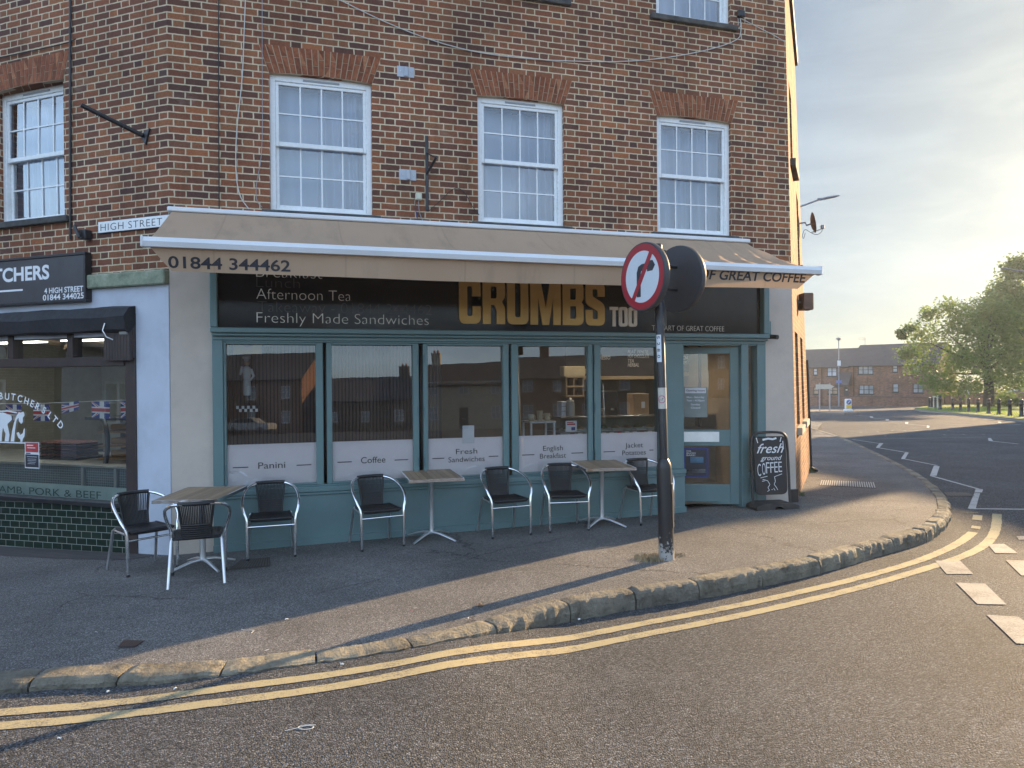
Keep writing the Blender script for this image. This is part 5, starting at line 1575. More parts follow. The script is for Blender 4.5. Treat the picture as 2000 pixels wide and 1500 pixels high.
def make_table():
    t = thing('cafe_table', 'table', 'table')
    h = .735; w = .30; l = .425
    mb = MB(); n = 9
    for i in range(n):
        x = -w + .012 + (2 * w - .024) * i / n
        mb.bbox(x + .0015, x + (2 * w - .024) / n - .0015, -l + .012, l - .012, h - .018, h, .002)
    tp = mb.build('tabletop', m_slatwood, t)
    mb = MB()
    for a in ((-w, w, -l, -l + .011), (-w, w, l - .011, l), (-w, -w + .011, -l + .011, l - .011), (w - .011, w, -l + .011, l - .011)):
        mb.box(*a, h - .03, h + .001)
    mb.box(-.16, .16, -.16, .16, h - .03, h - .019)
    mb.build('rim', m_alu, tp)
    mb = MB(); mb.lathe([(.03, .07), (.028, .1), (.028, h - .06), (.05, h - .03)], n=18); mb.build('column', m_alu_dull, t)
    for k in range(4):
        a = pi / 4 + k * pi / 2
        d = Vector((cos(a), sin(a), 0))
        mb = MB(); mb.tube([d * .02 + Vector((0, 0, .085)), d * .12 + Vector((0, 0, .075)), d * .25 + Vector((0, 0, .04)), d * .33 + Vector((0, 0, .016))], [.024, .022, .018, .014], 8, flat=.7)
        f_ = mb.build('foot', m_alu_dull, t)
    return t
tab0 = make_table()
TB = [((-3.05, 7.03), 3, 'slatted wood and aluminium table standing leftmost, in front of the white render pier'), ((-.92, 8.08), 15, 'empty slatted wood and aluminium table under the Fresh Sandwiches window'),
      ((1.07, 8.62), 8, 'slatted wood and aluminium table under the Jacket Potatoes window, near the sign post')]
for k, (p, a, lab) in enumerate(TB):
    o = tab0 if k == 0 else copy_tree(tab0)
    g = Vector((p[0], p[1], gz(*p))); o.location = (g.x, g.y, g.z); o.rotation_euler = (0, 0, R(a))
    tag(o, lab, 'table', 'slatted cafe tables')

# ------------------------------------------------------------------ sign post with the no right turn sign
pg = ground(1302, 1092)
post = thing('road_sign_post', 'black sign post with round no right turn sign on the pavement edge', 'road sign', pg)
LEAN = Matrix.Rotation(R(-1.3), 4, 'Y')
b = NB('chipped_black_post_paint')
co = b.coord(); sp = b.n('ShaderNodeSeparateXYZ', {0: co})
ch_ = b.ramp(b.math('ADD', b.math('MULTIPLY', b.noise(co, 26, 6, .75), .8), b.math('MULTIPLY', sp.outputs[2], -.9)), [(.27, (0, 0, 0)), (.33, (1, 1, 1))])
b.bsdf(color=b.mix(ch_, (.016, .016, .019), (.34, .33, .31)), rough=.38)
m_post = b.mat
mb = MB(); mb.lathe([(.074, -.05), (.072, .0), (.071, .86), (.066, .9), (.045, .945), (.041, .95)], n=28, M=LEAN); sl_ = mb.build('base_sleeve', m_post, post)
mb = MB(); mb.bbox(.068, .076, -.03, .03, .3, .72, .003, M=LEAN @ Matrix.Rotation(R(-25), 4, 'Z')); mb.build('access_cover', m_black, sl_)
mb = MB(); mb.lathe([(.041, .95), (.041, 2.96), (.03, 2.975), (.0005, 2.98)], n=24, M=LEAN); mb.build('pole', m_black, post)
m_sred = mat('sign_red', (0.34, 0.022, 0.035), .35, var=.04); m_swhite = mat('sign_white', (0.62, 0.66, 0.70), .35, var=.03); m_sback = mat('sign_back_grey', (0.045, 0.047, 0.055), .5, var=.1)
def disc_M(px, py, Y, az):
    c = at(px, py, Y) - pg
    return Matrix.Translation(c) @ Matrix.Rotation(-R(az) + pi, 4, 'Z')     # local -y faces azimuth az
def disc(M, front, r=.305):
    mb = MB()
    MM = M @ Matrix.Rotation(R(90), 4, 'X')
    mb.lathe([(r + .012, -.03), (r + .016, -.022), (r + .016, .022), (r + .012, .03)], n=48, M=MM)
    d = mb.build('sign_disc', m_sback, post)
    f = lambda x, z, y: tuple(M @ Vector((x, y, z)))
    N = 48
    cir = lambda rr: [(rr * cos(2 * pi * i / N), rr * sin(2 * pi * i / N)) for i in range(N)]
    if front:
        mb = MB(); mb.poly([cir(r), cir(r * .79)], -.0322, -.030, f=f); mb.build('red_ring', m_sred, d)
        mb = MB(); mb.poly([cir(r * .79)], -.0315, -.030, f=f); mb.build('white_face', m_swhite, d)
        ar = [(-.055, -.17), (-.005, -.17), (-.005, .05), (.005, .07), (.025, .08), (.08, .08), (.08, .06), (.095, .06), (.175, .108), (.095, .156), (.08, .156), (.08, .13), (.02, .13), (-.03, .11), (-.055, .06)]
        ar = [(-.075, -.185), (-.018, -.185), (-.018, .03), (-.01, .052), (.01, .06), (.075, .06), (.075, .04), (.15, .04), (.185, .088), (.15, .136), (.075, .136), (.075, .118), (.0, .118), (-.052, .1), (-.075, .045)]
        mb = MB(); mb.poly([ar], -.033, -.0316, f=f); mb.build('black_arrow', m_dkprint, d)
        a = R(58); dx, dz = cos(a), sin(a); q = r * .82; w = .026
        mb = MB(); mb.poly([[(-dx * q - dz * w, -dz * q + dx * w), (-dx * q + dz * w, -dz * q - dx * w), (dx * q + dz * w, dz * q - dx * w), (dx * q - dz * w, dz * q + dx * w)]], -.0342, -.0331, f=f)
        mb.build('red_slash', m_sred, d)
    return d
AZ = 241
Mf = disc_M(1259, 541, 6.70, AZ); disc(Mf, True)
Mb = disc_M(1325, 545, 6.98, AZ + 180 - 6); dbk = disc(Mb, False)
# clips between discs and pole
for dz in (-.11, .11):
    a = Mf @ Vector((.0, .03, dz)); c = Mb @ Vector((0, .03, dz))
    mb = MB(); mb.tube([a, a.lerp(c, .5), c], .016, 8); mb.build('clip', m_black, post)
mb = MB(); a = Mf.translation.lerp(Mb.translation, .5); mb.tube([a + Vector((0, 0, -.45)), a + Vector((0, 0, .26))], .041, 16); mb.build('pole_head', m_black, post)
def on_pole(name, label, cat, z0, z1, w, ang, m, draw=None):
    t = thing(name, label, cat, pg)
    mb = MB(); n = 10; r = .0425
    span = w / r
    vs = []
    for z in (z0, z1):
        for i in range(n + 1):
            a = R(ang) + span * (i / n - .5)
            vs.append(LEAN @ Vector((r * cos(a), r * sin(a), z)))
    mb.add(vs, [(i, i + 1, n + 2 + i, n + 1 + i) for i in range(n)], 0, True)
    p = mb.build('label', m, t)
    def wrap(x, z, y): 
        a = R(ang) + x / r
        return tuple(LEAN @ Vector(((r + .0008) * cos(a), (r + .0008) * sin(a), z)))
    if draw:
        for nm, mm, fn in draw:
            mb = MB(); fn(mb, wrap); mb.build(nm, mm, p)
    return t
zA, zB = (at(1287, 707, pg.y).z - pg.z), (at(1287, 654, pg.y).z - pg.z)
def vertical_number(mbx, wrap):
    for i, ch in enumerate('S280'):
        z1 = zB - .012 - i * (zB - zA - .02) / 4
        vs, fs, a, b_ = text_raw(ch, .01)
        h = .05
        mbx.add([wrap((v.y / CAPH - .5) * h * .62, z1 - (v.x - a) * .062, 0) for v in vs], fs)
on_pole('number_strip', 'white strip with vertical black numbers stuck on the black sign post', 'label', zA, zB, .052, -128, m_swhite, [('numbers', m_dkprint, vertical_number)])
zA, zB = (at(1291, 798, pg.y).z - pg.z), (at(1291, 757, pg.y).z - pg.z)
m_mag = mat('magenta_print', (.42, .03, .14), .5)
def ringd(mbx, wrap):
    N = 28; zc = (zA + zB) / 2 - .01
    for i in range(N):
        a, c = 2 * pi * i / N, 2 * pi * (i + 1) / N
        mbx.face([wrap(.036 * cos(a) - .01, zc + .036 * sin(a), 0), wrap(.036 * cos(c) - .01, zc + .036 * sin(c), 0), wrap(.030 * cos(c) - .01, zc + .030 * sin(c), 0), wrap(.030 * cos(a) - .01, zc + .030 * sin(a), 0)])
def dogd(mbx, wrap):
    zc = (zA + zB) / 2 - .01
    for q in ([(-.02, .004), (.004, .006), (.004, -.002), (-.02, -.004)], [(.002, .002), (.012, .014), (.017, .011), (.006, -.001)], [(-.019, -.003), (-.015, -.003), (-.017, -.014), (-.021, -.014)], [(-.001, -.003), (.003, -.003), (.003, -.014), (-.001, -.014)]):
        mbx.face([wrap(x - .01, zc + z, 0) for x, z in q])
    for z in (zB - .02, zB - .045, zA + .025, zA + .04): 
        mbx.face([wrap(-.03, z, 0), wrap(.02, z, 0), wrap(.02, z + .005, 0), wrap(-.03, z + .005, 0)])
on_pole('dog_fouling_sticker', 'cream sticker with a dog in a magenta ring on the sign post', 'sticker', zA, zB, .105, -92, mat('cream_sticker', (.50, .46, .40), .5), [('ring', m_mag, ringd), ('dog_print', m_dkprint, dogd)])
# weeds round the foot of the post
def tuft(name, label, c, n, h, m, seed, spread=.12):
    rr = random.Random(seed); mb = MB()
    for i in range(n):
        a = rr.uniform(0, 2 * pi); d = spread * sqrt(rr.random())
        x, y = c.x + d * cos(a), c.y + d * sin(a); z = gz(x, y)
        hh = h * rr.uniform(.4, 1); b2 = rr.uniform(0, 2 * pi); lx, ly = .6 * hh * cos(b2), .6 * hh * sin(b2); w = rr.uniform(.002, .006)
        mb.face([(x - w, y, z), (x + w, y, z), (x + lx * .5 + w * .7, y + ly * .5, z + hh * .7), (x + lx * .5 - w * .7, y + ly * .5, z + hh * .7)])
        mb.face([(x + lx * .5 - w * .7, y + ly * .5, z + hh * .7), (x + lx * .5 + w * .7, y + ly * .5, z + hh * .7), (x + lx, y + ly, z + hh)])
    o = mb.build(name, m); o['kind'] = 'stuff'; return o
m_dry = mat('dry_straw_weed', (.26, .20, .11), .8, var=.3)
m_weed = mat('green_weed', (.06, .085, .03), .7, var=.3)
tuft('dry_weeds', '', ground(1272, 1092), 260, .05, m_dry, 5, .16); tuft('dry_weeds', '', ground(1318, 1086), 60, .03, m_dry, 6, .1)
tuft('green_weeds', '', ground(1560, 968), 90, .07, m_weed, 7, .08); tuft('green_weeds', '', ground(1583, 922), 70, .12, m_weed, 8, .1)

# ------------------------------------------------------------------ chalk A-board
ag = ground(1507, 992)
ab = thing('chalk_board', 'black chalk pavement sign lettered fresh ground COFFEE beside the cafe door', 'pavement sign', ag, R(10))
AW, AH = .265, .93
leanA = Matrix.Translation((0, .0, .07)) @ Matrix.Rotation(R(-4), 4, 'X')
def fa(x, z, y): return tuple(leanA @ Vector((x, y, z)))
fr_pts = [(-AW, .0), (-AW, AH - .12), (-AW + .03, AH - .04), (-AW + .1, AH), (AW - .1, AH), (AW - .03, AH - .04), (AW, AH - .12), (AW, 0)]
mb = MB(); mb.tube(chaikin([Vector(fa(x, z, 0)) for x, z in fr_pts], 2), .018, 8); mb.build('tube_frame', m_black, ab)
pw, p0, p1 = .225, .11, .87
mb = MB(); mb.poly([rounded([(-pw, p0, .08), (pw, p0, .08), (pw, p1, .05), (-pw, p1, .05)])], -.012, .012, f=fa); pn = mb.build('panel', mat('black_chalk_panel', (.016, .016, .019), .35), ab)
mb = MB(); q = rounded([(-pw, p0, .08), (pw, p0, .08), (pw, p1, .05), (-pw, p1, .05)])
mb.tube([fa(x, z, -.012) for x, z in q], .006, 6, closed=True); mb.build('edge_trim', m_black, pn)
m_chalk = mat('white_chalk_pen', (.66, .67, .68), .7, var=.08)
m_chalk.use_fake_user = False
tm = MB()
yy = -.0135
add_text(tm, 'fresh', -.19, .2, .655, .785, yy, bold=.006, shear=.45, f=fa); tm.build('chalk_word', m_chalk, pn)
tm = MB(); add_text(tm, 'ground', -.14, .17, .56, .625, yy, bold=.004, shear=.4, f=fa); tm.build('chalk_word', m_chalk, pn)
tm = MB()
lets = [('C', -.165, .40, .14), ('O', -.098, .415, .135), ('F', -.04, .43, .13), ('F', .02, .435, .125), ('E', .078, .44, .125), ('E', .138, .445, .12)]
for ch, x, z, h in lets: add_text(tm, ch, x - .0245, x + .0245, z - .045, z - .045 + h * 1.22, yy, bold=-.008, f=fa)
tm.build('chalk_word', m_chalk, pn)
def strokes(mbx, lines, w=.006):
    for ln in lines:
        for (xa, za), (xb, zb3) in zip(ln, ln[1:]):
            d = Vector((xb - xa, zb3 - za)); L = d.length
            if L < 1e-5: continue
            d /= L; nx_, nz_ = -d.y * w / 2, d.x * w / 2
            mbx.face([fa(xa - nx_, za - nz_, yy), fa(xb - nx_, zb3 - nz_, yy), fa(xb + nx_, zb3 + nz_, yy), fa(xa + nx_, za + nz_, yy)])
tm = MB(); strokes(tm, [[(-.10, .83), (-.02, .845), (.05, .835), (.10, .85)]], .025); strokes(tm, [[(-.19, .86), (-.17, .79)], [(.17, .86), (.15, .80)], [(.19, .81), (.195, .7)]], .012)
tm.build('chalk_stroke', m_chalk, pn)
tm = MB(); strokes(tm, [[(-.15, .33), (-.05, .35)], [(-.12, .31), (-.05, .29), (-.02, .24), (-.05, .2), (-.03, .165), (-.06, .15)], [(.16, .375), (.05, .34), (.06, .28), (.04, .24), (.07, .2), (.09, .165)], [(.03, .19), (.05, .16)], [(.0, .175), (.015, .17)], [(-.13, .285), (-.09, .29)]], .007)
tm.build('chalk_drawing', m_chalk, pn)
mb = MB()
prof = rounded([(-.30, 0), (-.06, 0, .03), (-.03, .045, .03), (.05, .045, .03), (.09, 0, .03), (.30, 0), (.30, .05, .02), (.2, .085, .03), (-.2, .085, .03), (-.30, .05, .02)])
for (y0_, y1_) in ((-.17, .12),):
    mb.poly([prof], y0_, y1_)
mb.build('rubber_foot', mat('dusty_black_rubber', (.028, .026, .025), .75, dirt=(.12, .10, .08), damt=.5, dscale=9), ab)

# ------------------------------------------------------------------ things seen through the cafe windows
def box_thing(name, label, cat, u, y, z, w, d, h, m, bits=None, group=None):
    t = F.empty(name, label, cat, group)
    mb = MB(); mb.bbox(u - w / 2, u + w / 2, y, y + d, z, z + h, .006); o = mb.build('body', m, t)
    for nm, mm, (a, b_, c, e, f_, g_) in bits or []:
        mb = MB(); mb.bbox(u + a, u + b_, y + c, y + e, z + f_, z + g_, .003); mb.build(nm, mm, t)
    return t
def fin(px, py, dep):
    """point inside the cafe seen at this pixel, dep metres behind the front"""
    return F.hit(px, py, -dep)
m_cream_i = mat('cream_interior_paint', (.50, .42, .28), .7)
m_pale = mat('pale_timber', (.36, .28, .18), .6)
m_chalkwall = mat('blackboard', (.02, .019, .019), .7)
# chalk menu boards
for k, (x0, x1, y0, y1, lab, lines) in enumerate((
        (1105, 1300, 640, 735, 'long black chalk menu board on the cafe wall above the counter', [('FLAT WHITE', 1226, 1266, 690), ('HOT CHOCOLATE', 1226, 1268, 699), ('TEA', 1226, 1238, 708), ('HERBAL', 1226, 1248, 716), ('ESPRESSO', 1160, 1192, 702), ('AMERICANO', 1180, 1206, 676)]),
        (1318, 1365, 640, 727, 'small black chalk menu board seen through the glass of the door', [('COCONUT', 1322, 1350, 702), ('CARAMEL', 1322, 1346, 711), ('VANILLA', 1328, 1354, 676)]))):
    t = F.empty('menu_board', lab, 'menu board', 'chalk menu boards in the cafe')
    dep = 2.6
    a = fin(x0, y1, dep); c = fin(x1, y0, dep)
    mb = MB(); mb.bbox(a[0], c[0], dep, dep + .03, a[1], c[1] + .3, .003); o = mb.build('board', m_chalkwall, t)
    mb = MB(); mb.bbox(a[0] - .04, c[0] + .04, dep - .012, dep + .03, a[1] - .06, a[1] - .002, .004); mb.build('rail', mat('pale_timber', (.36, .28, .18), .6), t)
    for s_, p, q, yb in lines:
        A, B = fin(p, yb, dep), fin(q, yb, dep)
        tm = MB(); add_text(tm, s_, A[0], B[0], A[1], A[1] + .062, dep - .002, bold=.012, shear=.2); tm.build('chalk_lettering', m_chalk, o)
A = fin(1318, 842, 3.0); B = fin(1366, 735, 3.0)
cpn = F.empty('cream_partition', 'cream painted partition with a small shelf seen through the upper door glass', 'partition')
mb = MB(); mb.bbox(A[0] - .1, B[0], 3.0, 3.04, zi, B[1], .003); mb.build('panel', m_cream_i, cpn)
mb = MB(); mb.bbox(A[0] + .1, B[0] - .02, 2.85, 2.999, fin(1340, 776, 3.0)[1], fin(1340, 776, 3.0)[1] + .025, .003); mb.build('ledge', m_pale, cpn)
for q in range(3):
    mb = MB(); mb.bbox(A[0] + .14 + q * .07, A[0] + .18 + q * .07, 2.9, 2.95, fin(1340, 776, 3.0)[1] + .026, fin(1340, 776, 3.0)[1] + .10 + .03 * (q % 2), .004); mb.build('small_bottle', m_dkprint, cpn)
# added flat dark panel standing for the doorway post and dark passage
t = F.empty('dark_passage_panel', 'tall dark panel beside the inner doorway seen through the cafe door', 'curtain')
A = fin(1366, 840, 2.2); B = fin(1386, 690, 2.2)
mb = MB(); mb.bbox(A[0], B[0] + .1, 2.2, 2.23, zi, 2.4, .004); mb.build('dark_sheet', m_dark, t)
# counter with chilled display
dep = 1.75
A = fin(1095, 845, dep); B = fin(1300, 845, dep)
ct = F.empty('chilled_display', 'glass fronted chilled food display counter inside the cafe', 'display counter')
zA = fin(1200, 813, dep)[1]; zB_ = fin(1200, 840, dep)[1]
mb = MB(); mb.bbox(A[0], B[0] + 1.0, dep + .02, dep + .7, zi, zB_ - .02, .006); mb.build('cabinet_base', mat('steel_cabinet', (.30, .32, .31), .4, metal=.4), ct)
mb = MB(); mb.bbox(A[0], B[0] + 1.0, dep, dep + .7, zA - .012, zA + .012, .004); mb.build('glass_top', m_alu, ct)
mb = MB(); mb.face([(A[0], dep + .01, zB_), (B[0] + 1, dep + .01, zB_), (B[0] + 1, dep + .01, zA - .012), (A[0], dep + .01, zA - .012)]); mb.build('glass_front', glass_mat('display_glass', (.8, .9, .85), 2.0), ct)
mb = MB(); mb.bbox(A[0], B[0] + 1, dep + .65, dep + .69, zB_, zA - .013, .003); mb.build('back_panel', mat('pale_display_back', (.36, .40, .36), .5), ct)
rr = random.Random(9)
for i in range(9):
    u = A[0] + .1 + i * .2
    f_ = F.empty('food_tray', 'shallow white food tray inside the chilled cafe display', 'food tray', 'food trays in the chilled display')
    mb = MB(); mb.bbox(u, u + .17, dep + .08, dep + .35, zB_ - .018, zB_ + .02, .006); mb.build('tray_base', m_white, f_)
    mb = MB(); mb.lathe([(.07, 0), (.06, .03), (.02, .045), (.0005, .047)], c=(u + .085, dep + .2, zB_ + .021), n=12); mb.build('filling', mat('filling_%s' % 'salad bread ham'.split()[i % 3], [(.20, .22, .07), (.45, .28, .12), (.5, .25, .2)][i % 3], .7, var=.3), f_)
# price cards strip
pc = F.empty('price_strip', 'row of white price cards along the foot of the chilled display', 'price cards')
for i in range(12):
    u = A[0] + .15 + i * .13
    mb = MB(); mb.bbox(u, u + .07, dep - .012, dep - .004, zB_ - .07, zB_ - .025, .002); mb.build('price_card', m_paper if i % 3 else m_red, pc)
# counter-top things
zt_i = zA + .014
uc = fin(1120, 800, dep + .2)[0]
box_thing('paper_box_stack', 'stack of flat white takeaway boxes on the display counter, left of the jar', 'boxes', fin(1102, 800, dep + .2)[0], dep + .15, zt_i, .13, .2, .22, m_paper, [('box_gap', m_dkprint, (-.066, .066, -.002, .0, .07, .075)), ('box_gap', m_dkprint, (-.066, .066, -.002, .0, .145, .15))])
jr = F.empty('biscuit_jar', 'tall glass biscuit jar with lid standing on the display counter', 'jar')
u = fin(1117, 800, dep + .05)[0]
mb = MB(); mb.lathe([(.065, 0), (.068, .03), (.068, .19), (.05, .215)], c=(u, dep + .12, zt_i), n=20); mb.build('jar_body', mat('cloudy_glass', (.35, .36, .34), .15), jr)
mb = MB(); mb.lathe([(.056, .216), (.06, .235), (.02, .25), (.02, .275), (.0005, .28)], c=(u, dep + .12, zt_i), n=16); mb.build('lid', m_alu_dull, jr)
box_thing('cardboard_box', 'brown cardboard box standing on the right of the display counter', 'cardboard box', fin(1247, 790, dep + .2)[0], dep + .1, zt_i, .26, .25, .33, mat('brown_cardboard', (.32, .21, .12), .8), [('label', m_paper, (.0, .06, -.003, -.0005, .1, .2)), ('flap', mat('brown_cardboard', (.3, .2, .1)), (-.15, -.131, .0, .2, .25, .33))])
box_thing('coffee_machine', 'black coffee machine with chrome handles behind the display counter', 'coffee machine', fin(1180, 790, dep + .4)[0], dep + .35, zt_i - .05, .42, .35, .42, m_black, [('group_handle', m_alu, (-.12, -.06, -.1, .0, .12, .15)), ('group_handle', m_alu, (.05, .11, -.1, .0, .12, .15)), ('drip_tray', m_alu_dull, (-.18, .18, -.06, -.001, .0, .03))])
sh = F.empty('wall_shelf_unit', 'pale wooden pigeonhole shelf on the cafe wall above the jar', 'shelf')
a = fin(1097, 775, 2.5); c = fin(1126, 738, 2.5)
m_pale = mat('pale_timber', (.36, .28, .18), .6)
for z in (a[1], (a[1] + c[1]) / 2, c[1]):
    mb = MB(); mb.bbox(a[0], c[0] + .06, 2.3, 2.55, z, z + .025, .003); mb.build('shelf_board', m_pale, sh)
for u in (a[0], (a[0] + c[0]) / 2, c[0] + .035):
    mb = MB(); mb.bbox(u, u + .02, 2.31, 2.55, a[1] + .026, c[1] - .001, .003); mb.build('divider', m_pale, sh)
box_thing('paper_sack', 'plain cream paper sack lying on top of the pigeonhole shelf', 'sack', (a[0] + c[0]) / 2 + .02, 2.3, c[1] + .026, .36, .2, .16, m_cream_i, [('tied_neck', m_pale, (.18, .22, .05, .15, .04, .12))])
tb_ = F.empty('trolley', 'small white metal trolley with mugs behind the English Breakfast window', 'trolley')
a = fin(1038, 850, .9); c = fin(1083, 826, .9)
for u in (a[0], c[0]):
    mb = MB(); mb.bbox(u - .014, u + .014, .9, .93, zi, c[1], .004); mb.build('leg', m_white, tb_); mb = MB(); mb.bbox(u - .014, u + .014, 1.25, 1.28, zi, c[1], .004); mb.build('leg', m_white, tb_)
mb = MB(); mb.bbox(a[0] - .02, c[0] + .02, .89, 1.29, c[1] + .001, c[1] + .025, .004); mb.build('top', m_white, tb_)
for k, (du, hh, lab) in enumerate(((.08, .09, 'short cream mug standing on the white trolley, left of the tall one'), (.2, .14, 'tall cream mug standing on the white trolley'), (.31, .1, 'cream mug at the right end of the white trolley'))):
    mg = F.empty('mug', lab, 'mug', 'mugs on the trolley')
    mb = MB(); mb.lathe([(.035, 0), (.04, .01), (.042, hh), (.036, hh), (.034, .01)], c=(a[0] + du - .03, 1.05, c[1] + .026), n=16); mb.build('cup', m_cream_i, mg)
    mb = MB(); mb.tube([(a[0] + du - .03 + .042 + .02 * sin(q), 1.05, c[1] + .026 + hh * .5 + .025 * cos(q)) for q in [pi * i / 6 for i in range(7)]], .005, 5); mb.build('handle', m_cream_i, mg)
pl_ = F.empty('standing_pole', 'thin pale wooden pole leaning behind the English Breakfast window', 'pole')
a = fin(1013, 702, .35); c = fin(1016, 845, .35)
mb = MB(); mb.tube([(a[0], .35, a[1]), (c[0], .32, c[1] - .3)], .011, 8); mb.build('shaft', mat('pale_timber', (.36, .28, .18)), pl_)
# lit downlights over the counter
m_led = emit('warm_downlight_lens', (1.0, .86, .62), 6.0)
for k, (px, lab) in enumerate(((1110, 'small lit downlight in the cafe ceiling over the left end of the counter'), (1205, 'small lit downlight in the cafe ceiling over the middle of the counter'), (1300, 'small lit downlight in the cafe ceiling over the right end of the counter'), (1340, 'small lit downlight in the cafe ceiling seen through the entrance'))):
    u = fin(px, 700, 2.0 if k < 3 else 1.4)[0]; yd = 2.0 if k < 3 else 1.4
    dlt = F.empty('downlight', lab, 'ceiling light', 'downlights in the cafe ceiling')
    mb = MB(); mb.lathe([(.06, 0), (.065, .02), (.05, .04)], c=(u, yd, 2.455), n=14); mb.build('rim', m_alu_dull, dlt)
    mb = MB(); mb.lathe([(.045, 0), (.045, .004)], c=(u, yd, 2.45), n=14); mb.build('lens', m_led, dlt)
    ld = bpy.data.lights.new('downlight_glow', 'SPOT'); ld.energy = 7; ld.color = (1, .84, .6); ld.spot_size = R(120); ld.spot_blend = .6; ld.shadow_soft_size = .05
    lo_ = bpy.data.objects.new('downlight_glow', ld); lo_.parent = dlt; lo_.location = (u, yd, 2.43); C.objects.link(lo_)
# notices on and behind the glass
card(F, 'paper_notice', 'blank white paper sheet stuck low on the Fresh Sandwiches window', 'notice', 902, 925, 831, 865, m_paper, -.004, [(.15, .85, .3, .31, m_paper)])
card(F, 'hygiene_notice', 'small white notice with red and blue print on the English Breakfast window', 'notice', 1105, 1127, 822, 843, m_paper, .02, [(.12, .7, .1, .2, m_red), (.12, .85, .25, .4, m_red), (.5, .85, .6, .9, m_blue)])
def doorcard(name, label, cat, x0, x1, z0, z1, base, bits, texts=()):
    t = tag(empty(name, (0, 0, 0)), label, cat)
    t.location = F.world(u_door1 - .005, -.02, 0); t.rotation_euler = (0, 0, F.a + DANG)
    mbx = MB(); mbx.box(x0, x1, -.006, -.0045, z0, z1); s_ = mbx.build('sheet', base, t)
    for k, (fx0, fx1, fy0, fy1, mm) in enumerate(bits):
        mbx = MB(); mbx.box(x0 + (x1 - x0) * fx0, x0 + (x1 - x0) * fx1, -.0072, -.0062, z1 - (z1 - z0) * fy1, z1 - (z1 - z0) * fy0); mbx.build('printed_area', mm, s_)
    for tx, fx0, fx1, fyb, fyt, mm in texts:
        mbx = MB(); add_text(mbx, tx, x0 + (x1 - x0) * fx0, x0 + (x1 - x0) * fx1, z1 - (z1 - z0) * fyb, z1 - (z1 - z0) * fyt, -.0075, bold=.02); mbx.build('lettering', mm, s_)
m_sky = mat('pale_blue_print', (.16, .32, .48), .6)
doorcard('door_poster', 'dark blue framed poster in the lower pane of the cafe door', 'poster', -DW + .24, -DW + .56, z_g0 + .09, z_g1 - .03, m_blue,
         [(.06, .94, .04, .96, m_dkprint), (.25, .8, .3, .5, m_sky), (.1, .88, .72, .76, m_paper), (.1, .88, .8, .83, m_paper), (.1, .4, .88, .9, m_cream_i)],
         [('FOR', .1, .3, .13, .08, m_paper), ('BUCKS', .1, .48, .2, .15, m_paper), ('BAKE!', .1, .46, .27, .22, m_paper)])
doorcard('opening_hours_notice', 'pale opening hours notice on the upper glass of the cafe door', 'notice', -DW + .24, -DW + .55, z_h0 + .17, z_h0 + .58, mat('frosted_notice', (.22, .25, .24), .5), [(.05, .95, .02, .2, m_paper)],
         [('Opening hours', .1, .9, .14, .08, m_dkprint), ('Mon - Saturday', .12, .88, .36, .3, m_paper), ('7am - 4:30pm', .12, .88, .47, .41, m_paper), ('Sunday', .3, .7, .6, .54, m_paper), ('Closed', .3, .7, .71, .65, m_paper)])
# little chef figure standing on a chequered bracket
cf = F.empty('chef_figurine', 'small chef figurine in white standing on a chequered bracket behind the Panini window', 'figurine')
u, z = fin(483, 792, .45); H = F.z(483, 694, -.45) - z
mb = MB(); Y = .47
m_chef = mat('chef_white', (.50, .51, .49), .7); m_cd = mat('chef_dark_cloth', (.02, .02, .025), .7); m_face = mat('chef_face', (.30, .18, .12), .7)
mb.lathe([(.03, 0), (.034, .02), (.03, .16), (.035, .26)], c=(u + .012, Y, z), n=12); mb.lathe([(.03, 0), (.034, .02), (.03, .16), (.035, .26)], c=(u - .022, Y, z), n=12); mb.build('trousers', m_cd, cf)
mb = MB(); mb.lathe([(.052, .0), (.062, .05), (.058, .22), (.05, .25)], c=(u - .004, Y, z + .16), n=16); mb.build('apron', m_chef, cf)
mb = MB(); mb.lathe([(.05, 0), (.06, .06), (.068, .15), (.05, .2), (.022, .215)], c=(u - .004, Y, z + .412), n=16); mb.tube([(u - .06, Y, z + .58), (u - .1, Y - .01, z + .5), (u - .075, Y - .05, z + .62)], [.024, .022, .015], 8); mb.tube([(u + .055, Y, z + .58), (u + .1, Y - .01, z + .47), (u + .05, Y - .05, z + .4)], [.024, .022, .015], 8); mb.build('jacket', m_chef, cf)
mb = MB(); mb.lathe([(.01, 0), (.035, .015), (.044, .05), (.036, .09), (.01, .1)], c=(u - .004, Y, z + .628), n=14); mb.build('head', m_face, cf)
mb = MB(); mb.lathe([(.04, 0), (.042, .03), (.065, .05), (.06, .085), (.01, .1)], c=(u - .004, Y, z + .705), n=14); mb.build('hat', mat('chef_hat', (.32, .32, .36), .8), cf)
mb = MB(); mb.bbox(u - .12, u + .12, Y - .06, Y + .2, z - .075, z - .001, .004); br = mb.build('bracket', m_cd, cf)
mb = MB()
for i in range(8):
    for j in range(2):
        if (i + j) % 2: mb.box(u - .118 + i * .0295, u - .118 + (i + 1) * .0295, Y - .0625, Y - .0603, z - .072 + j * .035, z - .072 + (j + 1) * .035)
mb.build('chequers', m_white, br)
kf = H / .80
for o_ in [x for x in bpy.data.objects if x.parent == cf and x.name.split('.')[0] in ('trousers', 'apron', 'jacket', 'head', 'hat')]:
    for v_ in o_.data.vertices: v_.co = Vector((u, Y, z)) + (v_.co - Vector((u, Y, z))) * kf
yp = F.empty('hanging_price_sign', 'yellow sign with a red ring hanging in the top of the Panini window', 'sign')
a = fin(455, 691, .3); c = fin(511, 660, .3)
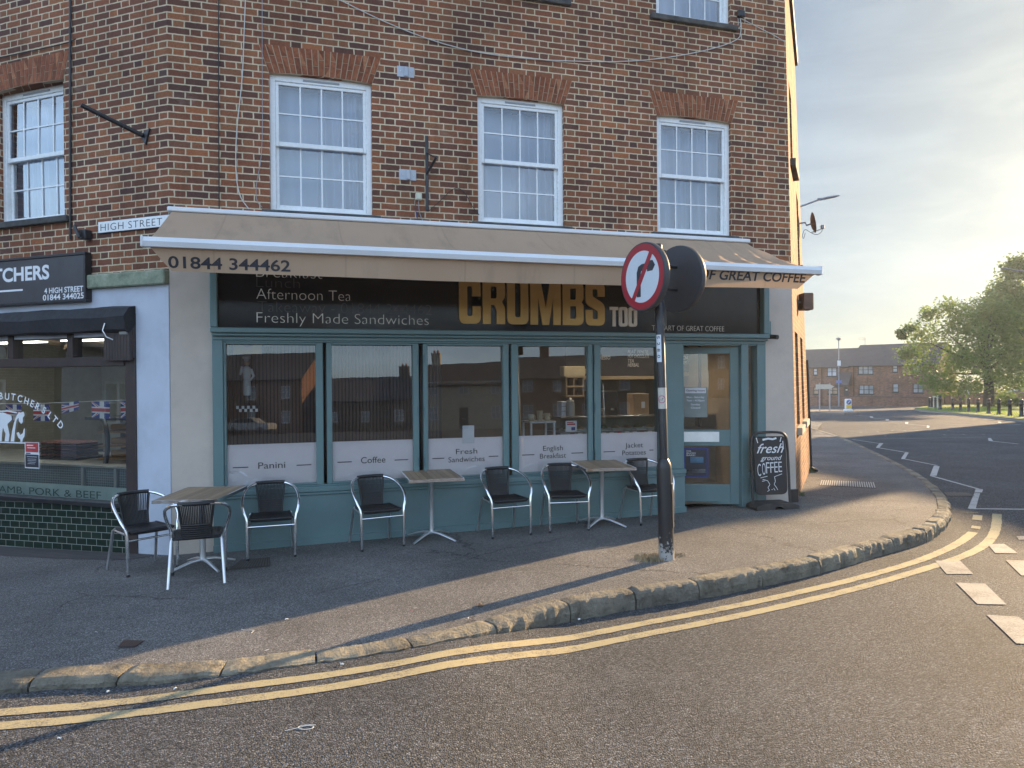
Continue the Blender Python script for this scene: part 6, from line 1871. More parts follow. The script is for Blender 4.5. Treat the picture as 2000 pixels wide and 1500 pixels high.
mb = MB(); mb.bbox(a[0], c[0], .3, .31, a[1], c[1] + .1, .003); o = mb.build('board', mat('amber_sign', (.62, .33, .03), .5), yp)
N = 28; cxx = (a[0] + c[0]) / 2; czz = c[1] + .03
mb = MB(); mb.poly([[(cxx + .125 * cos(2 * pi * i / N), czz + .125 * sin(2 * pi * i / N)) for i in range(N)]], .2975, .2995); mb.build('white_disc', m_paper, o)
mb = MB(); mb.poly([[(cxx + .135 * cos(2 * pi * i / N), czz + .135 * sin(2 * pi * i / N)) for i in range(N)], [(cxx + .105 * cos(2 * pi * i / N), czz + .105 * sin(2 * pi * i / N)) for i in range(N)]], .2955, .2972); mb.build('red_ring', m_red, o)

# ------------------------------------------------------------------ covers and litter on the ground
def patch(name, label, cat, quad, m, lift=.004, th=.0, bars=0, m2=None, f=gz):
    P = [ground(*p, f) for p in quad]
    t = thing(name, label, cat, sum(P, Vector()) / 4)
    c = t.location.copy()
    mb = MB(); mb.face([tuple(p - c + Vector((0, 0, lift))) for p in P]); o = mb.build('plate', m, t); flip_up(o)
    if bars:
        mb = MB()
        for i in range(bars):
            s0, s1 = (i + .2) / bars, (i + .75) / bars
            q = [P[0].lerp(P[1], s0), P[0].lerp(P[1], s1), P[3].lerp(P[2], s1), P[3].lerp(P[2], s0)]
            q = [q[0].lerp(q[3], .1), q[1].lerp(q[2], .1), q[2].lerp(q[1], .1), q[3].lerp(q[0], .1)]
            mb.face([tuple(p - c + Vector((0, 0, lift + .004))) for p in q])
        flip_up(mb.build('bars', m2, t))
    return t
m_iron = mat('rusty_cast_iron', (.055, .045, .04), .7, var=.3, scale=30, bump=.5, bscale=120)
m_tactile = mat('pale_cast_grating', (.40, .38, .34), .6, var=.1)
patch('cellar_grating', 'pale ribbed cellar grating in the pavement beside the side wall', 'grating', [(1600, 949), (1712, 955), (1707, 941), (1604, 937)], mat('dark_grating_gap', (.05, .048, .045), .8), .003, bars=24, m2=m_tactile)
patch('drain_cover', 'dark rectangular drain cover behind the nearest chair on the pavement', 'drain cover', [(442, 1115), (528, 1107), (527, 1089), (470, 1094)], m_iron, .004, bars=14, m2=mat('worn_iron_bar', (.085, .078, .072), .6))
patch('stop_tap_cover', 'small rusty stop tap cover set in the shaded pavement', 'cover', [(228, 1266), (262, 1266), (283, 1252), (242, 1250)], m_iron, .004, bars=8, m2=mat('rust_bar', (.11, .06, .045), .7))
patch('gully_grate', 'iron gully grate at the kerb on the corner', 'drain cover', [(1851, 970), (1905, 970), (1890, 963), (1843, 962)], m_iron, .006, bars=10, m2=mat('worn_iron_bar', (.085, .078, .072)), f=rz)
m_litter = mat('litter_white', (.62, .62, .6), .7)
rr = random.Random(4)
def scrap(px, py, s_, m, f, label, cat='litter'):
    p = ground(px, py, f); mb = MB()
    n = 7; pts = [Vector((s_ * rr.uniform(.6, 1) * cos(2 * pi * i / n), .5 * s_ * rr.uniform(.6, 1) * sin(2 * pi * i / n), .004 + rr.uniform(0, .012))) for i in range(n)]
    for i in range(n): mb.face([(0, 0, .014), tuple(pts[i]), tuple(pts[(i + 1) % n])])
    o = mb.build('litter_scrap', m); o.location = p; o.rotation_euler = (0, 0, rr.uniform(0, 6))
    return tag(o, label, cat, 'scraps of litter on the ground')
m_redl = mat('litter_red', (.55, .03, .05), .5); m_brl = mat('dead_leaf', (.16, .10, .055), .8); m_pink = mat('litter_pink', (.55, .12, .16), .6)
for px, py, s_, m, f, lab in ((593, 1273, .02, m_redl, gz, 'bright red scrap of litter near the kerb'), (804, 1197, .018, m_pink, gz, 'pink scrap of litter on the sunlit pavement'), (521, 1273, .026, m_litter, gz, 'white scrap of paper on the pavement left of the red scrap'),
                             (938, 1184, .055, m_brl, gz, 'large brown dead leaf on the sunlit pavement'), (915, 1210, .012, m_litter, gz, 'tiny white scrap in the shadow of the sign post'), (212, 1353, .018, m_litter, rz, 'white scrap in the gutter at the far left'),
                             (343, 1348, .018, m_litter, rz, 'white scrap on the road by the yellow lines, left'), (668, 1300, .022, m_litter, rz, 'white scrap beside the kerb near the first yellow line'), (116, 1445, .016, m_litter, rz, 'pale scrap on the road at the far left below the lines'),
                             (188, 1237, .014, m_litter, gz, 'pale scrap lying alone on the shaded pavement'), (1131, 1212, .014, m_litter, gz, 'pale pebble beside the kerb stones'), (560, 1212, .02, m_litter, gz, 'white scrap at the edge of the shadow')):
    scrap(px, py, s_, m, f, lab)
for px, py, f, lab, pts in ((588, 1424, rz, 'white looped string lying on the road', [(-.09, -.03), (-.03, .0), (.02, .035), (.07, .03), (.075, .0), (.03, -.02), (-.02, .0), (-.02, .03), (.03, .045), (.08, .04)]),
                            (484, 1232, gz, 'white string lying across the shadow edge on the pavement', [(-.07, .03), (-.03, .0), (.03, .01), (.06, -.02), (.055, -.07)])):
    p = ground(px, py, f); mb = MB(); mb.tube(chaikin([Vector((x * .8, y * .8, .004)) for x, y in pts], 2), .0018, 5)
    o = mb.build('string', m_litter); o.location = p; tag(o, lab, 'string')
# herringbone paver edge at the tiled wall
mb = MB(); q = [Wg.world(-4.5, .05, 0), Wg.world(-.15, .05, 0), Wg.world(-.3, .3, 0), Wg.world(-1.2, .42, 0), Wg.world(-4.5, .5, 0)]
q = [Vector((p.x, p.y, gz(p.x, p.y) + .004)) for p in q]
mb.face([tuple(p) for p in q])
b = NB('brick_paver_strip'); co = b.coord()
bt = b.n('ShaderNodeTexBrick', {'Vector': b.n('ShaderNodeMapping', {0: co, 'Rotation': (0, 0, R(25))}).outputs[0], 'Color1': (.075, .06, .055), 'Color2': (.10, .078, .07), 'Mortar': (.035, .032, .03), 'Scale': 1.0, 'Mortar Size': .005, 'Brick Width': .2, 'Row Height': .1})
b.bsdf(color=b.mix(b.noise(co, 20, 5, .7), bt.outputs[0], (.05, .045, .042)), rough=.9, normal=b.bump(b.math('ADD', bt.outputs[1], b.noise(co, 60, 4, .7)), -.4, .006))
struct(flip_up(mb.build('brick_paving', b.mat)))
# ------------------------------------------------------------------ houses
m_roof = mat('dark_concrete_roof_tile', (0.060, 0.055, 0.058), .85, var=.15, scale=1.5)
m_dkframe = mat('dark_window_joinery', (.025, .024, .024), .5)
m_housepane = mat('house_window_pane', (.30, .33, .36), .08, var=.4, scale=.7, spec=.8)
m_warm_pane = mat('warm_window_pane', (.42, .30, .20), .2, var=.2)
def house(name, label, o, a, u0, u1, depth, zb, ze, zr, mw, wins, fm=m_dkframe, group=None, doors=(), chims=(), roof=m_roof, pm=None, hip=0.0):
    t = thing(name, label, 'house', (o.x, o.y, 0), a, group)
    mb = MB()
    hol = [w[:4] for w in wins] + [d[:4] for d in doors]
    us = sorted(set([u0, u1] + [h[0] for h in hol] + [h[1] for h in hol])); zs = sorted(set([zb, ze] + [h[2] for h in hol] + [h[3] for h in hol]))
    for p, q in zip(us, us[1:]):
        for c, d in zip(zs, zs[1:]):
            if any(h[0] < (p + q) / 2 < h[1] and h[2] < (c + d) / 2 < h[3] for h in hol): continue
            mb.face([(p, 0, c), (q, 0, c), (q, 0, d), (p, 0, d)])
    mb.face([(u0, depth, zb), (u0, 0, zb), (u0, 0, ze), (u0, depth / 2, zr - .1), (u0, depth, ze)])
    mb.face([(u1, 0, zb), (u1, depth, zb), (u1, depth, ze), (u1, depth / 2, zr - .1), (u1, 0, ze)])
    mb.face([(u1, depth, zb), (u0, depth, zb), (u0, depth, ze), (u1, depth, ze)])
    mb.build('wall', mw, t)
    mb = MB(); ov = .3
    for y0, y1 in ((-ov, depth / 2), (depth + ov, depth / 2)):
        za = ze - ov * (zr - ze) / (depth / 2)
        A = [(u0 - .1, y0, za), (u1 + .1, y0, za), (u1 + .1, y1, zr), (u0 - .1, y1, zr)]
        mb.face(A); mb.face([(x, y, z - .14) for x, y, z in reversed(A)])
        for i in range(4):
            p, q = A[i], A[(i + 1) % 4]; mb.face([p, (p[0], p[1], p[2] - .14), (q[0], q[1], q[2] - .14), q])
    rf = mb.build('roof', roof, t)
    mb = MB(); mb.tube([(u0, -ov - .04, ze - ov * (zr - ze) / (depth / 2) - .05), (u1, -ov - .04, ze - ov * (zr - ze) / (depth / 2) - .05)], .06, 6); mb.build('gutter', m_dkframe, t)
    for w in wins:
        p, q, c, d = w[:4]; n = w[4] if len(w) > 4 else 2; f_ = .07
        mb = MB()
        mb.box(p, p + f_, .03, .12, c, d); mb.box(q - f_, q, .03, .12, c, d); mb.box(p + f_, q - f_, .03, .12, c, c + f_); mb.box(p + f_, q - f_, .03, .12, d - f_, d)
        for i in range(1, n): x = p + (q - p) * i / n; mb.box(x - f_ * .5, x + f_ * .5, .031, .119, c + f_, d - f_)
        zc = c + (d - c) * .5
        mb.box(p + f_, q - f_, .035, .115, zc - .03, zc + .03)
        fo = mb.build('window', fm, t)
        mb = MB(); mb.face([(p + f_, .1, c + f_), (q - f_, .1, c + f_), (q - f_, .1, d - f_), (p + f_, .1, d - f_)]); mb.build('pane', (w[5] if len(w) > 5 else (pm or m_housepane)), fo)
        mb = MB(); mb.box(p - .08, q + .08, -.05, .06, c - .09, c - .003); mb.build('sill', fm if fm is m_dkframe else m_buff, fo)
    for d_ in doors:
        p, q, c, d = d_[:4]
        mb = MB(); mb.box(p, q, .08, .14, c, d); do = mb.build('door', d_[4], t)
        mb = MB(); mb.box(p + .3 * (q - p), q - .3 * (q - p), .07, .0795, c + .9, c + 1.0); mb.build('letter_plate', m_alu_dull, do)
    for cu, w in chims:
        mb = MB(); mb.box(cu, cu + w, depth / 2 - .3, depth / 2 + .3, zr - .6, zr + 1.0); mb.box(cu - .05, cu + w + .05, depth / 2 - .35, depth / 2 + .35, zr + 1.001, zr + 1.12); ch = mb.build('chimney', mw, rf)
        for i in range(2):
            mb = MB(); mb.lathe([(.12, 0), (.1, .3), (.07, .3), (.07, 0)], c=(cu + w * (.3 + .4 * i), depth / 2, zr + 1.12), n=10); mb.build('chimney_pot', m_rubbed, ch)
    return t
HO = at(1560, 740, 96.0); HA = R(-45)
Hf = Frame((HO.x, HO.y), HA)
def hw(x0, x1, y0, y1, n=2, m=None):
    r_ = (Hf.u(x0), Hf.u(x1), Hf.z((x0 + x1) / 2, y1), Hf.z((x0 + x1) / 2, y0), n)
    return r_ + ((m,) if m else ())
us_ = Hf.u(1659)
zbase = gz(HO.x + 5, HO.y - 5) - .8
m_bd = mat('navy_front_door', (.02, .026, .05), .5)
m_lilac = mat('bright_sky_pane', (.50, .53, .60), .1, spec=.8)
h1 = house('terrace_house', 'far brick terrace house with lower roofline, left of its neighbour beyond the road', HO, HA, -9, us_ - .01, 8, zbase, Hf.z(1620, 714.5), Hf.z(1620, 679), m_farbrick,
      [hw(1588.2, 1596.2, 719.5, 732.5, 1, m_lilac), hw(1615, 1634, 717.5, 735, 2, m_lilac), hw(1588.5, 1598.5, 756, 770, 1, m_warm_pane), hw(1616.5, 1635.5, 756, 770, 2, m_warm_pane)],
      doors=[(Hf.u(1648), Hf.u(1657.5), Hf.z(1650, 776), Hf.z(1650, 751), m_bd)])
h2 = house('terrace_house', 'far brick terrace house with taller roofline, partly behind the big tree', HO, HA, us_ + .01, Hf.u(1832), 8, zbase, Hf.z(1720, 710.5), Hf.z(1720, 670), m_farbrick,
      [hw(1675.5, 1705, 713.5, 731, 3), hw(1743, 1753, 712.5, 727, 1), hw(1781.5, 1797, 711, 727, 2), hw(1677, 1706.5, 752, 770, 3), hw(1743, 1754.5, 749.5, 766, 1), hw(1782.5, 1803, 749.5, 767.5, 2)])
mb = MB(); za, zb2 = Hf.z(1650, 751), Hf.z(1650, 727); p, q = Hf.u(1638.5), Hf.u(1664)
mb.add([(p, -1.3, za), (q, -1.3, za), (q, -.02, zb2), (p, -.02, zb2), (p, -1.3, za - .25), (q, -1.3, za - .25), (q, -.02, za - .25), (p, -.02, za - .25)], [(0, 1, 2, 3), (4, 7, 6, 5), (0, 4, 5, 1), (1, 5, 6, 2), (0, 3, 7, 4)])
mb.build('porch_roof', m_roof, h1)
for x_ in (1605, 1667.5):
    mb = MB(); hh_ = h1 if x_ < 1659 else h2; mb.tube([(Hf.u(x_), -.06, zbase), (Hf.u(x_), -.06, Hf.z(x_, 714))], .06, 6); mb.build('down_pipe', m_dkframe, hh_)
aer = Hf.empty('roof_aerial', 'small television aerial on the ridge of the far terrace', 'aerial')
p = Hf.u(1667.5); zq = Hf.z(1668, 672)
mb = MB(); mb.tube([(p, 4, zq - .4), (p, 4, zq + .95)], .03, 5); mb.build('mast', m_grey_metal, aer)
mb = MB(); mb.tube([(p - .8, 4, zq + .85), (p + .1, 4, zq + .85)], .02, 5)
for k in range(5): mb.tube([(p - .75 + k * .17, 3.7, zq + .85), (p - .75 + k * .17, 4.3, zq + .85)], .018, 5)
for k in range(3): mb.tube([(p - .75 + k * .3, 4, zq + .55), (p - .75 + k * .3, 4, zq + 1.1)], .018, 5)
mb.build('elements', m_grey_metal, aer)
gw = Hf.empty('garden_wall', 'low brick garden wall in front of the far terrace', 'wall')
mb = MB(); mb.box(Hf.u(1661), Hf.u(1850), -3.3, -3.0, zbase - .5, Hf.z(1740, 776, 3.3)); mb.build('brickwork', m_farbrick, gw)
mb = MB(); mb.box(Hf.u(1661) - .05, Hf.u(1850), -3.36, -2.94, Hf.z(1740, 776, 3.3) + .003, Hf.z(1740, 776, 3.3) + .09); mb.build('coping', mat('dark_coping', (.10, .07, .06), .8), gw)
gw2 = Hf.empty('garden_wall', 'low brick garden wall left of the navy front door steps', 'wall')
mb = MB(); mb.box(-9, Hf.u(1622), -3.3, -3.0, zbase - .5, Hf.z(1600, 777, 3.3)); mb.build('brickwork', m_farbrick, gw2)
mb = MB(); mb.box(-9, Hf.u(1622), -3.36, -2.94, Hf.z(1600, 777, 3.3) + .003, Hf.z(1600, 777, 3.3) + .08); mb.build('coping', MATS['dark_coping'], gw2)
# long wall and hedge behind the green
bw = thing('boundary_wall', 'long low brick wall running behind the green and the big tree', 'wall', at(1845, 775, 86), R(-8))
g0 = gz(bw.location.x, 86)
mb = MB(); mb.box(0, 40, 0, .3, g0 - 1.5 - bw.location.z, .35); mb.build('brickwork', m_farbrick, bw)
mb = MB(); mb.box(-.04, 40, -.05, .35, .353, .45); mb.build('coping', MATS['dark_coping'], bw)

# ------------------------------------------------------------------ trees, hedges, grass
def leaf_mat(name, c0, c1, c2, tr=(0.13, 0.20, 0.04)):
    b = NB(name)
    isl = b.n('ShaderNodeNewGeometry').outputs['Random Per Island']
    col = b.ramp(isl, [(0, c0), (.5, c1), (1, c2)])
    d = b.n('ShaderNodeBsdfPrincipled', {'Base Color': col, 'Roughness': .55, 'Specular IOR Level': .3})
    t_ = b.n('ShaderNodeBsdfTranslucent', {0: tr})
    b.t.links.new(b.n('ShaderNodeMixShader', {0: .38, 1: d.outputs[0], 2: t_.outputs[0]}).outputs[0], b.out.inputs[0])
    return b.mat
m_leaf = leaf_mat('sycamore_leaf', (.06, .095, .028), (.11, .16, .045), (.16, .21, .06), (.26, .37, .06))
m_leaf2 = leaf_mat('lime_leaf', (.06, .092, .034), (.10, .145, .05), (.14, .19, .065), (.24, .33, .07))
m_bark = mat('dark_bark', (.055, .045, .036), .9, var=.3, bump=.6, bscale=6)
def foliage(mbx, clumps, n, size, rr, flat=.8):
    for _ in range(n):
        c, r = rr.choice(clumps)
        while True:
            p = Vector((rr.uniform(-1, 1), rr.uniform(-1, 1), rr.uniform(-1, 1)))
            if p.length <= 1: break
        p = Vector((rr.gauss(0, .5), rr.gauss(0, .5), rr.gauss(0, .45)))
        if p.length > 1.25: p *= .7
        q = c + Vector((p.x * r, p.y * r, p.z * r * flat))
        s_ = size * rr.uniform(.5, 1.3)
        ax = Vector((rr.gauss(0, 1), rr.gauss(0, 1), rr.gauss(0, .6) )).normalized(); bx = ax.cross(Vector((rr.gauss(0, 1), rr.gauss(0, 1), rr.gauss(0, 1)))).normalized()
        mbx.face([q - ax * s_ * .6, q - bx * s_ * .35, q + ax * s_ * .6, q + bx * s_ * .35])
def tree(name, label, base, height, cr, crown_lo, seed, n, leaf, trunk_r, m, lean=(0, 0), extra=(), cat='tree', nl=26):
    t = thing(name, label, cat, base)
    rr = random.Random(seed)
    th = crown_lo + (height - crown_lo) * .25
    mb = MB()
    mb.tube([(0, 0, -.3), (0, 0, .3), (.05, 0, th * .5), (lean[0] * .3, lean[1] * .3, th), (lean[0] * .6, lean[1] * .6, height * .7)], [trunk_r * 1.35, trunk_r, trunk_r * .85, trunk_r * .6, trunk_r * .2], 12)
    tr = mb.build('trunk', m_bark, t)
    clumps = []
    for k in range(nl):
        a = rr.uniform(0, 2 * pi); h = rr.random(); hz = crown_lo + (height - crown_lo) * (.10 + .82 * h)
        prof = sqrt(max(.05, 1 - (2 * (.12 + .8 * h) - .85) ** 2)) if h > .35 else .75 + .5 * h
        d = cr * prof * rr.uniform(.35, .82)
        c = Vector((lean[0] + d * cos(a), lean[1] + d * sin(a), hz)); r = cr * rr.uniform(.20, .33)
        clumps.append((c, r))
        s0 = Vector((lean[0] * .3, lean[1] * .3, min(th * rr.uniform(.8, 1.15), hz)))
        mbb = MB(); mid = s0.lerp(c, .5) + Vector((0, 0, -.25 * rr.random()))
        mbb.tube([s0, mid, c], [trunk_r * .34, trunk_r * .2, trunk_r * .06], 6)
        if k < 14: mbb.build('limb', m_bark, tr)
    for e in extra: clumps.append(e)
    cm = MB(); foliage(cm, clumps, n, leaf, rr); cm.build('crown', m, t)
    return t
t1 = ground(1931, 797)
k1 = t1.y / FPX
ex = [(Vector(((x - 1931) * k1, rrr, (797 - y) * k1)), r) for x, y, r, rrr in ((1790, 645, 1.3, 0), (1800, 690, 1.7, 1), (1772, 690, .7, 0), (1760, 648, .42, 0), (1776, 640, .4, 0), (1768, 655, .4, .5), (1815, 612, 1.0, 0), (1840, 600, 1.2, -1), (1800, 720, 1.7, 0), (1810, 745, 1.2, -1), (1845, 755, 1.3, 0), (1870, 758, 1.3, -1),
                                                                               (1985, 700, 2.6, -1), (1960, 740, 1.8, -2), (1990, 745, 1.8, 0), (2030, 690, 2.6, 0), (1900, 620, 1.9, 0), (1870, 640, 2.2, 1), (1880, 700, 2.8, -2), (1920, 690, 2.8, -2), (1900, 740, 2.0, -2), (1940, 650, 2.4, 0))]
tree('broadleaf_tree', 'spreading green tree with thick dark trunk on the bollarded green', t1, 10.4, 6.6, 2.1, 11, 22000, .25, .5, m_leaf, (-.8, 0), ex, nl=24)
t2 = ground(2018, 795)
k2 = t2.y / FPX
ex2 = [(Vector(((x - 2018) * k2, 0, (795 - y - 16) * k2)), r) for x, y, r in ((1980, 515, 1.5), (1965, 545, 1.6), (1950, 565, 1.5), (1945, 605, 1.8), (1925, 600, .9), (1985, 560, 2.5), (2000, 620, 3.2), (1960, 640, 2.6), (1995, 690, 3), (1940, 575, .8), (1990, 500, 1.0))]
tree('broadleaf_tree', 'tall green tree rising behind the spreading tree at the right edge', t2, 15.6, 6.2, 3.0, 13, 21000, .30, .45, m_leaf2, (0, 0), ex2, nl=24)
def bush(name, label, px, py, r, h, n, leaf, seed, m=m_leaf2, cat='bush', f=gz, wide=1.0):
    p = ground(px, py, f); t = thing(name, label, cat, p); rr = random.Random(seed)
    cl = [(Vector((rr.uniform(-.5, .5) * r * wide, rr.uniform(-.4, .4) * r, h * rr.uniform(.35, .6))), min(r, h) * rr.uniform(.4, .55)) for _ in range(10)]
    mb = MB(); foliage(mb, cl, n, leaf, rr, .9); mb.build('foliage', m, t)
    mb = MB(); mb.tube([(0, 0, 0), (0, 0, h * .4)], .06, 6); mb.build('stem', m_bark, t)
bush('clipped_bush', 'rounded clipped green bush beside the far terrace, left of the big trunk', 1866, 783, 1.9, 2.0, 1800, .2, 21)
bush('bush', 'low bush just right of the big tree trunk', 1952, 797, 1.3, 1.1, 900, .16, 22)
bush('bush', 'tall pale bush behind the bollards at the right', 1962, 792, 1.6, 2.0, 1000, .18, 23, m_leaf)
bush('bush', 'small dark bush at the right end of the green', 1988, 797, 1.3, 1.0, 800, .16, 24)
hd = thing('hedge', 'long dark hedge growing behind the boundary wall', 'hedge', at(1830, 765, 100), R(-6))
rr = random.Random(31); cl = [(Vector((i * 1.3, rr.uniform(-.5, .5), rr.uniform(-.6, 1.0))), 1.5) for i in range(32)]
mb = MB(); foliage(mb, cl, 7000, .35, rr); mb.build('foliage', m_leaf2, hd)
# the green
GP = [(1786, 801), (1800, 804.5), (1840, 808), (1880, 812), (1920, 816), (1960, 820), (2000, 825), (2060, 833), (2200, 842), (2250, 800), (2100, 792), (1990, 791), (1900, 791), (1840, 793), (1800, 797)]
P = [road(*p) for p in GP]
c = sum(P, Vector()) / len(P)
mb = MB()
for i in range(len(P)):
    a, d = P[i], P[(i + 1) % len(P)]
    n = 6
    for k in range(n):
        s0, s1 = k / n, (k + 1) / n
        q = [a.lerp(c, s0), d.lerp(c, s0), d.lerp(c, s1), a.lerp(c, s1)]
        hgt = lambda s_: .13 + .10 * s_
        vs = [Vector((p.x, p.y, gz(p.x, p.y) - .04 + hgt(s_))) for p, s_ in zip(q, (s0, s0, s1, s1))]
        mb.face(vs if k < n - 1 else vs[:3])
    mb.face([(a.x, a.y, rz(a.x, a.y) - .1), (d.x, d.y, rz(d.x, d.y) - .1), (d.x, d.y, gz(d.x, d.y) + .09), (a.x, a.y, gz(a.x, a.y) + .09)], 1)
b = NB('lawn_grass'); co = b.coord()
b.bsdf(color=b.ramp(b.noise(co, 1.5, 8, .7), [(.3, (.060, .10, .014)), (.5, (.11, .17, .022)), (.7, (.17, .23, .035))]), rough=.8, normal=b.bump(b.noise(co, 12, 5, .8), .9, .08))
gr = flip_up(weld(mb.build('lawn', [b.mat, mat('grey_kerb', (.22, .20, .17), .85)]), 1e-4)); struct(gr)
mb = MB(); rr = random.Random(5)
for _ in range(9000):
    i = rr.randrange(len(P)); a, d = P[i], P[(i + 1) % len(P)]
    q = a.lerp(d, rr.random()).lerp(c, sqrt(rr.random()) * .97 + .015)
    if q.x / max(q.y, 1) > .76: continue
    z = gz(q.x, q.y) + .08; h_ = rr.uniform(.06, .16); w = rr.uniform(.015, .04); an = rr.uniform(0, pi)
    dx, dy = w * cos(an), w * sin(an)
    mb.face([(q.x - dx, q.y - dy, z), (q.x + dx, q.y + dy, z), (q.x + rr.uniform(-.06, .06), q.y + rr.uniform(-.06, .06), z + h_)])
o = mb.build('grass', leaf_mat('grass_blade', (.07, .12, .015), (.11, .18, .025), (.18, .24, .04), (.35, .48, .06))); o['kind'] = 'stuff'
# bollards round the green
def make_bollard():
    t = thing('bollard', 'b', 'bollard')
    mb = MB(); mb.lathe([(.12, 0), (.12, .16), (.095, .2), (.085, .74), (.11, .76), (.11, .82), (.09, .84), (.085, .9), (.10, .95), (.085, 1.03), (.03, 1.07), (.0005, 1.075)], n=14); mb.build('post', m_black, t)
    mb = MB(); mb.lathe([(.100, .60), (.100, .66)], n=14); mb.build('band', m_black, t)
    return t
b0 = make_bollard()
BO = [(1815, 797.5), (1820, 798), (1827, 799.5), (1836, 802.5), (1861, 803.5), (1876, 805.5), (1892, 807), (1910.5, 809), (1931, 811), (1951, 813), (1972.5, 815.5), (1995, 817.5)]
names = ['leftmost black bollard at the tip of the green', 'second black bollard from the left tip of the green', 'black bollard beside the white board at the green\'s tip', 'tall black bollard nearest the road corner of the green',
         'black bollard right of the white board, below the clipped bush', 'black bollard just right of the clipped bush', 'black bollard below the white sign on a post', 'black bollard in front of the wooden bench',
         'black bollard in front of the big tree trunk', 'black bollard just right of the big tree trunk', 'second black bollard from the right end of the green', 'rightmost black bollard on the green']
for k, (x, y) in enumerate(BO):
    o = b0 if k == 0 else copy_tree(b0)
    o.location = ground(x, y); o.location.z += .03
    s_ = 1.22 if k == 3 else 1.0
    o.scale = (s_ * 1.1, s_ * 1.1, s_)
    tag(o, names[k], 'bollard', 'black bollards round the green')
# bench
p = ground(1916, 795); be = thing('park_bench', 'reddish wooden bench left of the big tree trunk', 'bench', p, R(20))
m_bw2 = mat('red_brown_bench_wood', (.30, .13, .08), .6)
mb = MB()
for k in range(3): mb.bbox(-.85, .85, -.45 + k * .14, -.33 + k * .14, .42, .45, .005)
mb.build('seat', m_bw2, be)
mb = MB()
for k in range(3): mb.bbox(-.85, .85, .0, .03, .55 + k * .14, .66 + k * .14, .005)
mb.build('backrest', m_bw2, be)
for sx in (-.8, .74):
    mb = MB(); mb.bbox(sx, sx + .06, -.46, -.4, 0, .6, .005); mb.build('leg', m_bw2, be)
    mb = MB(); mb.bbox(sx, sx + .06, .03, .09, 0, .95, .005); mb.build('leg', m_bw2, be)
# small signs near the green
p = ground(1830, 797); wb_ = thing('advert_board', 'white and yellow folding board standing among the bollards', 'board', p, R(8))
mb = MB(); mb.bbox(-.42, .42, -.2, -.17, .1, 1.25, .006, M=Matrix.Rotation(R(-6), 4, 'X')); bo = mb.build('front_panel', m_white, wb_)
mb = MB(); mb.bbox(-.42, .42, .17, .2, .1, 1.25, .006, M=Matrix.Rotation(R(6), 4, 'X')); mb.build('rear_panel', m_white, wb_)
mb = MB(); mb.bbox(.02, .34, -.205, -.2005, .3, .8, .001, M=Matrix.Rotation(R(-6), 4, 'X')); mb.build('yellow_print', mat('amber_sign', (.62, .33, .03)), bo)
p = ground(1888, 792); ws = thing('park_sign', 'small white sign on a timber post left of the big tree', 'sign', p)
mb = MB(); mb.bbox(-.08, .08, -.08, .08, 0, 1.9, .01); mb.build('post', m_pale, ws)
mb = MB(); mb.bbox(-.3, .3, -.11, -.081, 1.25, 1.9, .01); mb.build('panel', m_white, ws)
# car parked behind the wall
p = at(1990, 766, 92); g_ = gz(p.x, p.y)
cr_ = thing('parked_car', 'pale silver car parked behind the boundary wall', 'car', (p.x, p.y, p.z - 1.05), R(-8))
m_car = mat('silver_car_paint', (.45, .46, .48), .25, metal=.4)
mb = MB(); prof = [(-2.1, .35), (-2.15, .7), (-2.0, .92), (-1.1, 1.0), (-.5, 1.42), (.9, 1.46), (1.7, 1.02), (2.1, .92), (2.15, .4)]
mb.poly([prof], -.85, .85); mb.build('body', m_car, cr_)
mb = MB(); mb.poly([[(-.98, 1.02), (-.45, 1.38), (.85, 1.41), (1.5, 1.03)]], -.855, -.851); mb.build('side_window', m_dkframe, cr_)
for x in (-1.3, 1.35):
    for y in (-.86, .66):
        mb = MB(); mb.lathe([(.02, 0), (.30, 0), (.32, .05), (.32, .17), (.30, .2), (.02, .2)], n=18, M=Matrix.Translation((x, y + .2, .32)) @ Matrix.Rotation(R(90), 4, 'X')); mb.build('wheel', m_black, cr_)
# lamp posts
m_lampgrey = mat('grey_lamp_column', (.22, .23, .25), .5)
def lamp(name, label, base, h, out, hd_len, dirn, tilt, top=False):
    t = thing(name, label, 'street lamp', base)
    mb = MB(); mb.tube([(0, 0, 0), (0, 0, 1.2), (0, 0, 1.21), (0, 0, h)], [.09, .09, .06, .05], 10); mb.build('column', m_lampgrey, t)
    d = Vector(dirn).normalized()
    if top:
        mb = MB(); mb.lathe([(.06, h), (.30, h + .22), (.33, h + .28), (.2, h + .36), (.0005, h + .42)], n=14); mb.build('lamp_head', m_lampgrey, t)
        mb = MB(); mb.bbox(-.2, .2, -.14, -.06, h * .62, h * .70, .01); mb.build('sign_plate', m_white, t)
        mb = MB(); mb.bbox(-.35, .35, -.12, -.07, h * .36, h * .40, .01); mb.build('blue_plate', mat('blue_plate', (.12, .2, .5), .5), t)
        return t
    e = d * out + Vector((0, 0, h + tilt * out))
    mb = MB(); mb.tube([(0, 0, h - .1), (0, 0, h), e], .03, 8); mb.build('bracket_arm', m_lampgrey, t)
    f_ = d * (out + hd_len) + Vector((0, 0, h + tilt * out + hd_len * .18))
    mb = MB(); mb.tube([e, e.lerp(f_, .25), e.lerp(f_, .75), f_], [.05, .10, .085, .03], 10, flat=.45); mb.build('lamp_head', m_lampgrey, t)
    mb = MB(); mb.tube([e - d * .1, e + d * .05], .045, 8); mb.build('collar', m_lampgrey, t)
    return t
lp = at(1638.5, 793, 88); lamp('street_lamp', 'tall grey lamp post in front of the far terrace', (lp.x, lp.y, gz(lp.x, lp.y) - .1), at(1637, 664, 88).z - gz(lp.x, lp.y), 0, 0, (1, 0, 0), 0, top=True)
Yl = 24.0
